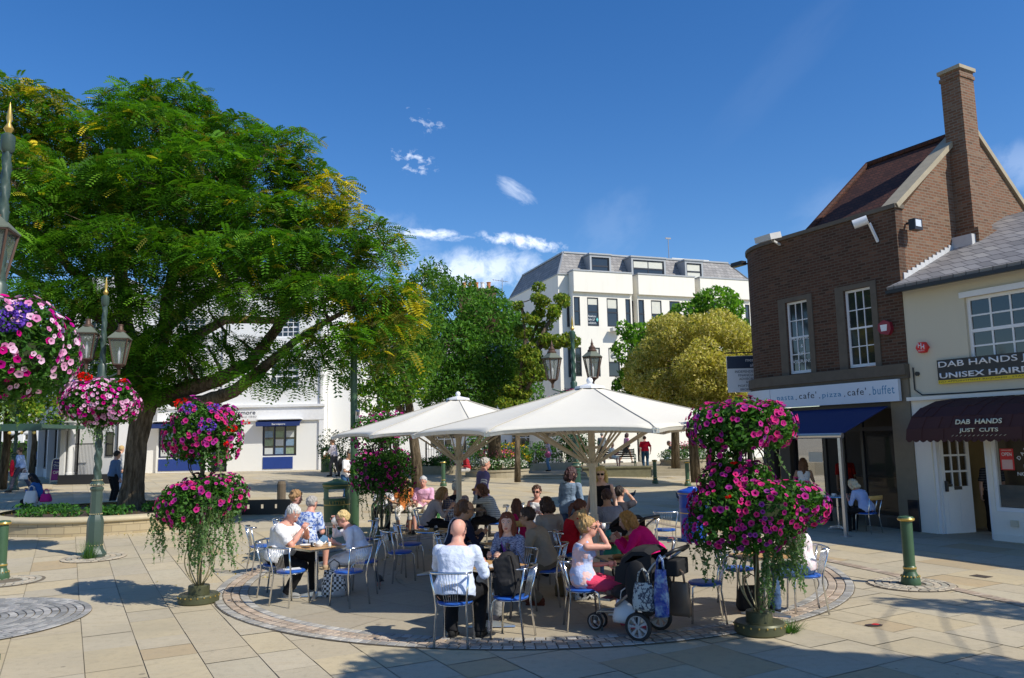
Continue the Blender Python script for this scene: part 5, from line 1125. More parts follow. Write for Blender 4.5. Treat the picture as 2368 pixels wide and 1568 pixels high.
# ---------------- lamp posts with hanging flowers ----------------
LGL = NT('lantern_glass'); LGL.fin((.25, .28, .24), .08); LGL.b.inputs['Alpha'].default_value = .35; LGL = LGL.m
COPPER = M('weathered_copper', (.11, .065, .045), .5, .4); PATINA = M('green_grey_lead', (.15, .17, .13), .55, .2)
def lantern(par, c, s=1.0, tall=False, metal=None):
    metal = metal or COPPER; cx, cy, cz = c; l = MB()
    top, bot, h_ = .235*s, .125*s, .50*s; ang = PI/4 if not tall else 0; n = 4 if not tall else 6
    for k in range(n):
        a = 2*PI*k/n+ang+.25; b = 2*PI*(k+1)/n+ang+.25
        p0 = (cx+bot*math.cos(a), cy+bot*math.sin(a), cz); p1 = (cx+top*math.cos(a), cy+top*math.sin(a), cz+h_); q0 = (cx+bot*math.cos(b), cy+bot*math.sin(b), cz); q1 = (cx+top*math.cos(b), cy+top*math.sin(b), cz+h_)
        l.bar(p0, p1, .022*s); l.bar(p0, q0, .02*s); l.bar(p1, q1, .03*s)
    l.lathe([(bot*.9, cz-.02*s), (bot*.5, cz-.05*s), (.03*s, cz-.10*s), (.03*s, cz-.2*s)], 8, (cx, cy, 0))
    o = l.build('lantern', metal, par); r_ = MB()
    r_.lathe([(top*1.12, cz+h_), (top*1.12, cz+h_+.015*s), (top*.5, cz+h_+.13*s), (top*.42, cz+h_+.14*s)], n, (cx, cy, 0), ph=(ang+.25)*n/(2*PI)); r_.build('lantern_roof', PATINA, o)
    f = MB(); hh = .16*s if not tall else .28*s
    pr = [(.10*s, 0), (.10*s, .03*s), (.06*s, .05*s), (.045*s, hh*.8), (.05*s, hh*.82), (.05*s, hh)] if not tall else [(.11*s, 0), (.115*s, .03*s), (.08*s, .07*s), (.085*s, .10*s), (.05*s, .14*s), (.03*s, .17*s), (.035*s, .2*s), (.02*s, .23*s), (.004, .32*s)]
    f.lathe([(r, z+cz+h_+.13*s) for r, z in pr], 12, (cx, cy, 0)); soft(f, 'chimney_cap', COPPER, o)
    gl = MB(); gl.lathe([(bot*.93, cz+.01), (top*.93, cz+h_-.01)], n, (cx, cy, 0), ph=(ang+.25)*n/(2*PI), caps=False); gl.build('pane', LGL, o)
    MB().tube([(cx, cy, cz+.02), (cx, cy, cz+.2*s), (cx, cy, cz+.34*s)], [.015*s, .035*s, .01*s], 8).build('burner', WPAINT, o)
    return o
def lamp(label, c, H=5.75, lz=4.15, arms=((-.33, 0), (.33, 0)), bk=None, tall=(False, False), bcols=None, bw=None, pnt=None, extra=None, arm_ang=0.0, ls=1.06, fsz=.085, nf=800):
    c = Vector(c); t = thing('lamp_post', label, 'lamp post', c, 0, 'green cast iron lamp posts with lanterns'); pnt = pnt or M('grey_green_paint', (.045, .075, .06), .4, var=.15, bump=.1)
    m = MB(); Q = lambda pr: [(r*.76, z*.74) for r, z in pr]
    m.lathe(Q([(.30, 0), (.30, .08), (.22, .2), (.20, .3)]), 8, ph=.5); m.lathe(Q([(.205, .302), (.205, .92), (.19, 1.0), (.15, 1.12)]), 8, ph=.5); m.lathe(Q([(.15, 1.121), (.14, 1.75), (.17, 1.80), (.17, 1.84), (.13, 1.88)]), 8, ph=.5)
    m.lathe(Q([(.165, 1.90), (.18, 1.93), (.165, 1.97), (.10, 2.03), (.085, 2.08)]), 16)
    soft(m, 'column_base', pnt, t, 30)
    m = MB()
    for (r, z) in ((.205, .31), (.152, 1.14), (.178, 1.93), (.12, 2.05)):
        for k in range(18): a = 2*PI*k/18; m.ball((r*.76*math.cos(a), r*.76*math.sin(a), z*.74), .012, 5)
    m.build('gilt_beading', M('dull_gold', (.45, .38, .2), .5, .3), t)
    # twisted shaft
    vs = []; n = 20; rows_ = 60
    for i in range(rows_+1):
        z = 1.53+(H-.55-1.53)*i/rows_; rr = .068-.024*i/rows_
        for k in range(n): a = 2*PI*k/n; q = rr*(1+.26*math.sin(3*a+z*24)); vs.append((q*math.cos(a), q*math.sin(a), z))
    m = MB().add(vs, [(i*n+k, i*n+(k+1) % n, (i+1)*n+(k+1) % n, (i+1)*n+k) for i in range(rows_) for k in range(n)]); m.build('twisted_shaft', pnt, t, True)
    m = MB(); m.lathe([(.05, lz-.75), (.10, lz-.7), (.11, lz-.4), (.075, lz-.3), (.09, lz-.15), (.06, lz-.1)], 14); soft(m, 'collar', pnt, t); m = MB(); m.lathe([(.05, H-.62), (.075, H-.58), (.075, H-.42), (.03, H-.38)], 14); soft(m, 'collar', pnt, t)
    m = MB(); m.lathe([(.02, H-.40), (.055, H-.33), (.02, H-.26), (.035, H-.20), (.012, H-.05), (.002, H)], 12); soft(m, 'finial', GOLD, t)
    ca_, sa_ = math.cos(arm_ang), math.sin(arm_ang)
    for i, (ax, dz) in enumerate(arms):
        x, y = ax*ca_, ax*sa_; m = MB(); m.tube([(0, 0, lz-.45), (x*.5, y*.5, lz-.38), (x, y, lz-.30), (x, y, lz-.2)], .022, 8)
        for k in range(3):
            cx_ = x*(.35+.25*k); cy_ = y*(.35+.25*k); m.tube([(cx_+.07*ca_*math.cos(q), cy_+.07*sa_*math.cos(q), lz-.48+.07*math.sin(q)) for q in [PI*2*j/10 for j in range(9)]], .010, 5)
        m.build('bracket_arm', pnt, t, True); lantern(t, (x, y, lz-.05+dz), ls, tall[i])
    if bk:
        bz, R_, H_ = bk; m = MB(); m.lathe([(R_*.2, bz-H_*.7), (R_*.65, bz-H_*.35), (R_*.7, bz+H_*.1), (0, bz+H_*.1)], 20, caps=False); m.build('basket_liner', M('moss_liner', (.03, .045, .015), .95), t)
        lobes = [((0, 0, bz), (R_*.66, R_*.66, H_*.9))]
        for k in range(9): a = 2*PI*k/9+.3; lobes.append(((R_*.6*math.cos(a), R_*.6*math.sin(a), bz+rnd.uniform(-.12, .1)), (R_*.42, R_*.42, H_*rnd.uniform(.65, .9))))
        lobes.append(((0, 0, bz-H_*.6), (R_*.5, R_*.5, H_*.5)))
        mound(t, lobes, 9000, int(nf*1.5), bcols, bw, fsz, [(0, -.2, bz-H_*.8, .5, .3, 14), (-.1, 0, bz-H_*.6, .5, .6*R_, 10)], rim=None if bw else (.8, .4, .6), leaf=(.08, .045))
        for cc, nm, pts, fs in (extra or []):
            P = np.concatenate([in_ell(k, p_, (r_, r_, r_*.6), .6) for p_, r_, k in pts]); tag(leaf_mesh(nm, P, fs, fs, pal(len(P), cc), t, PETAL), kind='stuff')
    return t
lp = G(217, 1287)
lamp('twisted lamp post in front of the round planter with a pink petunia basket', lp, H=5.72, lz=4.0, arms=((-.34, .05), (.34, -.08)), tall=(False, False), bk=(3.10, .76, .52), bcols=PNK+MAG[:2], bw=(3, 3, 2, 2, 2), fsz=.085,
     extra=[(REDG, 'red_blossoms', [((-.1, -.5, 3.58), .16, 70), ((.6, -.3, 3.5), .08, 16)], .06), (PURP+[(.35, .28, .6)], 'purple_blossoms', [((-.5, -.45, 3.48), .2, 200)], .035)])
np_ = Vector((*XY(-26, 8.9), 0))
lamp('nearest lamp post cut off by the left edge with a huge pink and purple basket', np_, H=6.30, lz=4.26, arms=((-.09, -.02),), tall=(False,), bk=(3.36, .86, .56), bcols=PNK+MAG[:2], bw=(3, 3, 2, 1.5, 1.5), fsz=.085, ls=1.12, nf=640,
     extra=[(PURP, 'purple_blossoms', [((.45, -.55, 3.62), .22, 420), ((.1, -.75, 3.5), .25, 420), ((.5, -.4, 3.75), .15, 120)], .035)])
mp_ = Vector((*XY(1331, 20.6), g(1.5, 20.6))); 
lamp('lamp post rising behind the large parasol with two tall-capped lanterns', mp_, H=5.3, lz=3.70, arms=((-.55, .0), (.50, .02)), tall=(True, True), bk=(3.05, .8, .38), bcols=MAG, bw=(3, 3, 2, 2), ls=1.08, nf=300, pnt=GPAINT)
fp_ = G(30, 1133)
lamp('distant shaded lamp post under the green canopy at far left', fp_, H=5.6, lz=4.3, arms=((.5, 0), (-.5, 0)), tall=(False, False), pnt=GPAINT)
# green canopy with a row of bulbs
cn = thing('green_canopy', 'flat green shelter canopy edged with gold light bulbs at the left edge', 'canopy', (fp_.x, fp_.y-.6, 0)); zc = atY(50, 990, fp_.y-.6).z
xr = atY(107, 985, fp_.y-.6).x-fp_.x
m = MB(); m.box(-5, xr, -.3, 3, zc-.02, zc+.14); m.box(-5, xr, -.34, -.301, zc-.12, zc+.17); m.build('roof', GPAINT, cn)
for k in range(9): MB().ball((xr-.3-.5*k, -.32, zc-.2), .07, 8).build('bulb', M('gold_bulb', (.55, .40, .10), .3), cn)
for x in (-3.2, -.55): MB().tube([(x, .4, 0), (x, .4, zc-.03)], .06, 8).build('post', GPAINT, cn)
MB().tube([(-.55, .1, zc-.9), (-.7, .1, zc-.4), (-1.4, .1, zc-.1)], .03, 6).build('curved_brace', GPAINT, cn)
# tall green pole
pp = G(818, 1218); tp_ = thing('green_pole', 'tall plain green steel pole between the litter bin and the shaded flower tower', 'pole', pp)
m = MB(); m.tube([(0, 0, 0), (0, 0, 1.25), (0, 0, 1.26), (-.03, 0, 5.35)], [.13, .13, .095, .085], 16); soft(m, 'shaft', GBOL, tp_); zt = atY(815, 748, pp.y).z-pp.z; tp_.scale = (1, 1, zt/5.35)
m = MB(); m.tube([(-.02, 0, 5.15), (-.02, 0, 5.19)], .09, 14); m.build('cable_band', M('teal_tape', (.02, .25, .18), .5), tp_)
m = MB(); m.tube([(.10, -.12, 2.35), (.10, -.14, 2.9)], .05, 10); m.tube([(.10, -.14, 2.9), (.12, -.2, 3.0)], .06, 10); m.build('ashtray_tube', ALU, tp_)
# bollards
def bollard(label, c, s=1.0):
    t = thing('bollard', label, 'bollard', c, 0, 'green cast iron bollards with gilt caps'); t.scale = (s, s, s)
    m = MB(); m.lathe([(.135, 0), (.14, .03), (.13, .10), (.125, .12), (.10, .16), (.085, .20), (.092, .23), (.092, .26), (.08, .28), (.083, .90), (.08, .925)], 24); soft(m, 'shaft', GBOL, t, 30)
    m = MB(); m.lathe([(.082, .926), (.115, .94), (.122, .96), (.115, .975)], 24); soft(m, 'gilt_rim', GOLD, t)
    m = MB(); m.lathe([(.112, .976), (.10, .995), (.0, 1.01)], 24, caps=False); soft(m, 'cap', GBOL, t)
    m = MB(); 
    for k in range(16): a = 2*PI*k/16; m.ball((.126*math.cos(a), .126*math.sin(a), .13), .014, 6)
    m.build('studs', GOLD, t); m = MB(); m.lathe([(.093, .235), (.096, .25), (.093, .262)], 24, caps=False); m.build('gilt_band', GOLD, t)
    return t
bl = bollard('single green bollard with gold cap standing in its sett circle at the right', G(2106, 1352))
dup(bl, G(1, 1340), label='green bollard half cut off by the left edge of the picture')
dup(bl, G(1025, 1124), label='small green bollard beyond the woman in the beige shirt')
dup(bl, G(1515, 1118), label='dark bollard left of the pair below the terrace steps'); dup(bl, G(1590, 1124), label='dark bollard right of the pair below the terrace steps, beside the petunias')
wp = thing('wooden_post', 'short weathered timber post behind the curly haired woman', 'post', G(650, 1180)); MB().lathe([(.13, 0), (.13, .78), (.10, .86), (0, .88)], 12, caps=False).build('post', M('weathered_wood', (.13, .10, .07), .9, var=.4, bump=.5), wp)
iw = thing('iron_planter', 'low dark iron trough pierced with diamond holes near the wooden post', 'planter', G(610, 1190)); m = MB(); facade(m, -1.1, .75, 0, .42, 0, [(-.5+.4*i, -.42+.4*i, .17, .29) for i in range(3)], .05); m.box(-1.1, .75, .051, .6, .3, .36); m.build('trough', M('dark_iron', (.03, .028, .022), .6), iw)
# litter bins
def bin_(name, label, c, s, col, txt, wide=.30):
    t = thing(name, label, 'litter bin', c); t.scale = (s, s, s)
    m = MB(); n = 28; vs = []; fs = []; zs = [0, .06, .07, .12, .70, .74, .76, .78, .98, 1.0, 1.06]; rs = [.29, .30, .285, .28, .29, .30, .30, .29, .29, .31, .315]
    for z, r in zip(zs, rs):
        for k in range(n): a = 2*PI*k/n; vs.append((r*math.cos(a), r*math.sin(a), z))
    for i in range(len(zs)-1):
        for k in range(n):
            a = 2*PI*(k+.5)/n
            if i == 7 and any(abs((a-q+PI) % (2*PI)-PI) < .62 for q in (1.5*PI+.2, .5*PI+.2)): continue
            fs.append((i*n+k, i*n+(k+1) % n, (i+1)*n+(k+1) % n, (i+1)*n+k))
    m.add(vs, fs); soft(m, 'body', col, t, 30)
    m = MB(); m.lathe([(.32, 1.061), (.33, 1.08), (.31, 1.11), (.1, 1.17), (.09, 1.19), (0, 1.20)], 28, caps=False); soft(m, 'lid', col, t); MB().lathe([(.26, .02), (.26, .77), (.0, .78)], 20, caps=False).build('liner', BPAINT, t)
    m = MB(); m.lathe([(.292, .62), (.295, .63), (.292, .64)], 28, caps=False); m.lathe([(.317, 1.045), (.32, 1.053), (.317, 1.059)], 28, caps=False); m.build('gilt_band', GOLD, t)
    if txt:
        for i, ch_ in enumerate(txt):
            a = 1.5*PI+.25+(i-(len(txt)-1)/2)*.21; text(ch_, 'lettering', GOLD, t, (.300*math.cos(a), .300*math.sin(a), .685), None, .075, rot=(PI/2, 0, a+PI/2), ext=.003, bold=.01)
    return t
bb = G(778, 1232); BG = M('bin_green_paint', (.055, .11, .04), .45, var=.15); bin_('litter_bin', 'green domed litter bin with gold LITTER lettering beside the tall pole', bb, 1.06, BG, 'LITTER')
bin_('litter_bin', 'far green litter bin against the white estate agent wall', G(756, 1091), 1.15, BG, 'LITTER')
bx = G(1605, 1252); bin_('litter_bin', 'royal blue litter bin beside the right flower tower', bx, .95, M('bright_blue_plastic', (.01, .06, .38), .35), None)
# notice board (A frame)
ab = thing('pavement_sign', 'purple and navy pavement sign reading OPEN in front of the portico', 'sign', G(132, 1118)); Ml = Matrix.Rotation(-.12, 4, 'X')
hA = 1.12; m = MB(); 
for x in (-.33, .33): m.tube([Ml @ Vector((x, 0, 0)), Ml @ Vector((x, 0, hA-.08)), Ml @ Vector((x*.75, 0, hA))], .03, 8)
m.tube([Ml @ Vector((-.25, 0, hA)), Ml @ Vector((.25, 0, hA))], .03, 8); m.tube([Ml @ Vector((-.33, 0, .12)), Ml @ Vector((.33, 0, .12))], .025, 8)
m.tube([(-.3, .12, hA-.05), (-.3, .45, 0)], .02, 6); m.tube([(.3, .12, hA-.05), (.3, .45, 0)], .02, 6); fr = m.build('frame', WPAINT, ab, True)
bd = MB().box(-.30, .30, -.015, .015, .14, hA-.03, Ml); bd = bd.build('board', M('navy_blue_board', (.02, .02, .15), .5), ab); MB().box(-.30, .30, -.019, -.0152, .15, .62, Ml).build('purple_panel', M('purple_panel', (.25, .01, .22), .5), bd)
text('OPEN', 'lettering', WPAINT, bd, Ml @ Vector((0, -.023, .5)), .48, .14, rot=(PI/2-.12, 0, 0), ext=.002, bold=.02); text('King &', 'lettering', WPAINT, bd, Ml @ Vector((-.05, -.02, .95)), .32, .1, rot=(PI/2-.12, 0, 0), ext=.002); text('Chasemore', 'lettering', WPAINT, bd, Ml @ Vector((0, -.02, .82)), .5, .1, rot=(PI/2-.12, 0, 0), ext=.002); text('Residential Lettings', 'lettering', WPAINT, bd, Ml @ Vector((0, -.02, .69)), .45, .045, rot=(PI/2-.12, 0, 0), ext=.002)
# traffic cone
tcn = thing('traffic_cone', 'orange and white traffic cone at the back of the terrace', 'cone', (*XY(1331, 41), .72)); m = MB(); m.box(-.2, .2, -.2, .2, 0, .04); m.lathe([(.15, .041), (.03, .75)], 16); m.build('cone', M('orange_plastic', (.75, .10, .02), .5), tcn); MB().lathe([(.118, .24), (.075, .48)], 16, caps=False).lathe([(.05, .62), (.042, .68)], 16, caps=False).build('reflective_band', WPAINT, tcn, M=Matrix.Scale(1.04, 4))
# benches
def bench(name, label, c, rz, w=1.6, col=None, slat=None, group=None):
    t = thing(name, label, 'bench', c, rz, group); col = col or M('bench_green', (.05, .20, .06), .4); slat = slat or M('weathered_bench_wood', (.30, .25, .19), .8, var=.2)
    for i in range(4): MB().box(-w/2, w/2, -.22+.11*i, -.13+.11*i, .43, .455).build('seat_slat', slat, t)
    for i in range(4): MB().box(-w/2, w/2, .235+.02*i, .26+.02*i, .50+.11*i, .59+.11*i).build('back_slat', slat, t)
    for s in (-1, 1):
        m = MB(); x = s*w/2; m.tube([(x, -.24, 0), (x, -.20, .2), (x, -.24, .42), (x, -.24, .62), (x, -.1, .66), (x, .2, .62)], .022, 8); m.tube([(x, .30, 0), (x, .20, .22), (x, .22, .45), (x, .32, .95)], .022, 8); m.tube([(x, -.2, .2), (x, 0, .3), (x, .2, .22)], .018, 6)
        m.tube([(x, -.24, .42), (x, .22, .42)], .02, 6); m.build('cast_frame', col, t, True)
    return t
bp = atY(940, 1215, 19.6); b0_ = bench('wooden_bench', 'weathered slatted bench behind the shaded flower tower with people on it', (bp.x, 19.5, g(bp.x, 19.5)), 0, 1.55, slat=M('weathered_bench_wood', (.30, .25, .19), .8))
bench('green_bench', 'ornate green bench end on the terrace left of the striding woman', (*XY(1425, 41.8), .75), 0, 1.9, slat=BPAINT, group='ornate green benches on the terrace')
bench('green_bench', 'dark bench on the terrace where the man in grey jeans sits', (*XY(1590, 43.4), .82), .1, 1.5, slat=BPAINT, group='ornate green benches on the terrace')
# ---------------- parasols ----------------
def parasol(label, c, R_=2.5, zr=2.37, zp=3.02, ph=0.0, seed=1):
    t = thing('parasol', label, 'parasol', c, 0, 'large off-white octagonal parasols'); n = 8; K = 10; J = 12; vs = []; fs = []
    A = [math.radians(ph+45*k-90) for k in range(8)]
    for j in range(J+1):
        u = j/J
        for k in range(8):
            for i in range(K):
                w = i/K; a0, a1 = A[k], A[(k+1) % 8]; a1 = a1 if a1 > a0 else a1+2*PI
                p = Vector((math.cos(a0), math.sin(a0), 0)).lerp(Vector((math.cos(a1), math.sin(a1), 0)), w)
                sagv = .05*u*(1-(2*w-1)**2); rr = R_*(u*.97+.03)*(1-.028*u*(1-(2*w-1)**2))
                z = zp-(zp-zr)*(u**.93)+sagv*.0-.02*math.sin(PI*u)*(1-(2*w-1)**2)+(.035*u**6*(1-(2*w-1)**2))
                vs.append((p.x*rr, p.y*rr, z-.03*max(0, u-.93)*14*(1 if i == 0 else .4)))
    N_ = 8*K
    for j in range(J):
        for k in range(N_): fs.append((j*N_+k, j*N_+(k+1) % N_, (j+1)*N_+(k+1) % N_, (j+1)*N_+k))
    m = MB().add(vs, fs); o = m.build('canopy', CANV, t, True); md = o.modifiers.new('s', 'SOLIDIFY'); md.thickness = .006
    sm_ = MB()
    for k in range(8): sm_.tube([Vector(vs[j*8*K+k*K])+Vector((0, 0, .006)) for j in range(J+1)], .006, 4)
    sm_.build('seams', M('canvas_seam', (.45, .42, .36), .8), o)
    # valance hem
    m = MB(); P_ = vs[-N_:]
    for k in range(N_): a, b = P_[k], P_[(k+1) % N_]; m.add([(a[0], a[1], a[2]+.002), (b[0], b[1], b[2]+.002), (b[0]*.992, b[1]*.992, b[2]-.045), (a[0]*.992, a[1]*.992, a[2]-.045)], [(0, 1, 2, 3)])
    m.build('hem', CANV, o)
    m = MB(); m.lathe([(.23, zp-.03), (.22, zp+.005), (.08, zp+.035), (.035, zp+.05)], 8); m.ball((0, 0, zp+.09), .05, 12); soft(m, 'cap', WPAINT, t)
    m = MB(); m.lathe([(.054, .02), (.054, zp-.02)], 8, ph=.5); m.build('mast', TIMBER, t)
    MB().lathe([(.068, .25), (.068, 1.15)], 8, ph=.5).build('mast_sleeve', TIMBER, t); MB().lathe([(.14, 2.1), (.14, 2.14)], 4, ph=.5).build('cross_block', TIMBER, t)
    MB().lathe([(.08, 1.83), (.092, 1.87), (.092, 1.93), (.08, 1.96)], 8, ph=.5).build('hub', TIMBER, t)
    for k in range(8):
        a = A[k]; d = Vector((math.cos(a), math.sin(a), 0)); e = d*R_*.985+Vector((0, 0, zr-.03)); e0 = Vector((0, 0, zp-.07))+d*.08
        r_ = MB().bar(e0, e, .035, .045).build('rib', TIMBER, t)
        h0 = d*.1+Vector((0, 0, 1.90)); q = e0.lerp(e, .52)
        s_ = d.cross(Vector((0, 0, 1)))*.045; MB().bar(h0+s_*.6, q+s_, .018, .028).build('strut', TIMBER, r_); MB().bar(h0-s_*.6, q-s_, .018, .028).build('strut', TIMBER, r_)
        MB().box(-.04, .04, -.02, .02, -.04, .02, Matrix.Translation(e) @ Matrix.Rotation(a+PI/2, 4, 'Z')).build('rib_clip', ALU, r_)
    m = MB(); m.lathe([(.38, 0), (.38, .06), (.1, .09), (.1, .3), (.0, .3)], 20, caps=False); soft(m, 'base', M('grey_base', (.35, .34, .31), .6), t); return t
CANV = NT('parasol_canvas'); n_ = CANV.noise(2, 4); CANV.bump(CANV.noise(3, 3), .15, .05); c_ = CANV.mix(n_, (.80, .765, .67), (.86, .83, .74)); CANV.fin(c_, .85, 0, .2)
tl = CANV.node('BsdfTranslucent'); CANV.L.new(CANV.mix(0.0, (.80, .70, .50), (1, 1, 1)), tl.inputs[0]); mxs = CANV.N.new('ShaderNodeMixShader'); mxs.inputs[0].default_value = .16; CANV.L.new(CANV.b.outputs[0], mxs.inputs[1]); CANV.L.new(tl.outputs[0], mxs.inputs[2]); CANV.L.new(mxs.outputs[0], CANV.o.inputs[0]); CANV = CANV.m
U1 = Vector((*XY(1368, 11.9), 0)); U2 = Vector((*XY(1060, 15.6), 0))
parasol('nearer large cream parasol covering most of the cafe tables', U1, R_=2.66, ph=11); parasol('farther cream parasol to the left, partly behind the nearer one', U2, R_=2.42, zr=2.40, zp=3.08, ph=11)
# ---------------- cafe furniture ----------------
def atH(px, py, h):
    d = ray(px, py); z = h
    for _ in range(12): t = (CAMH-z)/max(-d.z, 1e-4); z = h+g(d.x*t, d.y*t)
    return Vector((d.x*t, d.y*t, z-h))
def rzf(f): return math.atan2(-f[0], f[1])         # local +Y turned towards direction f
def make_chair(name, label, wood=False, group='chrome cafe chairs with blue seats'):
    t = thing(name, label, 'chair', (0, 0, 0), 0, group)
    m = MB(); m.lathe([(.0, .44), (.185, .44), (.20, .45), (.203, .462), (.19, .475), (.12, .48), (0, .481)], 28, caps=False); soft(m, 'seat', BLUEV, t, 50)
    for s in (-1, 1):
        MB().tube([(s*.175, .19, 0), (s*.16, .165, .42), (s*.15, .13, .445), (s*.10, .02, .445)], .0125, 8).build('leg', CHROME, t, True)
        MB().tube([(s*.19, -.22, 0), (s*.172, -.17, .40), (s*.178, -.185, .52), (s*.215, -.25, .80)], .0125, 8).build('leg', CHROME, t, True)
    m = MB(); pts = [(-.225, -.16, .80), (-.222, -.235, .805), (-.19, -.268, .806), (-.1, -.283, .806), (0, -.288, .806), (.1, -.283, .806), (.19, -.268, .806), (.222, -.235, .805), (.225, -.16, .80)]
    if wood: m.tube(pts[1:-1], [(.012, .05)]*7, 8); m.build('back_rest', M('plywood', (.62, .36, .10), .4), t, True)
    else: m.tube(pts, .0135, 8); m.build('top_rail', CHROME, t, True)
    m = MB(); m.tube([(.19*math.cos(a), .19*math.sin(a), .44) for a in [2*PI*k/20 for k in range(21)]], .006, 6)
    if not wood:
        for k in range(7): u = (k-3)/3; m.tube([(u*.105, -.284+.006*abs(u), .80), (u*.085, -.225, .62), (u*.072, -.19, .48), (u*.07, -.165, .44)], .0042, 5)
    else: m.tube([(0, -.19, .44), (0, -.28, .78)], .012, 6)
    m.build('back_spokes', CHROME, t, True); return t
ch0 = make_chair('cafe_chair', 'x'); used = [0]
def chair(x, y, f, label, src=None):
    z = g(x, y)+.011
    if src is None and not used[0]: used[0] = 1; ch0.location = (x, y, z); ch0.rotation_euler = (0, 0, rzf(f)); ch0['label'] = label; return ch0
    return dup(src or ch0, (x, y, z), rzf(f), label)
def table(label, x, y, rz, round_=False, col=None):
    t = thing('cafe_table', label, 'table', (x, y, g(x, y)+.011), rz, 'cafe tables'); col = col or WOOD
    m = MB()
    if round_: m.lathe([(.0, .712), (.315, .712), (.33, .716), (.33, .732), (.315, .738), (0, .738)], 32, caps=False); soft(m, 'top', col, t); m = MB(); m.lathe([(.331, .713), (.336, .725), (.331, .736)], 32, caps=False); m.build('rim', CHROME, t)
    else:
        w = .325; m.box(-w, w, -w, w, .712, .737); m.build('top', col, t); m = MB(); 
        for s in (-1, 1): m.box(s*(w+.005)-.005, s*(w+.005)+.005, -w-.01, w+.01, .709, .735); m.box(-w, w, s*(w+.005)-.005, s*(w+.005)+.005, .709, .735)
        m.build('rim', CHROME, t)
    m = MB(); m.tube([(0, 0, .06), (0, 0, .71)], .028, 12); m.box(-.12, .12, -.12, .12, .70, .711); soft(m, 'column', CHROME, t)
    for k in range(4):
        a = PI/2*k+(PI/4 if not round_ else 0); c_, s_ = math.cos(a), math.sin(a); R_ = Matrix.Rotation(a, 4, 'Z'); m = MB()
        m.add([R_ @ Vector(v) for v in [(.02, -.035, .015), (.02, .035, .015), (.30, .018, .008), (.30, -.018, .008), (.02, -.03, .085), (.02, .03, .085), (.30, .012, .028), (.30, -.012, .028)]], [(0, 1, 2, 3), (4, 7, 6, 5), (0, 3, 7, 4), (1, 5, 6, 2), (2, 6, 7, 3), (0, 4, 5, 1)]); m.build('foot', ALU, t)
    return t
chair(-3.21, 11.65, (.5, .86), 'empty foreground chair holding a steel ashtray on paper, beside the left table')
chair(-2.36, 11.52, (-.82, .57), 'empty chair with its back to us in front of the woman drinking from a cup')
chair(-3.62, 12.35, (1, -.1), 'chair the man in the white t-shirt sits on')
chair(-2.32, 12.45, (-1, -.08), 'chair under the woman in the white cardigan drinking from a cup')
chair(-4.45, 14.3, (.8, .5), 'chair at the left end of the rear left table, partly hidden by the petunias')
chair(-3.66, 14.1, (.25, .97), 'chair the man in the blue floral shirt sits on'); chair(-4.25, 15.3, (1, 0), 'chair under the curly haired woman')
chair(-2.8, 14.9, (-1, .1), 'empty chair behind the woman in the white cardigan')
chair(-1.90, 13.35, (.84, .54), 'nearer of two empty chairs side by side left of the round table')
chair(-1.84, 14.2, (.9, .4), 'farther of two empty chairs side by side left of the round table')
chair(-.70, 9.25, (.16, .98), 'foreground chair with its back to us under the bald man')
chair(-.07, 9.45, (-.93, .37), 'foreground chair carrying a black backpack')
chair(-.02, 10.75, (-.5, -.86), 'chair under the talking woman in the navy cardigan')
chair(.42, 11.3, (-.96, .28), 'chair the man in the beige sweater sits on')
chair(.60, 13.05, (-.4, .9), 'chair under the woman in the grey cardigan')
chair(.86, 12.75, (.98, .15), 'chair under the woman in the sleeveless red top')
chair(-.95, 12.4, (1, .1), 'chair under the man in the dark jacket'); chair(-1.0, 13.0, (1, 0), 'chair under the brown haired woman beside the man in the dark jacket')
chair(-1.78, 16.5, (1, 0), 'chair under the woman in the beige blouse'); chair(-1.22, 16.5, (.1, 1), 'chair under the man in the check shirt')
chair(-.42, 16.9, (-1, 0), 'chair under the woman in the striped top'); chair(-.1, 17.3, (-1, .2), 'empty chair behind the woman in the striped top')
chair(.79, 9.87, (1, .06), 'chair under the woman with the bun and pink trousers')
chair(1.98, 11.55, (-.98, .2), 'chair under the blonde woman in the magenta coat')
chair(2.31, 10.1, (-.97, .1), 'empty blue seated chair between the pushchair and the right flower tower')
chair(2.83, 15.45, (.05, 1), 'empty chair with gleaming rail facing the shaded plaza')
chair(2.2, 14.4, (-.6, .8), 'chair behind the blonde head of the magenta coat woman')
chair(3.0, 11.1, (.6, .3), 'chair half hidden behind the trailing ivy of the right tower')
chair(3.68, 10.5, (-1, .05), 'chair right of the gold wire cage of the right tower')
chair(1.60, 14.0, (0, 1), 'chair under the man in the grey shirt'); chair(.42, 15.9, (-.2, -1), 'chair under the woman in white wearing sunglasses')
ow = make_chair('cafe_chair', 'chair with orange plywood back under the girl in pink', True, 'plywood backed cafe chairs'); ow.location = (.03, 14.1, g(0, 14.1)+.011); ow.rotation_euler = (0, 0, rzf((-.1, 1)))
table('square wooden table between the couple at the left, set with a teapot', -2.97, 12.15, PI/4+.05)
table('table behind the couple at the left, by the man in the floral shirt', -3.45, 14.9, .2)
table('small round table with sugar bowl beside the two empty chairs', -1.38, 13.8, .3, True)
table('square table between the bald man and the talking woman, red purse on it', -.33, 9.98, .75)
table('table with a drink at the knees of the man in the beige sweater', -.10, 11.95, .5)
table('table of the woman in the beige blouse and the striped woman', -1.0, 17.0, .2)
table('table in front of the woman with the bun, food on it', 1.42, 10.35, .25)
table('crowded table between the red top woman and the magenta coat', 1.50, 12.25, .1)
table('table hidden behind the right flower tower', 3.1, 10.3, .3)
tb_ = atH(1935, 1149, .73); table('round table outside the cafe door in the shade', tb_.x, tb_.y, .3, True, M('marble_top', (.5, .52, .53), .3))
SC_ = Matrix.Rotation(FA, 3, 'Z')
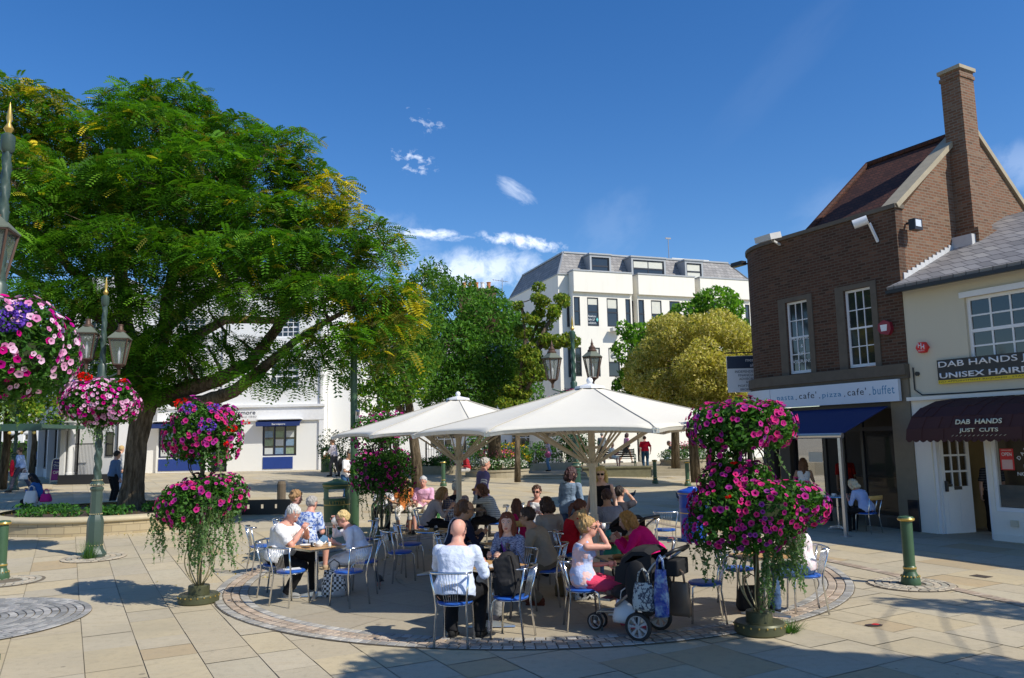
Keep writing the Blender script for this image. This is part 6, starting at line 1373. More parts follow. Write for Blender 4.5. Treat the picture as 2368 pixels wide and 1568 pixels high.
def shop(px, py, off): 
    F_ = SC_.inverted(); d = F_ @ ray(px, py); o = F_ @ (Vector((0, 0, CAMH))-O1); t = (off-o.y)/d.y; p = ray(px, py)*t; return (p.x, p.y)
sx_, sy_ = shop(2005, 1195, -1.0); fcd = (-.486, .874)
cw = dup(ow, (sx_, sy_, .03), rzf(fcd), 'plywood backed chair of the white haired woman outside the cafe')

# ---------------- people ----------------
def remesh(mb, vox, it=4, M_=None):
    me = bpy.data.meshes.new('tmp'); me.from_pydata(mb.v, [], mb.f)
    bm = bmesh.new(); bm.from_mesh(me); bmesh.ops.recalc_face_normals(bm, faces=bm.faces); bm.to_mesh(me); bm.free()
    o = bpy.data.objects.new('tmp', me); C.objects.link(o)
    r = o.modifiers.new('r', 'REMESH'); r.mode = 'VOXEL'; r.voxel_size = vox
    s = o.modifiers.new('s', 'SMOOTH'); s.factor = .5; s.iterations = it
    out = bpy.data.meshes.new_from_object(o.evaluated_get(bpy.context.evaluated_depsgraph_get()))
    C.objects.unlink(o); bpy.data.objects.remove(o); bpy.data.meshes.remove(me)
    return out
from mathutils import noise as mn
def crumple(me, amp, fr, an=(1, 1, 1)):
    n = len(me.vertices); v = np.empty(n*3, np.float32); me.vertices.foreach_get('co', v); v = v.reshape(-1, 3); nn = np.empty(n*3, np.float32); me.vertex_normals.foreach_get('vector', nn); nn = nn.reshape(-1, 3); o = rnd.uniform(0, 50)
    d = np.array([mn.noise((p[0]*fr*an[0]+o, p[1]*fr*an[1], p[2]*fr*an[2]))+.5*mn.noise((p[0]*fr*2.3+o, p[1]*fr*2.3, p[2]*fr*2.3*an[2])) for p in v.tolist()])
    v += nn*(d*amp)[:, None]; me.vertices.foreach_set('co', v.ravel()); me.update(); return me
def ik(a, b, l1, l2, pole):
    d = b-a; L_ = min(d.length, (l1+l2)*.995); d.normalize(); b = a+d*L_
    x = (l1*l1-l2*l2+L_*L_)/(2*L_); h = math.sqrt(max(0, l1*l1-x*x)); p = Vector(pole); p = p-d*p.dot(d)
    if p.length < 1e-4: p = Vector((0, 0, 1))
    return a+d*x+p.normalized()*h, b
def capsule(m, pts, rs, n=12):
    m.tube(pts, rs, n)
    for p, r in zip(pts, rs): m.ball(p, r if not isinstance(r, tuple) else r[0], n)
SK = {'light': (.62, .36, .26), 'pink': (.66, .34, .26), 'tan': (.48, .27, .17), 'pale': (.70, .45, .35)}
def skinm(k):
    key = ('skin', k)
    if key in MC: return MC[key]
    t = NT('skin_'+k); c = SK[k]; t.b.inputs['Subsurface Weight'].default_value = .08; t.b.inputs['Subsurface Radius'].default_value = (.02, .008, .004)
    MC[key] = t.fin(t.mix(t.noise(14, 3), dk(c, .9), dk(c, 1.08)), .5, 0, .3); return MC[key]
def hairm(c):
    key = ('hair', c)
    if key in MC: return MC[key]
    t = NT('hair'); mp = t.node('Mapping', Vector=t.obj); mp.inputs['Scale'].default_value = (60, 60, 9); n = t.noise(1.5, 4, mp.outputs[0]); t.bump(n, .8, .01)
    MC[key] = t.fin(t.mix(n, dk(c, .35), dk(c, 1.7)), .5, 0, .35); return MC[key]
EYE = M('eye_dark', (.03, .025, .02), .3); LIP = M('lip', (.42, .12, .10), .5); SUNG = M('sunglass_lens', (.008, .008, .01), .08)
def loft(m, rings, n=18):
    """rings: (centre, x-axis, y-axis, halfwidth, halfdepth)"""
    vs = []; fs = []
    for c, ax, ay, w, d in rings:
        for k in range(n):
            a = 2*PI*k/n; ca__, sa__ = math.cos(a), math.sin(a); e = .85
            vs.append(c+ax*w*math.copysign(abs(ca__)**e, ca__)+ay*d*math.copysign(abs(sa__)**e, sa__))
    r = len(rings)
    for i in range(r-1):
        for k in range(n): fs.append((i*n+k, i*n+(k+1) % n, (i+1)*n+(k+1) % n, (i+1)*n+k))
    fs += [tuple(range(n-1, -1, -1)), tuple(range((r-1)*n, r*n))]; m.add(vs, fs)
def person(label, x, y, f, pose='sit', H=1.70, b=1.0, fem=False, skin='light', hair=('short', (.2, .12, .06)), top=None, bot=None, shoe=(.03, .03, .03), hands=None, feet=None, lean=8, side=0, head=(0, 5), vox=.012, z=None, glasses=None, seat=.47, extra=None, face=True):
    k = H/1.72; z = (g(x, y)+.01) if z is None else z
    t = thing('person', label, 'person', (x, y, z), rzf(f)); sit = pose == 'sit'
    top = top or {}; bot = bot or {}; V3 = Vector
    hz = seat+.095 if sit else .93*k; pel = V3((0, 0, hz)); le = math.radians(lean); sd = math.radians(side)
    up = V3((math.sin(sd), math.sin(le), math.cos(le))).normalized(); ax = V3((1, 0, 0)); ax = (ax-up*ax.dot(up)).normalized(); ay = up.cross(ax)
    def sp(s):                       # spine, curved a little forward when sitting
        c = (.03*math.sin(PI*min(max(s, 0), .5)/.5)*(-1 if sit else .3)); return pel+up*s*k+ay*c
    W = (.92 if fem else 1.0); hipw = (1.06 if fem else 1.0)
    prof = [(-.10, .11*hipw, .09), (-.04, .165*hipw, .125), (.05, .170*hipw, .128), (.14, .150, .110), (.21, .135*W*(.94 if fem else 1.02), .102), (.30, .150*W, .112), (.37, .168*W, .118), (.425, .160*W, .100), (.465, .105*W, .078), (.495, .060, .058), (.54, .050, .052)]
    bb_ = 1+(b-1)
    def torso(m, s0, s1, inf, fl=1.0):
        P = [p for p in prof if s0-.001 <= p[0] <= s1+.001]; n_ = len(P)
        loft(m, [(sp(s), ax, ay, (w*bb_+inf*(fl if s < .1 else 1))*k, (d*(bb_*1.05 if s < .35 else bb_)+inf*(fl if s < .1 else 1))*k) for s, w, d in P])
        if fem and s0 < .3: 
            for s in (-1, 1): m.ball(sp(.335)+ax*s*.07*k+ay*(.085*k+inf), .058*k, 10)
        elif b > 1.12: m.ball(sp(.12)+ay*.07*k, ((.15*b+inf)*k, (.11*b+inf)*k, .15*k), 14)
    sh = [sp(.408)+ax*s*(.175*W*(.5+.5*b))*k for s in (-1, 1)]
    la, lf = .28*k, .25*k
    if hands is None: hands = ((-.17, .30, hz+.12), (.17, .30, hz+.12)) if sit else ((-.24, .04, .80*k), (.24, .04, .80*k))
    arms = []
    for i, s in enumerate((-1, 1)):
        tg = V3(hands[i]); el, wr = ik(sh[i], tg, la, lf, (s*.45, -.45, -1) if tg.z < sh[i].z-.02 else (s*.35, .9, -.8)); arms.append((sh[i], el, wr))
    hips = [pel+V3((s*.095*k*hipw, 0, -.01)) for s in (-1, 1)]
    if feet is None: feet = ((-.13, .42, 0), (.13, .46, 0)) if sit else ((-.10, .02, 0), (.10, .0, 0))
    legs = []
    for i, s in enumerate((-1, 1)):
        ft = V3(feet[i]); an = V3((ft.x, ft.y-.02, ft.z+.085)); kn, an2 = ik(hips[i], an, .44*k, .42*k, (s*.15, 1, .5 if sit else .1)); legs.append((hips[i], kn, an2))
    # head
    yaw, pit = math.radians(head[0]), math.radians(head[1]); nb = sp(.51); hd = nb+up*.040*k+V3((0, .02+.03*math.sin(pit), 0))*k
    Hm = Matrix.Rotation(-yaw, 3, 'Z') @ Matrix.Rotation(-pit, 3, 'X') @ Matrix.Rotation(-le*.35, 3, 'X'); hc = hd+Hm @ V3((0, .0, .075*k)); kk = k*1.06
    def hp(v): return hc+Hm @ (V3(v)*kk)
    m = MB(); torso(m, -.1, .54, 0)
    m.tube([sp(.47), nb, hd+Hm @ V3((0, -.01, 0))*k], [.058*k*(.9 if fem else 1.05*(.7+.3*b))]*3, 12)
    m.ball(hc+Hm @ V3((0, -.006, .025))*kk, (.077*kk, .096*kk, .095*kk), 18, Hm); m.ball(hp((0, .022, -.045)), (.058*kk, .068*kk, .068*kk), 14, Hm)
    m.ball(hp((0, .055, -.088)), (.028*kk, .025*kk, .022*kk), 10, Hm)
    m.tube([hp((0, .086, .018)), hp((0, .100, -.012)), hp((0, .106, -.028)), hp((0, .088, -.036))], [.010*kk, .013*kk, .016*kk, .010*kk], 8)
    for s in (-1, 1): m.ball(hp((s*.079, -.008, -.008)), (.012*kk, .02*kk, .032*kk), 8, Hm)
    for sh_, el, wr in arms: capsule(m, [sh_, sh_.lerp(el, .5), el, el.lerp(wr, .4), wr], [r*k*(.6+.4*b)*(.88 if fem else 1) for r in (.052, .047, .039, .039, .027)])
    for hp_, kn, an in legs: capsule(m, [hp_, hp_.lerp(kn, .5), kn, kn.lerp(an, .35), an], [r*k*(.7+.3*b) for r in (.095, .080, .058, .056, .036)])
    me = remesh(m, vox); nv = len(me.polygons)
    me.materials.clear(); bod = link('body', me, [skinm(skin), EYE, LIP, WPAINT, hairm(hair[1])], t, True)
    ex = MB()     # fingers and features, joined into the same mesh
    for i, (sh_, el, wr) in enumerate(arms):
        d = (wr-el).normalized(); s = -1 if i == 0 else 1; inw = V3((-s, 0, 0)); inw = (inw-d*inw.dot(d)); inw = inw.normalized() if inw.length > .05 else V3((0, 0, 1)); sdv = d.cross(inw)*s
        Rm = Matrix((sdv, d, inw)).transposed(); pc_ = wr+d*.045*k; ex.mi = 0
        ex.ball(pc_, (.040*k, .052*k, .017*k), 10, Rm)
        for q in range(4):
            o_ = (q-1.5)*.019*k; ln = (.068, .078, .073, .058)[q]*k; p0 = wr+d*.082*k+sdv*o_; p1 = p0+(d*.8+inw*.45)*ln*.45; p2 = p1+(d*.35+inw*.9)*ln*.35; p3 = p2+(d*-.1+inw)*ln*.25
            ex.tube([p0, p1, p2, p3], [.0088*k, .0085*k, .0078*k, .006*k], 6)
        p0 = wr+d*.02*k-sdv*.028*k*1; ex.tube([p0, p0-sdv*.025*k+d*.03*k+inw*.012*k, p0-sdv*.026*k+d*.058*k+inw*.028*k], [.0115*k, .010*k, .007*k], 6)
    if face:
        for s in (-1, 1):
            ex.mi = 3; ex.ball(hp((s*.031, .080, .014)), (.0135*kk, .008*kk, .0075*kk), 8, Hm); ex.mi = 1; ex.ball(hp((s*.031, .0865, .014)), (.0062*kk, .004*kk, .0066*kk), 8, Hm)
            ex.mi = 4; ex.tube([hp((s*.016, .091, .031)), hp((s*.032, .090, .036)), hp((s*.049, .078, .031))], .0032*kk, 5)
            ex.mi = 1; ex.ball(hp((s*.008, .101, -.036)), .003, 5)
        ex.mi = 2; ex.ball(hp((0, .0865, -.058)), (.024*kk, .008*kk, .0055*kk), 8, Hm); ex.ball(hp((0, .0865, -.066)), (.019*kk, .008*kk, .0055*kk), 8, Hm)
    b0_ = len(me.vertices); bm = bmesh.new(); bm.from_mesh(me); vv = [bm.verts.new(v) for v in ex.v]
    for f_, mi in zip(ex.f, ex.m):
        try: q = bm.faces.new([vv[i] for i in f_]); q.material_index = mi; q.smooth = True
        except Exception: pass
    bm.normal_update(); bm.to_mesh(me); bm.free()
    # hair
    st, hcol = hair[0], hair[1]
    if st != 'bald':
        m = MB(); lo_ = {'short': -.045, 'reced': -.045, 'curly': -.06}.get(st, -.075)
        mb2 = MB().ball((0, -.016, .030), (.090, .106, .104) if st != 'short' else (.084, .103, .101), 24)
        pv = []
        for v in mb2.v:
            v = V3(v); fr = .062 if st not in ('reced',) else .10
            if v.z < fr and v.y > .0+(.02 if v.z > .03 else 0): v.y = min(v.y, max(.012, .05*(v.z-lo_)/(fr-lo_))); v.x *= .93
            if st == 'reced' and v.y > -.02 and v.z > .03: v = v*.86+V3((0, -.012, .0))
            if v.z < lo_: v.z = lo_
            pv.append(hc+Hm @ (v*kk))
        mb2.v = [tuple(v) for v in pv]; m.add(mb2.v, mb2.f)
        def hb(c, r): m.ball(hp(c), tuple(q*kk for q in r), 12, Hm)
        if st == 'curly':
            for _ in range(46):
                a = rnd.uniform(0, 2*PI); e = rnd.uniform(-.2, 1.4); c = (.08*math.cos(a)*math.cos(e), -.022+.095*math.sin(a)*math.cos(e), .03+.10*math.sin(e))
                if c[1] > .045 and c[2] < .07: continue
                hb(c, (.030, .030, .026))
        if st in ('bob', 'long', 'mid'):
            L_ = {'bob': -.12, 'mid': -.19, 'long': -.33}[st]; n_ = 5
            for s in (-1, 1):
                m.tube([hp((s*.062, .030, .06)), hp((s*.084, .018, .0)), hp((s*.082, .008, -.07)), hp((s*.078, -.005, max(L_, -.20)))], [.018*kk, .024*kk, .028*kk, .018*kk], 10)
                m.tube([hp((s*.05, -.07, .04)), hp((s*.062, -.07, -.06)), hp((s*.060, -.075, L_*.7)), hp((s*.045, -.08, L_))], [.04*kk, .045*kk, .045*kk, .03*kk], 10)
            m.tube([hp((0, -.09, .04)), hp((0, -.095, -.06)), hp((0, -.10, L_*.7)), hp((0, -.10, L_-.01))], [.05*kk, .05*kk, .05*kk, .03*kk], 10)
        if st == 'bun':
            for _ in range(12): a = rnd.uniform(0, 2*PI); hb((.035*math.cos(a), -.085+.04*math.sin(a), .168+rnd.uniform(-.03, .03)), (.028, .028, .024))
            hb((0, -.08, .15), (.055, .055, .05))
        if st == 'pony': m.tube([hp((0, -.11, .03)), hp((0, -.145, .0)), hp((0, -.15, -.09)), hp((0.01, -.13, -.18))], [.02*kk, .03*kk, .03*kk, .012*kk], 10)
        hm = crumple(remesh(m, max(.008, vox*.7), 1), 0.016 if st != 'curly' else .018, 50, (1, 1, .35)); hm.materials.clear(); link('hair', hm, hairm(hcol), t, True)
        if st == 'pony': MB().ball(hp((0, -.122, .02)), .02*kk, 8).build('hair_tie', RED, t)
    # clothes
    sl = top.get('sleeve', 1.0); inf = top.get('inf', .014); m = MB(); torso(m, top.get('hem', -.04), .425 if sl <= .05 else .465, inf, top.get('flare', 1.4))
    if sl <= .05:
        for s in (-1, 1): m.tube([sp(.40)+ax*s*.085*k-ay*.02, sp(.455)+ax*s*.095*k, sp(.40)+ax*s*.085*k+ay*.06], .03*k, 8)
    for sh_, el, wr in arms:
        if sl > .05:
            pts = [sh_+V3((0, 0, .006*k))-ax*(.03*k*(1 if sh_.x > 0 else -1)), sh_+V3((0, 0, .004*k))]; rs = [.064*k*(.6+.4*b), .068*k*(.6+.4*b)]
            u1 = min(1, sl*2)
            if u1 < .98: pts += [sh_.lerp(el, u1*.5), sh_.lerp(el, u1)]; rs += [.064*k*(.6+.4*b), .064*k*(.6+.4*b)]
            else: pts += [sh_.lerp(el, .5), el, el.lerp(wr, min(1, (sl-.5)*2)*.5), el.lerp(wr, min(1, (sl-.5)*2)*.97)]; rs += [q*k*(.6+.4*b) for q in (.058, .050, .046, .036)]
            m.tube(pts, rs, 12)
            for p, r in list(zip(pts, rs))[:-1]: m.ball(p, r, 12)
    tm = crumple(remesh(m, vox, 3), .010, 9); tm.materials.clear(); nm = top.get('name', 'shirt'); link(nm, tm, top.get('mat') or cloth(top.get('col', (.7, .7, .7)), top.get('pat'), top.get('col2', (1, 1, 1)), top.get('s', 1.0)), t, True)
    bl_ = bot.get('len', 1.0); m = MB(); inf = .012; bm_ = bot.get('mat') or cloth(bot.get('col', (.05, .05, .06)), bot.get('pat'), bot.get('col2', (1, 1, 1)), bot.get('s', 1.0))
    torso(m, -.10, .14, .006)
    if bot.get('skirt'):
        e = [h_.lerp(kn, min(1, bl_*2)) for h_, kn, an in legs]; c1 = (e[0]+e[1])/2; c0 = pel; dd = (c1-c0); a2 = V3((1, 0, 0)); a3 = dd.normalized().cross(a2); w0 = .17*k; fl = (.14+.06*bl_)*k if sit else .20*k
        rg = [(c0+dd*u, a2, a3, w0*(1-u)+(abs(e[1].x-e[0].x)/2+.09*k+.05*k*u)*u, (.125*(1-u)+(.095+.05*(0 if sit else 1))*u)*k) for u in (0, .25, .5, .75, 1)]
        if bl_ > .55:
            an_ = (legs[0][2]+legs[1][2])/2; kn_ = c1 if False else (legs[0][1]+legs[1][1])/2; rg += [(kn_.lerp(an_, (bl_-.5)*2*u), a2, V3((0, 1, 0)), .20*k, .13*k) for u in (.4, 1)]
        loft(m, rg)
    else:
        for h_, kn, an in legs:
            if bl_ > .55: u = min(1, (bl_-.5)*2); pts = [h_, h_.lerp(kn, .5), kn, kn.lerp(an, .4*u), kn.lerp(an, u)+V3((0, 0, -.02 if u > .95 else 0))]; rs = [q*k*(.75+.25*b)*bot.get('w', 1) for q in (.108, .095, .074, .070, .062)]
            else: pts = [h_, h_.lerp(kn, bl_), h_.lerp(kn, bl_*2*.98)]; rs = [q*k*(.75+.25*b) for q in (.108, .10, .088)]
            m.tube(pts, rs, 12)
            for p, r in list(zip(pts, rs))[:-1]: m.ball(p, r, 12)
    bmh = crumple(remesh(m, vox, 3), .010, 9); bmh.materials.clear(); link('skirt' if bot.get('skirt') else 'trousers', bmh, bm_, t, True)
    for i, (h_, kn, an) in enumerate(legs):
        fd = V3((feet[i][0]*.25, 1, 0)).normalized() if len(feet[i]) < 4 else V3(feet[i][3]); fd = fd.normalized(); sx2 = V3((fd.y, -fd.x, 0)); R_ = Matrix((sx2, fd, V3((0, 0, 1)))).transposed(); c = V3((an.x, an.y, feet[i][2]+.0)); m = MB()
        if bot.get('sandal'):
            m.ball(c+R_ @ V3((0, .08, .035)), (.038*k, .10*k, .025*k), 10, R_); m.build('foot', skinm(skin), t, True); m = MB(); m.tube([c+R_ @ V3((0, -.06, .008)), c+R_ @ V3((0, .17, .008))], [(.035, .008), (.04, .008)], 8); m.tube([c+R_ @ V3((-.035, .10, .03)), c+R_ @ V3((0, .10, .062)), c+R_ @ V3((.035, .10, .03))], .010, 6)
        else:
            m.ball(c+R_ @ V3((0, .085, .040)), (.047*k, .125*k, .038*k), 12, R_); m.ball(c+R_ @ V3((0, -.005, .055)), (.042*k, .055*k, .052*k), 10, R_); m.box(-.04*k, .04*k, -.05*k, .195*k, .0, .018, Matrix.Translation(c) @ R_.to_4x4())
        m.build('shoe', cloth(shoe), t, True)
    if glasses:
        m = MB(); lens = SUNG if glasses == 'sun' else CGLASS
        for s in (-1, 1):
            m.ball(hp((s*.033, .094, .014)), (.027*kk, .006*kk, .019*kk), 10, Hm); m.tube([hp((s*.058, .088, .018)), hp((s*.080, .03, .016)), hp((s*.080, -.01, .008))], .0035*kk, 5)
        m.tube([hp((-.01, .100, .016)), hp((.01, .100, .016))], .003*kk, 5); m.build('sunglasses' if glasses == 'sun' else 'glasses', SUNG if glasses == 'sun' else M('thin_glasses', (.08, .06, .05), .3), t, True)
        if glasses != 'sun': t.children[-1].scale = (1, 1, 1)
    t['_h'] = 0; del t['_h']
    if extra: extra(t, dict(hp=hp, arms=arms, sp=sp, ax=ax, ay=ay, legs=legs, k=k, pel=pel))
    return t
JEAN = dict(col=(.06, .11, .22)); BLK = dict(col=(.012, .012, .014)); GRYH = (.45, .44, .42); WHT = (.82, .82, .84)
def lanyard(t, q):
    m = MB(); s = q['sp']; ax, ay = q['ax'], q['ay']; m.tube([s(.45)-ax*.06+ay*.03, s(.40)-ax*.05+ay*.125, s(.28)+ay*.16, s(.20)+ay*.15, s(.28)+ay*.163, s(.40)+ax*.05+ay*.125, s(.45)+ax*.06+ay*.03], .008, 6); m.build('lanyard', M('purple_lanyard', (.18, .02, .30), .6), t)
    m = MB(); 
    for c in (-1, 1): m.tube([s(.46)+ax*c*.06+ay*.04, s(.36)+ax*c*.06+ay*.135, s(.2)+ax*c*.055+ay*.145], [(.03, .012)]*3, 8)
    m.build('scarf', cloth((.02, .018, .04)), t, True)
def vneck(col):
    def f(t, q): s = q['sp']; ax, ay = q['ax'], q['ay']; MB().ball(s(.30)+ay*.085, (.055, .06, .17), 12).build('inner_top', cloth(col, 'stripes', (.6, .8, .85), 30), t, True)
    return f
def cap_(t, q): hp = q['hp']; MB().ball(hp((0, -.01, .065)), (.09, .105, .075), 14).tube([hp((0, .07, .075)), hp((0, .16, .06))], [(.07, .008), (.05, .006)], 10).build('cap', cloth((.25, .26, .27)), t, True)
def jstripe(t, q):
    s = q['arms'][1]; m = MB()
    for s in q['arms']:
        for u in (.45, .62): m.tube([s[0].lerp(s[1], u), s[0].lerp(s[1], u+.09)], .072, 12)
    m.build('white_stripes', cloth(WHT), t, True)
# couple at the left
person('heavy grey haired man in a white t-shirt eating at the left table', -3.58, 12.33, (1, -.12), H=1.84, b=1.30, skin='pink', hair=('short', (.62, .60, .57)), top=dict(col=WHT, sleeve=.40, name='t_shirt', hem=-.09), bot=BLK, shoe=(.28, .28, .28), hands=((-.05, .40, .98), (.06, .38, .97)), feet=((-.16, .50, 0), (.18, .22, 0)), lean=14, head=(28, 32))
person('blonde woman in a white cardigan drinking from a white cup', -2.36, 12.44, (-1, -.1), H=1.64, b=1.12, fem=True, skin='pink', hair=('short', (.62, .44, .20)), top=dict(col=(.80, .80, .86), sleeve=.8, name='cardigan', hem=-.10, flare=2), bot=dict(col=(.80, .78, .80), len=.68), shoe=(.8, .8, .8), hands=((-.20, .36, .77), (.09, .42, 1.06)), feet=((-.12, .36, 0), (.10, .46, 0)), lean=27, head=(-12, 8), glasses='clear', extra=vneck((.03, .30, .38)))
person('man in a blue floral shirt with his back to us at the left', -3.64, 14.12, (.28, .96), H=1.74, b=1.15, skin='pink', hair=('short', (.36, .34, .32)), top=dict(col=(.55, .62, .78), pat='floral', col2=(.10, .18, .48), s=16, sleeve=.42, hem=-.12), bot=dict(col=(.10, .2, .36), len=.45), shoe=(.4, .3, .2), lean=16, head=(15, 5))
person('curly haired woman in a pale floral top behind the man in white', -4.22, 15.3, (1, .1), H=1.70, fem=True, skin='pink', hair=('curly', (.34, .20, .09)), top=dict(col=(.6, .64, .75), pat='floral', col2=(.2, .28, .5), s=20, sleeve=.5), bot=JEAN, lean=6, vox=.014)
# bench behind the shaded tower
bz = g(bp.x, 19.5); 
person('seated person in a white patterned blouse and dark trousers on the slatted bench', bp.x-.50, 19.4, (0, -1), fem=True, skin='tan', hair=('short', (.5, .45, .4)), top=dict(col=WHT, pat='floral', col2=(.2, .2, .25), s=18, sleeve=.45), bot=BLK, vox=.015, hands=((-.1, .3, .8), (.1, .32, .78)), seat=.45)
person('bench sitter in white patterned trousers and orange top', bp.x-.02, 19.4, (.1, -1), fem=True, skin='tan', hair=('bob', (.35, .2, .1)), top=dict(col=(.65, .22, .06), sleeve=.3), bot=dict(col=(.75, .73, .68), pat='floral', col2=(.4, .35, .3), s=12, len=.75, sandal=1), vox=.015, seat=.45)
person('bench sitter in a pink shirt and rolled cream trousers', bp.x+.45, 19.4, (-.1, -1), b=1.1, skin='pink', hair=('short', (.5, .5, .5)), top=dict(col=(.75, .42, .60), sleeve=.42), bot=dict(col=(.72, .68, .55), len=.62, w=1.15), vox=.015, hands=((-.1, .36, .72), (.14, .34, .66)), seat=.45)
# rear middle table
person('woman in a beige crinkled blouse leaning in at the rear table', -1.78, 16.45, (1, .02), H=1.72, fem=True, hair=('bob', (.30, .18, .08)), top=dict(col=(.45, .38, .37), sleeve=.7, hem=-.10, flare=2), bot=BLK, hands=((-.1, .5, .80), (.1, .48, .86)), lean=30, head=(0, 5), vox=.014)
person('white haired man in a navy vest and check shirt seen from behind', -1.22, 16.55, (.12, 1), H=1.80, b=1.12, hair=('short', (.62, .6, .56)), top=dict(col=(.52, .42, .36), pat='check', col2=(.06, .08, .2), s=26, sleeve=.9, hem=-.12), bot=JEAN, lean=10, vox=.014,
       extra=lambda t, q: MB().ball(q['sp'](.36), (.20, .145, .15), 16).build('navy_vest', cloth((.012, .014, .03)), t, True))
person('short haired woman in a navy and white striped top eating a roll', -.44, 16.9, (-1, -.02), H=1.70, fem=True, skin='pink', hair=('bob', (.13, .06, .035)), top=dict(col=(.55, .60, .62), pat='stripes', col2=(.05, .09, .14), s=26, sleeve=.85), bot=BLK, hands=((-.06, .36, 1.12), (.06, .36, 1.10)), lean=22, head=(0, 18), vox=.014)
# middle tables
person('man in a dark jacket and glasses turned away at the middle table', -.93, 12.4, (.85, .5), H=1.80, b=1.12, skin='tan', hair=('reced', (.10, .055, .035)), top=dict(col=(.015, .02, .045), sleeve=1.0, name='jacket'), bot=BLK, lean=18, head=(15, 5), glasses='clear', hands=((-.1, .42, .82), (.15, .42, .84)))
person('brown haired woman hidden behind the man in the dark jacket', -1.0, 13.0, (1, .1), H=1.72, fem=True, hair=('bob', (.22, .10, .045)), top=dict(col=(.62, .62, .66), sleeve=.6), bot=JEAN, lean=14, head=(10, 8), vox=.014)
person('bald man in a pale blue striped shirt with his back to us', -.70, 9.22, (.20, .98), H=1.84, b=1.22, skin='pink', hair=('bald', (.3, .25, .2)), top=dict(col=(.66, .72, .86), pat='pinstripe', col2=(.50, .58, .78), s=60, sleeve=1.0, hem=-.06), bot=BLK, shoe=(.02, .02, .02), hands=((-.12, .36, .98), (.24, .46, .80)), feet=((-.12, .30, 0), (.20, .34, 0)), lean=15, head=(12, 3),
       extra=lambda t, q: MB().tube([q['hp']((.079, .05, .05)), q['hp']((.085, 0, .085)), q['hp']((.088, -.03, -.01))], .004, 5).build('sunglasses', BPAINT, t))
person('auburn haired woman in a navy cardigan and purple lanyard talking', -.07, 10.72, (-.52, -.85), H=1.72, b=1.05, fem=True, skin='pale', hair=('mid', (.17, .05, .025)), top=dict(col=(.36, .40, .55), pat='heather', col2=(.06, .08, .16), s=30, sleeve=.85, name='cardigan', hem=-.1, flare=2), bot=dict(col=(.33, .33, .34), w=1.1), shoe=(.02, .02, .03), hands=((-.12, .36, .78), (.12, .34, .78)), feet=((-.02, .40, 0), (.14, .34, 0)), lean=13, side=-4, head=(-22, -4), extra=lanyard)
person('dark haired man in a beige sweater leaning on his knees', .42, 11.32, (-.97, .22), H=1.80, b=1.12, skin='tan', hair=('short', (.05, .03, .022)), top=dict(col=(.34, .28, .21), sleeve=1.0, name='sweater', hem=-.07), bot=dict(col=(.16, .13, .09)), shoe=(.12, .03, .015), hands=((-.16, .50, .62), (.12, .46, .72)), lean=24, head=(5, 0), glasses='sun', feet=((-.1, .1, 0), (.15, .35, 0)))
person('woman with dark brown hair in a grey cardigan and printed skirt', .58, 13.05, (-.45, .9), H=1.74, b=1.1, fem=True, hair=('bob', (.055, .028, .02)), top=dict(col=(.36, .33, .30), sleeve=.9, name='cardigan', hem=-.1, flare=2), bot=dict(col=(.7, .68, .66), pat='floral', col2=(.02, .02, .03), s=14, skirt=1, len=.75), lean=14, head=(-10, 8))
person('girl with long brown hair in a magenta top seen from behind', .03, 14.1, (-.15, 1), H=1.45, fem=True, hair=('long', (.13, .05, .03)), top=dict(col=(.45, .01, .10), sleeve=1.0), bot=BLK, lean=5, vox=.013)
person('woman in a white top and sunglasses facing us at the back', .44, 15.9, (-.25, -1), H=1.68, fem=True, skin='pink', hair=('pony', (.06, .03, .02)), top=dict(col=WHT, sleeve=.0), bot=JEAN, lean=5, glasses='sun', hands=((-.12, .3, .78), (.14, .3, .8)), vox=.013)
person('woman with a ponytail in a sleeveless red top', .84, 12.75, (.97, .2), H=1.70, b=1.08, fem=True, skin='tan', hair=('pony', (.12, .045, .03)), top=dict(col=(.48, .008, .02), sleeve=.0, hem=-.1), bot=JEAN, lean=14, head=(-8, 16), hands=((-.1, .36, .85), (.10, .38, .84)))
person('standing woman in a light denim jacket with dark bobbed hair', 1.0, 15.0, (.55, .83), 'stand', H=1.72, fem=True, hair=('bob', (.055, .025, .03)), top=dict(col=(.20, .28, .40), sleeve=.95, name='denim_jacket', hem=-.10, flare=1.8), bot=dict(col=(.07, .12, .22)), lean=8, head=(25, 6), hands=((-.1, .26, 1.0), (.12, .28, 1.02)), glasses='sun')
person('tall blonde woman in a black vest standing behind the parasol mast', 1.56, 14.5, (-.3, -.95), 'stand', H=1.76, fem=True, skin='pale', hair=('long', (.66, .46, .17)), top=dict(col=(.012, .012, .014), sleeve=.0, name='vest_top'), bot=dict(col=(.03, .035, .04), skirt=1, len=.5), lean=3, head=(-5, 12), glasses='sun', hands=((-.28, .05, .80), (.28, .10, .82)))
person('man in a grey striped shirt with his back to us near the mast', 1.60, 14.0, (-.05, 1), H=1.80, b=1.1, skin='tan', hair=('short', (.06, .03, .025)), top=dict(col=(.26, .27, .33), pat='pinstripe', col2=(.16, .17, .22), s=50, sleeve=.45), bot=JEAN, lean=8, vox=.013)
person('dark haired youth holding a phone to the ear beside the grey shirt', 1.92, 15.0, (.4, .9), H=1.72, skin='light', hair=('short', (.025, .018, .015)), top=dict(col=(.03, .03, .04), sleeve=.4), bot=JEAN, lean=5, hands=((-.15, .3, .7), (.15, .12, 1.17)), head=(25, 0), vox=.014)
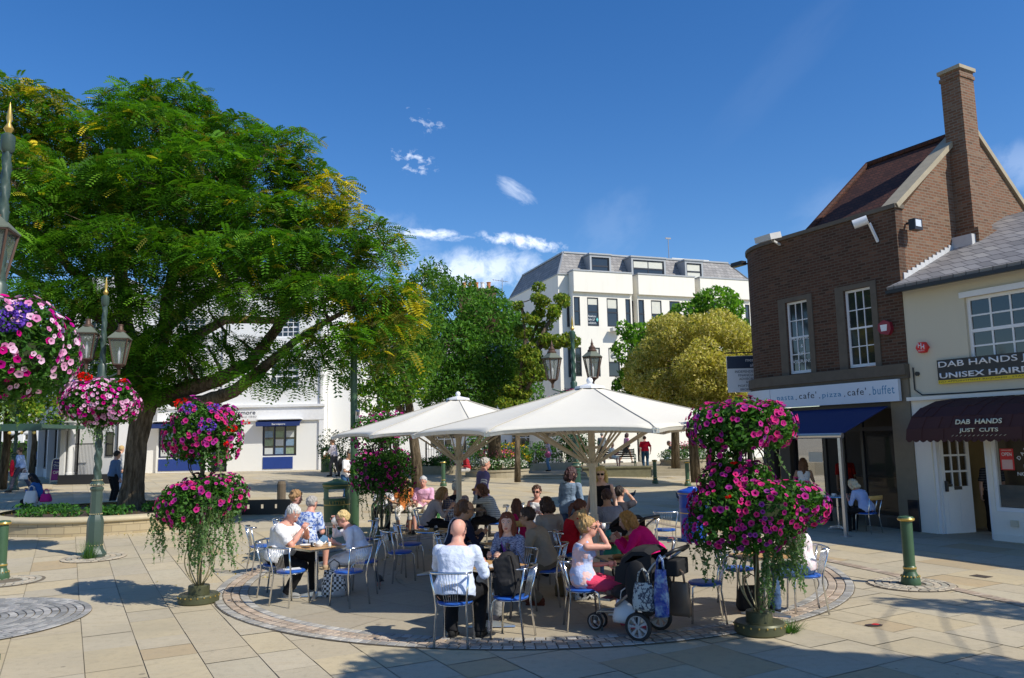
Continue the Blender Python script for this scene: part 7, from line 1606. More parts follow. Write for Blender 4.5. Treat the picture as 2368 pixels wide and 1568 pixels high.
person('woman with a messy bun, sunglasses and pink trousers drinking', .80, 9.88, (1, .04), H=1.68, b=1.04, fem=True, skin='pink', hair=('bun', (.38, .24, .10)), top=dict(col=(.48, .56, .82), pat='floral', col2=(.80, .52, .50), s=5, sleeve=.0, name='tank_top', hem=-.10, flare=1.8), bot=dict(col=(.72, .06, .14), w=.95), shoe=(.6, .1, .15), hands=((-.10, .32, .72), (.02, .215, 1.15)), feet=((-.1, .52, 0), (.08, .56, 0)), lean=7, head=(4, -2), glasses='sun')
person('blonde woman in a bright magenta coat hunched over the table', 1.97, 11.52, (-.97, .25), H=1.74, b=1.22, fem=True, hair=('bob', (.42, .22, .06)), top=dict(col=(.72, .008, .19), sleeve=1.0, name='coat', hem=-.09), bot=JEAN, lean=40, head=(0, 2), hands=((-.1, .55, .80), (.12, .52, .82)))
person('person in a pale pink blouse and jeans behind the right flower tower', 3.68, 10.5, (-1, .08), H=1.66, fem=True, hair=('bob', (.3, .2, .1)), top=dict(col=(.75, .62, .66), pat='floral', col2=(.8, .8, .8), s=14, sleeve=.8), bot=JEAN, lean=8, vox=.014)
# people farther off
def far(label, px, Y, f, pose='stand', z=None, **kw):
    x = XY(px, Y)[0]; kw.setdefault('vox', .02); kw.setdefault('face', Y < 30); return person(label, x, Y, f, pose, z=z if z is not None else g(x, Y)+.01, **kw)
far('man in a pale blue shirt striding left carrying a white bag', 50, 32.3, (-1, -.1), H=1.80, skin='tan', hair=('short', (.05, .03, .02)), top=dict(col=(.26, .38, .62), sleeve=.9), bot=dict(col=(.08, .08, .11)), hands=((-.2, .12, .95), (.26, -.05, .82)), feet=((-.1, .32, 0), (.1, -.38, .04)), lean=4,
    extra=lambda t, q: MB().ball((-.26, .2, .95), (.05, .09, .35), 10).build('red_jacket', cloth((.5, .01, .03)), t, True))
far('woman in a tan jacket walking in the shaded passage', 145, 44, (.1, -1), H=1.65, fem=True, z=.75, hair=('short', (.4, .3, .2)), top=dict(col=(.30, .22, .12), sleeve=1.0), bot=BLK)
far('distant figure in a blue shirt in the shaded passage', 90, 50, (-.2, 1), H=1.7, z=.75, top=dict(col=(.05, .15, .35)), bot=BLK)
far('girl with long black hair in a blue cardigan sitting on the planter rim', 97, 23.5, (-1, -.05), 'sit', H=1.62, fem=True, skin='tan', hair=('long', (.012, .010, .012)), top=dict(col=(.03, .12, .36), sleeve=1.0), bot=BLK, seat=.50, z=g(-13.9, 23.5)-.02, lean=20, head=(0, 25), hands=((-.06, .36, .80), (.08, .36, .80)), vox=.015)
far('man in a blue shirt and dark trousers standing against the big tree trunk', 264, 26.2, (.6, .8), H=1.80, hair=('short', (.03, .02, .015)), top=dict(col=(.12, .19, .32), sleeve=.95), bot=BLK, hands=((-.26, .02, .82), (.24, .12, .84)), vox=.015)
far('fair haired person glimpsed beyond the man at the trunk', 275, 31.5, (.5, .8), H=1.82, hair=('short', (.5, .35, .15)), top=dict(col=(.5, .5, .5)), bot=JEAN)
far('man in a lilac shirt and grey trousers reaching to the far bin', 773, 38.1, (-1, .1), H=1.80, b=1.05, skin='tan', hair=('short', (.10, .06, .04)), top=dict(col=(.58, .54, .62), sleeve=.6), bot=dict(col=(.07, .07, .08)), hands=((-.1, .42, 1.0), (.25, .1, .9)), feet=((-.08, .15, 0), (.12, -.2, 0)))
bpm = far('young man in a white t-shirt and cap with a black rucksack', 800, 25, (.9, -.4), H=1.78, skin='tan', hair=('short', (.1, .06, .03)), top=dict(col=WHT, sleeve=.4, hem=-.09), bot=dict(col=(.04, .11, .24)), hands=((-.12, .34, 1.05), (.12, .34, 1.05)), head=(0, 25), extra=cap_, vox=.014)
far('man in a red and black striped top and cap sitting on the round bed kerb', 1080, 34.7, (-1, -.3), 'sit', H=1.7, skin='tan', hair=('short', (.2, .2, .2)), top=dict(col=(.45, .02, .03), pat='stripes', col2=(.02, .02, .02), s=14, sleeve=.9), bot=dict(col=(.5, .48, .45)), extra=cap_, lean=14)
far('grey haired man in a lilac and navy jumper walking right', 1110, 18.1, (1, .25), H=1.80, b=1.12, skin='pink', hair=('short', (.42, .40, .37)), top=dict(col=(.16, .14, .30), sleeve=1.0, name='jumper'), bot=BLK, hands=((-.25, .1, .85), (.27, .12, .90)), feet=((-.1, .2, 0), (.1, -.2, 0)), extra=jstripe, vox=.013)
tzz = lambda Y: tz(0, Y)+.0
far('woman in jeans and floral top with a pink shoulder bag on the terrace', 1269, 40, (-1, .05), H=1.66, z=tzz(40), fem=True, skin='pink', hair=('bob', (.45, .18, .06)), top=dict(col=(.25, .2, .3), pat='floral', col2=(.7, .6, .65), s=12, sleeve=.3), bot=dict(col=(.12, .24, .42)), hands=((-.08, .34, 1.05), (.1, .34, 1.08)), head=(0, 25), extra=lambda t, q: MB().ball((-.2, .05, .82), (.07, .16, .16), 10).build('shoulder_bag', cloth((.5, .12, .25)), t, True))
far('man in a red polo shirt and jeans walking up the steps', 1491, 41.9, (.1, 1), H=1.76, z=.62, b=1.1, skin='pink', hair=('short', (.10, .05, .03)), top=dict(col=(.62, .008, .03), sleeve=.42, hem=-.06), bot=dict(col=(.03, .08, .14)), hands=((-.28, .02, .84), (.28, .02, .88)), feet=((-.1, .05, 0), (.1, .12, .0)))
far('man in a grey t-shirt and pale jeans leaning forward on a terrace bench', 1560, 43.3, (-1, -.2), 'sit', H=1.76, z=.80, skin='tan', hair=('short', (.03, .02, .02)), top=dict(col=(.12, .15, .20), sleeve=.4), bot=dict(col=(.22, .28, .38)), feet=((-.1, .70, 0), (.1, .66, 0)), lean=32, hands=((-.08, .5, .62), (.08, .5, .6)))
far('man in grey seen from behind near the shop entrance', 1392, 45.5, (.2, 1), H=1.78, z=.85, hair=('short', (.25, .24, .22)), top=dict(col=(.16, .18, .2), sleeve=.5), bot=dict(col=(.06, .06, .07)))
far('woman in a pink top and dark skirt striding with a black handbag', 1447, 45.5, (.9, .4), H=1.72, z=.85, fem=True, skin='tan', hair=('bob', (.06, .03, .03)), top=dict(col=(.40, .12, .28), pat='floral', col2=(.6, .4, .5), s=10, sleeve=.5), bot=dict(col=(.04, .04, .05), skirt=1, len=.46), feet=((-.1, -.35, .03), (.1, .35, 0)), extra=lambda t, q: MB().ball((.26, -.02, 1.0), (.06, .16, .14), 10).build('handbag', BLACKF, t, True))
far('woman in white sitting at the green bench end on the terrace', 1412, 41.7, (.8, -.6), 'sit', H=1.62, z=.75, fem=True, skin='pink', hair=('short', (.35, .18, .08)), top=dict(col=(.7, .72, .7), sleeve=.4), bot=dict(col=(.65, .66, .6), skirt=1, len=.5, sandal=1), hands=((-.06, .36, .72), (.06, .36, .7)))
x_, y_ = shop(1858, 1100, -.55); person('woman in a white camisole and grey skirt standing at the cafe door', x_, y_, (.35, .94), 'stand', H=1.68, z=.02, fem=True, skin='tan', hair=('long', (.16, .07, .03)), top=dict(col=WHT, sleeve=.0, name='camisole'), bot=dict(col=(.07, .07, .075), skirt=1, len=.5), hands=((-.26, .02, .82), (.14, .34, 1.18)), vox=.014)
x_, y_ = shop(1957, 1100, 1.3); person('man in a red t-shirt inside the dark cafe', x_, y_, (-.1, 1), 'stand', H=1.80, z=.02, skin='tan', hair=('short', (.03, .02, .02)), top=dict(col=(.50, .015, .015), sleeve=.42), bot=dict(col=(.12, .12, .11)), vox=.014)
person('white haired woman in a blue shirt bent over her plate outside the cafe', sx_, sy_, fcd, H=1.62, z=.02, fem=True, skin='pink', hair=('bob', (.62, .52, .36)), top=dict(col=(.42, .52, .78), sleeve=.7, hem=-.1, flare=2), bot=BLK, lean=30, head=(0, 22), hands=((-.12, .40, .80), (.10, .40, .80)), vox=.013)
x_, y_ = shop(2290, 1100, 1.4); person('figure in a dark striped shirt inside the hairdresser', x_, y_, (-.2, -1), 'stand', H=1.74, z=.02, hair=('short', (.05, .03, .02)), top=dict(col=(.03, .03, .04), pat='stripes', col2=(.12, .12, .13), s=18, sleeve=.42), bot=BLK, vox=.015)
# ---------------- small things on and under the tables ----------------
def topz(x, y): return g(x, y)+.011+.738
def put(name, label, cat, x, y, build, z=None, rz=0, group=None):
    t = thing(name, label, cat, (x, y, topz(x, y)+.0005 if z is None else z), rz, group); build(t); return t
def cup(t, s=1.0, handle=True, col=None):
    m = MB(); m.lathe([(.022*s, 0), (.028*s, .004), (.045*s, .03*s), (.050*s, .062*s), (.047*s, .062*s), (.042*s, .03*s), (.0, .01)], 18, caps=False); soft(m, 'bowl', col or CERAM, t)
    if handle: MB().tube([(.046*s, 0, .05*s), (.072*s, 0, .048*s), (.072*s, 0, .02*s), (.042*s, 0, .018*s)], .005*s, 6).build('handle', col or CERAM, t, True)
def disc(t, r, col, nm='plate'): m = MB(); m.lathe([(0, 0), (r*.6, 0), (r, .014), (r, .018), (r*.6, .006), (0, .006)], 24, caps=False); soft(m, nm, col, t)
pw = Vector((-2.80, 12.40, g(-2.8, 12.4)+1.07))
c_ = put('cup', 'white cup raised to the lips of the woman in the white cardigan', 'cup', pw.x, pw.y, lambda t: cup(t, 1.3), z=pw.z-.01); c_.rotation_euler = (0, 1.15, 0)
def teapot(t):
    m = MB(); m.lathe([(.035, 0), (.055, .02), (.058, .05), (.04, .075), (.02, .082), (.012, .09), (.014, .1), (0, .104)], 20, caps=False); soft(m, 'pot', CERAM, t); MB().tube([(.05, 0, .03), (.085, 0, .055), (.10, 0, .08)], [.014, .010, .007], 8).build('spout', CERAM, t, True); MB().tube([(-.052, 0, .065), (-.09, 0, .06), (-.088, 0, .025), (-.054, 0, .02)], .006, 6).build('handle', CERAM, t, True)
put('teapot', 'round white teapot on the table of the couple at the left', 'teapot', -2.90, 12.02, teapot, rz=.3)
put('milk_jug', 'small white milk jug beside the teapot', 'jug', -2.74, 11.98, lambda t: MB().lathe([(.022, 0), (.026, .03), (.020, .055), (.023, .07)], 16).build('body', CERAM, t, True))
put('plate', 'white plate in front of the man in the white t-shirt', 'plate', -3.14, 12.18, lambda t: disc(t, .09, CERAM))
put('glass', 'dark tumbler on the table of the couple at the left', 'glass', -3.0, 12.02, lambda t: MB().lathe([(.026, 0), (.032, .065)], 16).build('body', M('smoked_glass', (.03, .035, .05), .1), t, True))
put('phone', 'black phone lying near the edge of the left table', 'phone', -3.08, 11.93, lambda t: MB().box(-.035, .035, -.06, .06, 0, .008).build('body', BPAINT, t), rz=.8)
zs_ = g(-3.2, 11.6)+.011+.484
put('paper', 'sheet of white paper on the blue seat of the foreground left chair', 'paper', -3.20, 11.66, lambda t: MB().box(-.12, .12, -.09, .09, 0, .003).build('sheet', WPAINT, t), z=zs_, rz=.4)
put('ashtray', 'steel ashtray on paper on the empty blue chair', 'ashtray', -3.24, 11.65, lambda t: MB().lathe([(.035, 0), (.04, .03), (.034, .03), (.03, .008), (0, .006)], 18, caps=False).build('bowl', CHROME, t, True), z=zs_+.0035)
put('sugar_bowl', 'steel sugar bowl on the small round table', 'bowl', -1.50, 13.72, lambda t: MB().lathe([(.035, 0), (.05, .05), (.045, .05), (0, .01)], 18, caps=False).build('bowl', ALU, t, True))
def sach(t):
    MB().lathe([(.04, 0), (.05, .055), (.046, .055), (0, .02)], 18, caps=False).build('pot', BPAINT, t); MB().box(-.02, -.012, -.01, .01, .03, .085).box(.0, .008, -.015, .01, .03, .09).box(.015, .022, -.01, .015, .03, .08).build('sachet', WPAINT, t)
put('sachet_pot', 'black pot of paper sachets on the small round table', 'pot', -1.34, 13.68, sach)
put('purse', 'red folded purse on the table by the talking woman', 'purse', -.12, 10.05, lambda t: (MB().box(-.10, .10, -.055, .055, 0, .03).box(-.095, .095, -.05, .055, .032, .05).build('body', M('red_leather', (.55, .01, .01), .35), t), MB().box(-.1, .1, -.058, -.0555, .02, .04).build('flap', M('red_leather', (.55, .01, .01), .35), t)), rz=.4)
put('paper', 'white papers under the red purse and the bald man\'s elbow', 'paper', -.25, 9.90, lambda t: MB().box(-.1, .1, -.14, .14, 0, .002).build('sheet', WPAINT, t), rz=-.4, z=topz(-.25, 9.9)-.0002)
put('bottle', 'small clear bottle with dark cap on the middle table', 'bottle', -.20, 11.95, lambda t: (MB().lathe([(.03, 0), (.032, .1), (.018, .13), (.018, .15)], 14).build('body', M('pale_bottle', (.5, .52, .5), .2), t, True), MB().lathe([(.02, .151), (.02, .172)], 12).build('cap', BPAINT, t)))
put('drink', 'red drink with straw on the middle table', 'drink', -.06, 11.85, lambda t: (MB().lathe([(.026, 0), (.034, .1)], 14).build('glass', M('red_drink', (.6, .03, .02), .15), t, True), MB().tube([(0, 0, .05), (.02, 0, .17)], .003, 5).build('straw', RED, t)))
put('food_basket', 'brown bread and tray on the table of the woman with the bun', 'food', 1.30, 10.25, lambda t: (MB().box(-.13, .13, -.08, .08, 0, .012).build('tray', M('brown_tray', (.15, .06, .02), .5), t), MB().ball((-.02, 0, .035), (.09, .045, .028), 12).build('bread', M('bread_crust', (.35, .17, .05), .7), t, True)), rz=.3)
put('beaker', 'clear plastic beaker on the table of the woman with the bun', 'cup', 1.50, 10.22, lambda t: MB().lathe([(.026, 0), (.036, .09)], 16, caps=False).build('body', M('cloudy_plastic', (.55, .5, .42), .2), t, True))
put('jug', 'teal beaker on the crowded table', 'jug', 1.38, 12.18, lambda t: (MB().lathe([(.04, 0), (.045, .11), (.03, .13), (.045, .14)], 16).build('body', M('teal_plastic', (.01, .28, .28), .35), t, True), MB().tube([(.045, 0, .1), (.075, 0, .07), (.045, 0, .03)], .006, 6).build('handle', MC[('teal_plastic',)], t)))
put('box', 'white food box on the crowded table', 'box', 1.50, 12.32, lambda t: (MB().box(-.08, .08, -.06, .06, 0, .07).build('body', CERAM, t), MB().box(-.083, .083, -.063, .063, .071, .082).build('lid', CERAM, t)), rz=.2)
put('sandwich', 'bitten bread roll on the crowded table', 'food', 1.68, 12.18, lambda t: MB().ball((0, 0, .03), (.08, .045, .03), 12).build('roll', MC[('bread_crust',)], t, True))
put('cup', 'white cup near the edge of the cafe door table', 'cup', tb_.x-.1, tb_.y-.05, lambda t: cup(t, 1))
put('plate', 'plate under the hands of the white haired woman', 'plate', tb_.x+.15, tb_.y-.02, lambda t: disc(t, .1, CERAM))
put('bread_roll', 'bread roll held to the mouth of the striped woman', 'food', -.86, 16.9, lambda t: MB().ball((0, 0, 0), (.05, .07, .03), 12).build('roll', MC[('bread_crust',)], t, True), z=g(-.86, 16.9)+1.16)
put('napkin', 'white napkin in the hands of the man in the white t-shirt', 'napkin', -3.16, 12.26, lambda t: MB().ball((0, 0, 0), (.04, .03, .045), 8).build('cloth', WPAINT, t), z=g(-3.2, 12.2)+1.01)
put('cup', 'small white cup in the hand of the woman with the bun', 'cup', 1.065, 9.86, lambda t: MB().lathe([(.022, 0), (.028, .06)], 14).build('bowl', CERAM, t, True), z=1.17)
# green balloon / bag under crowded table
put('bag', 'green carrier bag hanging under the crowded table', 'bag', 1.42, 12.1, lambda t: MB().ball((0, 0, .52), (.14, .08, .17), 12).build('body', M('green_bag', (.01, .28, .16), .4), t, True), z=g(1.4, 12.1))
# backpack on the chair
def backpack(t):
    m = MB(); m.box(-.155, .155, -.10, .10, 0, .42); m.ball((0, 0, .40), (.145, .10, .09), 14); m.box(-.12, .12, .08, .17, .03, .22); m.box(-.11, .11, .08, .145, .26, .40)
    for s in (-1, 1): m.box(s*.13, s*.185, -.06, .06, .02, .16)
    me = crumple(remesh(m, .01, 7), .012, 10); me.materials.clear(); link('body', me, BLACKF, t, True)
    MB().tube([(-.11, .155, .25), (0, .185, .27), (.11, .155, .25)], .005, 5).tube([(-.1, .12, .42), (0, .145, .44), (.1, .12, .42)], .005, 5).build('zip', M('grey_zip', (.2, .2, .2), .4), t)
    MB().tube([(-.04, -.04, .50), (-.03, -.04, .57), (.03, -.04, .57), (.04, -.04, .50)], .010, 6).build('carry_handle', BLACKF, t)
    for s in (-1, 1): MB().tube([(s*.10, -.11, .46), (s*.12, -.17, .30), (s*.13, -.14, .08), (s*.16, -.05, -.05), (s*.15, .02, -.25)], [(.022, .006)]*5, 6).build('shoulder_strap', BLACKF, t)
x_, y_ = -.05, 9.44; bk_ = put('backpack', 'black rucksack propped on a blue seated foreground chair', 'bag', x_, y_, backpack, z=.011+.482, rz=rzf((-.93, .37))); bk_.rotation_euler = (-.22, .12, rzf((-.93, .37)))
bkx = put('backpack', 'small black rucksack worn by the man in the cap', 'bag', bpm.location.x-.16, bpm.location.y+.08, lambda t: (MB().ball((0, 0, 1.28), (.13, .12, .22), 12).build('body', BLACKF, t, True), MB().tube([(.05, -.1, 1.12), (.2, -.22, 1.3), (.12, -.12, 1.46)], .012, 6).build('strap', BLACKF, t)), z=bpm.location.z)
# chequered shopping bag, tote, other bags
def checker():
    t = NT('checker_bag'); c = t.node('TexChecker', Vector=t.obj, Scale=28.0); c.inputs['Color1'].default_value = (.7, .7, .7, 1); c.inputs['Color2'].default_value = (.015, .015, .015, 1); v = t.noise(4, 2)
    return t.fin(t.mix(t.math('GREATER_THAN', v, .56), c.outputs['Color'], (.35, .35, .36)), .5)
def tote(mat, w, h, d, hm=None, seed=0):
    def f(t):
        r = random.Random(seed); m = MB(); n = 14; vs = []; zs = [0, .04, h*.4, h*.8, h]
        for i, z in enumerate(zs):
            for k in range(n): a = 2*PI*k/n; q = (1, 1.03, 1.0, .85, .8)[i]; vs.append((w/2*q*math.copysign(abs(math.cos(a))**.6, math.cos(a))+r.uniform(-.01, .01), d/2*q*math.copysign(abs(math.sin(a))**.6, math.sin(a))*(1, 1, 1, .7, .35)[i]+r.uniform(-.01, .01), z))
        for i in range(4):
            for k in range(n): m.f.append((i*n+k, i*n+(k+1) % n, (i+1)*n+(k+1) % n, (i+1)*n+k)); m.m.append(0)
        m.v = vs; m.f.append(tuple(range(n))); m.m.append(0); m.build('body', mat, t, True)
        for s in (-1, 1): MB().tube([(-w*.25, s*d*.12, h*.97), (-w*.2, s*d*.12, h+.10), (0, s*d*.12, h+.15), (w*.2, s*d*.12, h+.10), (w*.25, s*d*.12, h*.97)], .008, 6).build('handle', hm or mat, t, True)
    return f
gz_ = lambda x, y: g(x, y)+.011
put('shopping_bag', 'black and white chequered bag under the table of the left couple', 'bag', -2.72, 12.2, tote(checker(), .36, .38, .20, BPAINT), z=gz_(-2.7, 12.2), rz=.2)
x_, y_ = G(958, 1226).x, G(958, 1226).y; put('tote_bag', 'crumpled white tote bag with red dots on the ground by the bench', 'bag', x_, y_, tote(cloth((.75, .73, .66), 'floral', (.5, .1, .12), 9), .42, .32, .25, None, 3), z=g(x_, y_)+.01)
put('handbag', 'brown handbag hanging at the right end of the slatted bench', 'bag', bp.x+.78, 19.4, tote(M('brown_leather', (.25, .07, .03), .4), .24, .18, .10, None, 5), z=g(bp.x, 19.4)+.47)
put('bag', 'dark holdall on the ground under the rear chairs in the middle', 'bag', .72, 11.9, tote(cloth((.14, .10, .05)), .34, .26, .22, None, 6), z=gz_(.7, 11.9)); put('bag', 'patterned black and white bag below the red top woman', 'bag', .98, 11.6, tote(cloth((.6, .6, .6), 'floral', (.02, .02, .02), 16), .34, .24, .2, None, 8), z=gz_(.98, 11.6))
put('bag', 'black bag on the ground behind the ivy of the right tower', 'bag', 3.05, 10.7, tote(BLACKF, .38, .30, .25, None, 9), z=gz_(3, 10.7)); put('bag', 'pink patterned bag hanging beside the man in the beige sweater', 'bag', -.02, 11.7, tote(cloth((.65, .03, .12), 'floral', (.7, .7, .7), 14), .24, .26, .12, None, 2), z=gz_(0, 11.7)+.32)
gx, gy = XY(78, 23.2); put('carrier_bag', 'translucent white carrier bag beside the girl on the planter rim', 'bag', gx, gy, tote(M('white_plastic_bag', (.6, .6, .6), .35), .36, .36, .2, None, 4), z=g(gx, gy)+.42); gx, gy = XY(112, 23.2); put('bag', 'bright pink bag beside the girl on the planter rim', 'bag', gx, gy, tote(cloth((.5, .02, .2)), .3, .22, .2, None, 7), z=g(gx, gy)+.46)
gx, gy = XY(72, 32.1); put('carrier_bag', 'white carrier bag in the hand of the striding man', 'bag', gx-.1, gy-.15, tote(M('white_plastic_bag', (.6, .6, .6), .35), .4, .26, .14, None, 4), z=g(gx, gy)+.52)
# pushchair
SILV = M('satin_silver_tube', (.33, .34, .35), .35, .8); FAB = BLACKF
def wheel(par, c, r, w, axis, spokes=True):
    c = Vector(c); t = thing('w', None, None) if 0 else None; q = Vector(axis).to_track_quat('Z', 'Y').to_matrix(); m = MB()
    m.lathe([(r*.78, -w/2), (r*.95, -w/2), (r, -w*.3), (r, w*.3), (r*.95, w/2), (r*.78, w/2), (r*.78, -w/2)], 32, c, q, caps=False); o = soft(m, 'wheel', M('rubber_tyre', (.015, .015, .016), .7), par, 50)
    m = MB(); m.lathe([(r*.70, -w*.35), (r*.785, -w*.35), (r*.785, w*.35), (r*.70, w*.35), (r*.70, -w*.35)], 32, c, q, caps=False); m.lathe([(0, -w*.4), (r*.18, -w*.4), (r*.18, w*.4), (0, w*.4)], 14, c, q, caps=False)
    if spokes:
        for k in range(7):
            a = 2*PI*k/7; d = Vector((math.cos(a), math.sin(a), 0)); s_ = Vector((-math.sin(a), math.cos(a), 0)); 
            P = [d*r*.15+s_*r*.05, d*r*.15-s_*r*.05, d*r*.72-s_*r*.12, d*r*.72+s_*r*.12]; m.add([c+q @ (p+Vector((0, 0, z_))) for z_ in (-w*.25, w*.25) for p in P], [(0, 1, 2, 3), (7, 6, 5, 4), (0, 4, 5, 1), (1, 5, 6, 2), (2, 6, 7, 3), (3, 7, 4, 0)])
    m.build('rim', M('silver_plastic_rim', (.42, .43, .45), .35, .3), o); return o
RA = G(1465, 1484); RB = G(1537, 1460); FW = G(1378, 1458)
mid = (RA+RB)/2; fwd = (FW-mid); fwd.z = 0; fwd.normalize(); fwd = Vector((-.80, .60, 0)).lerp(fwd, .6).normalized()
pc2 = thing('pushchair', 'black three wheeled pushchair hung with bags in the foreground', 'pushchair', (mid.x, mid.y, .012), rzf(fwd)); sd_ = (RA-RB).length/2
la_ = .30
for s in (-1, 1): wheel(pc2, (s*la_, 0, .155), .155, .055, (1, 0, 0))
for s in (-1, 1): wheel(pc2, (s*.06, .66, .10), .10, .04, (1, 0, 0), False)
fr = MB()
for s in (-1, 1):
    MB().tube([(s*.24, .30, .34), (s*.25, .0, .58), (s*.25, -.20, .84), (s*.24, -.34, .94)], [.018, .02, .018, .016], 10).build('side_tube', SILV, pc2, True)
    MB().tube([(s*la_, 0, .155), (s*.24, .05, .36), (s*.24, .18, .44)], .018, 8).build('rear_strut', PLASTIC, pc2, True)
    MB().tube([(s*.20, .12, .30), (s*.10, .42, .24), (s*.06, .62, .22), (s*.06, .66, .12)], .015, 8).build('front_fork', SILV, pc2, True)
MB().tube([(-.24, -.34, .94), (-.22, -.42, .99), (0, -.45, 1.0), (.22, -.42, .99), (.24, -.34, .94)], .024, 10).build('handlebar', PLASTIC, pc2, True)
MB().tube([(-la_, 0, .155), (la_, 0, .155)], .014, 8).build('axle', SILV, pc2, True)
m = MB(); m.ball((0, .02, .62), (.22, .16, .30), 14); m.ball((0, .22, .46), (.20, .24, .10), 12); m.ball((0, -.14, .55), (.20, .14, .20), 12); me = remesh(m, .012, 3); me.materials.clear(); link('seat', me, FAB, pc2, True)
hv = MB(); n = 16; A0, A1 = -.5, 1.75; hs = []
for i in range(9):
    a = A0+(A1-A0)*i/8; r = .30+.012*(i % 2)
    for k in range(n+1):
        u = -1+2*k/n; w_ = .245*math.copysign(min(1, abs(u)*1.15), u); rr = r*(1-.28*abs(u)**6); hs.append((w_, -.02+rr*math.sin(a), .70+rr*math.cos(a)))
hv.v = hs
for i in range(8):
    for k in range(n): hv.f.append((i*(n+1)+k, i*(n+1)+k+1, (i+1)*(n+1)+k+1, (i+1)*(n+1)+k)); hv.m.append(0)
ho = hv.build('hood', FAB, pc2); ho.modifiers.new('s', 'SOLIDIFY').thickness = .012
for s in (-1, 1):
    MB().prism([(-.16, .94), (.28, .78), (.30, .62), (.05, .56), (-.16, .62)], 'x', s*.243-.006, s*.243+.006).build('hood_side', FAB, ho)
text('Quinny', 'lettering', M('grey_print', (.35, .35, .36), .6), ho, (0, -.28, .88), .14, .03, rot=(PI/2-.9, 0, 0), ext=.002)
MB().ball((-.25, .02, .60), (.05, .15, .27), 12).build('draped_coat', FAB, pc2, True)
m = MB(); m.box(-.17, .17, -.44, -.29, .70, .88); me = remesh(m, .012, 6); me.materials.clear(); link('organiser_bag', me, FAB, pc2, True)
m = MB(); m.ball((0, .12, .26), (.17, .20, .07), 12); m.build('under_basket', FAB, pc2, True)
m = MB(); m.box(-.13, .13, .42, .56, .36, .385); m.build('footrest', SILV, pc2)
for s in (-1, 1):
    MB().ball((s*.06, .45, .44), (.035, .07, .035), 8).build('child_shoe', M('brown_boot', (.12, .07, .05), .6), pc2, True)
def wl(v): return Matrix.Translation(pc2.location) @ Matrix.Rotation(pc2.rotation_euler.z, 4, 'Z') @ Vector(v)
def hbag(name, label, p, mat, w, h, d, sd=1, strap=.2): 
    q = wl(p); o = put(name, label, 'bag', q.x, q.y, tote(mat, w, h, d, None, sd), z=q.z, rz=pc2.rotation_euler.z+PI/2)
bb_ = NT('blue_plastic_bag'); n_ = bb_.noise(9, 3); bb_.fin(bb_.mix(bb_.math('MULTIPLY', bb_.math('SUBTRACT', n_, .45), 6, True), (.012, .045, .28), (.25, .36, .5)), .25, 0, .5); bb_.bump(n_, .8, .03); bb_ = bb_.m
hbag('carrier_bag', 'shiny blue plastic bag hanging from the pushchair handle', (-.33, -.30, .30), bb_, .15, .50, .12, 1)
hbag('bag', 'pale bag with bow print hanging from the pushchair', (-.30, -.08, .34), cloth((.50, .52, .50), 'floral', (.08, .09, .12), 22), .26, .30, .12, 2)
hbag('handbag', 'brown leather bag hanging behind the pushchair wheel', (-.1, -.42, .28), M('bronze_leather', (.14, .09, .06), .35, .2), .26, .36, .10, 3)
hbag('carrier_bag', 'white plastic bag slung low between the pushchair wheels', (-.16, .18, .16), M('white_plastic_bag', (.6, .6, .6), .35), .34, .24, .18, 5)
p2 = thing('pushchair', 'second pushchair, its black hood showing behind the crowded table', 'pushchair', (1.82, 13.1, g(1.8, 13.1)+.01), .9)
for ch_ in list(pc2.children):
    if ch_.name.startswith(('wheel', 'side_tube', 'rear_strut', 'handlebar', 'seat', 'hood', 'axle', 'front_fork')):
        c2 = ch_.copy(); C.objects.link(c2); c2.parent = p2
        for h_ in ch_.children:
            if h_.name.startswith('lettering'): continue
            d2 = h_.copy(); C.objects.link(d2); d2.parent = c2
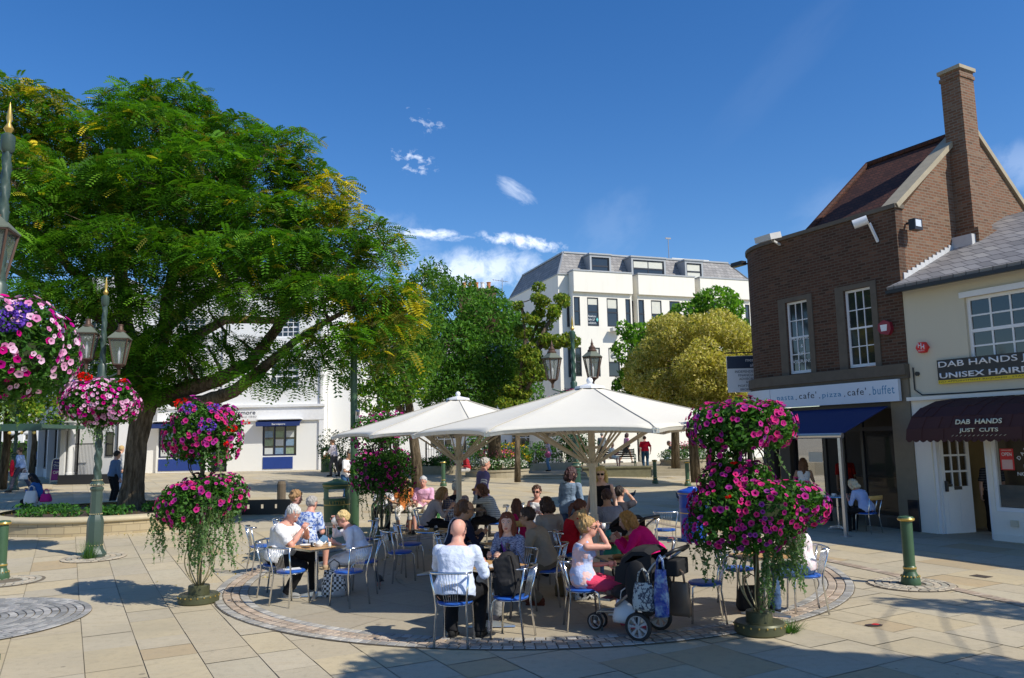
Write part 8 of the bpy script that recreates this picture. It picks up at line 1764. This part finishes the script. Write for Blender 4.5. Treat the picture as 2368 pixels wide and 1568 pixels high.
# pigeons
def pigeon(label, px, py, f, col=(.05, .055, .07)):
    p = G(px, py); t = thing('pigeon', label, 'bird', p, rzf(f), 'pigeons on the plaza'); m = MB(); m.ball((0, 0, .13), (.055, .10, .06), 12, Euler((.35, 0, 0)).to_matrix()); m.tube([(0, .05, .15), (0, .09, .21), (0, .10, .235)], [.04, .028, .022], 10); m.ball((0, .105, .245), .024, 10); m.tube([(0, -.06, .11), (0, -.17, .06)], [(.035, .02), (.03, .008)], 8)
    me = remesh(m, .007, 2); me.materials.clear(); link('body', me, M('pigeon_feathers', col, .6, var=.3, scale=20), t, True); MB().tube([(0, .125, .243), (0, .148, .236)], [.006, .002], 6).build('beak', BPAINT, t)
    for s in (-1, 1): MB().tube([(s*.02, 0, .08), (s*.022, .01, .0)], .005, 5).tube([(s*.022, .01, .004), (s*.03, .045, .004)], .003, 4).tube([(s*.022, .01, .004), (s*.012, .045, .004)], .003, 4).build('leg', M('pink_leg', (.45, .10, .08), .6), t)
pigeon('pigeon standing in shade behind the chair of the cup woman', 876, 1357, (-.2, -1)); pigeon('leftmost of the three pigeons on the shaded plaza', 1462, 1152, (1, .1)); pigeon('middle of the three pigeons on the shaded plaza', 1568, 1158, (-.3, .9)); pigeon('rightmost of the three pigeons, beside the blue bin', 1603, 1157, (-.5, .8))
# litter on the ground
q = G(2020, 1447); put('leaf_litter', 'crumpled red and black scrap lying on the slabs at the right', 'litter', q.x, q.y, lambda t: (MB().ball((0, 0, .008), (.11, .05, .008), 10).build('wrapper', M('dark_scrap', (.05, .03, .03), .7), t), MB().ball((.02, 0, .014), (.05, .03, .01), 8).build('red_scrap', RED, t)), z=.003)
q = G(1920, 1382); put('petal', 'single red petal on the slabs right of the ring', 'petal', q.x, q.y, lambda t: MB().ball((0, 0, .006), (.02, .015, .006), 8).build('petal', RED, t), z=.004)
q = G(2268, 1333); put('drain_cover', 'small iron drain cover set in the slabs at the right', 'drain cover', q.x, q.y, lambda t: MB().box(-.13, .13, -.10, .10, 0, .004).build('plate', M('rusty_iron', (.06, .045, .035), .8, var=.5, scale=30, bump=.5), t), z=g(q.x, q.y)+.003, rz=FA)
P = []
for (px, py, n, sx2, sy2) in ((640, 1270, 200, .9, 1.2), (900, 1290, 120, 2, 1.5), (300, 1230, 120, 2, 1.0), (560, 1330, 50, 1, 1), (1500, 1105, 40, 1.5, .5)):
    c = G(px, py)
    for _ in range(n): x, y = c.x+rnd.gauss(0, sx2*.5), c.y+rnd.gauss(0, sy2*.5); P.append((x, y, g(x, y)+.016))
P = np.array(P); N3 = np.tile([0, 0, 1.], (len(P), 1)); o = leaf_mesh('scattered_leaves', P, .045, .028, pal(len(P), [(.45, .32, .06), (.30, .24, .07), (.5, .4, .12)]), None, None, 0, N3*4); tag(o, kind='stuff')
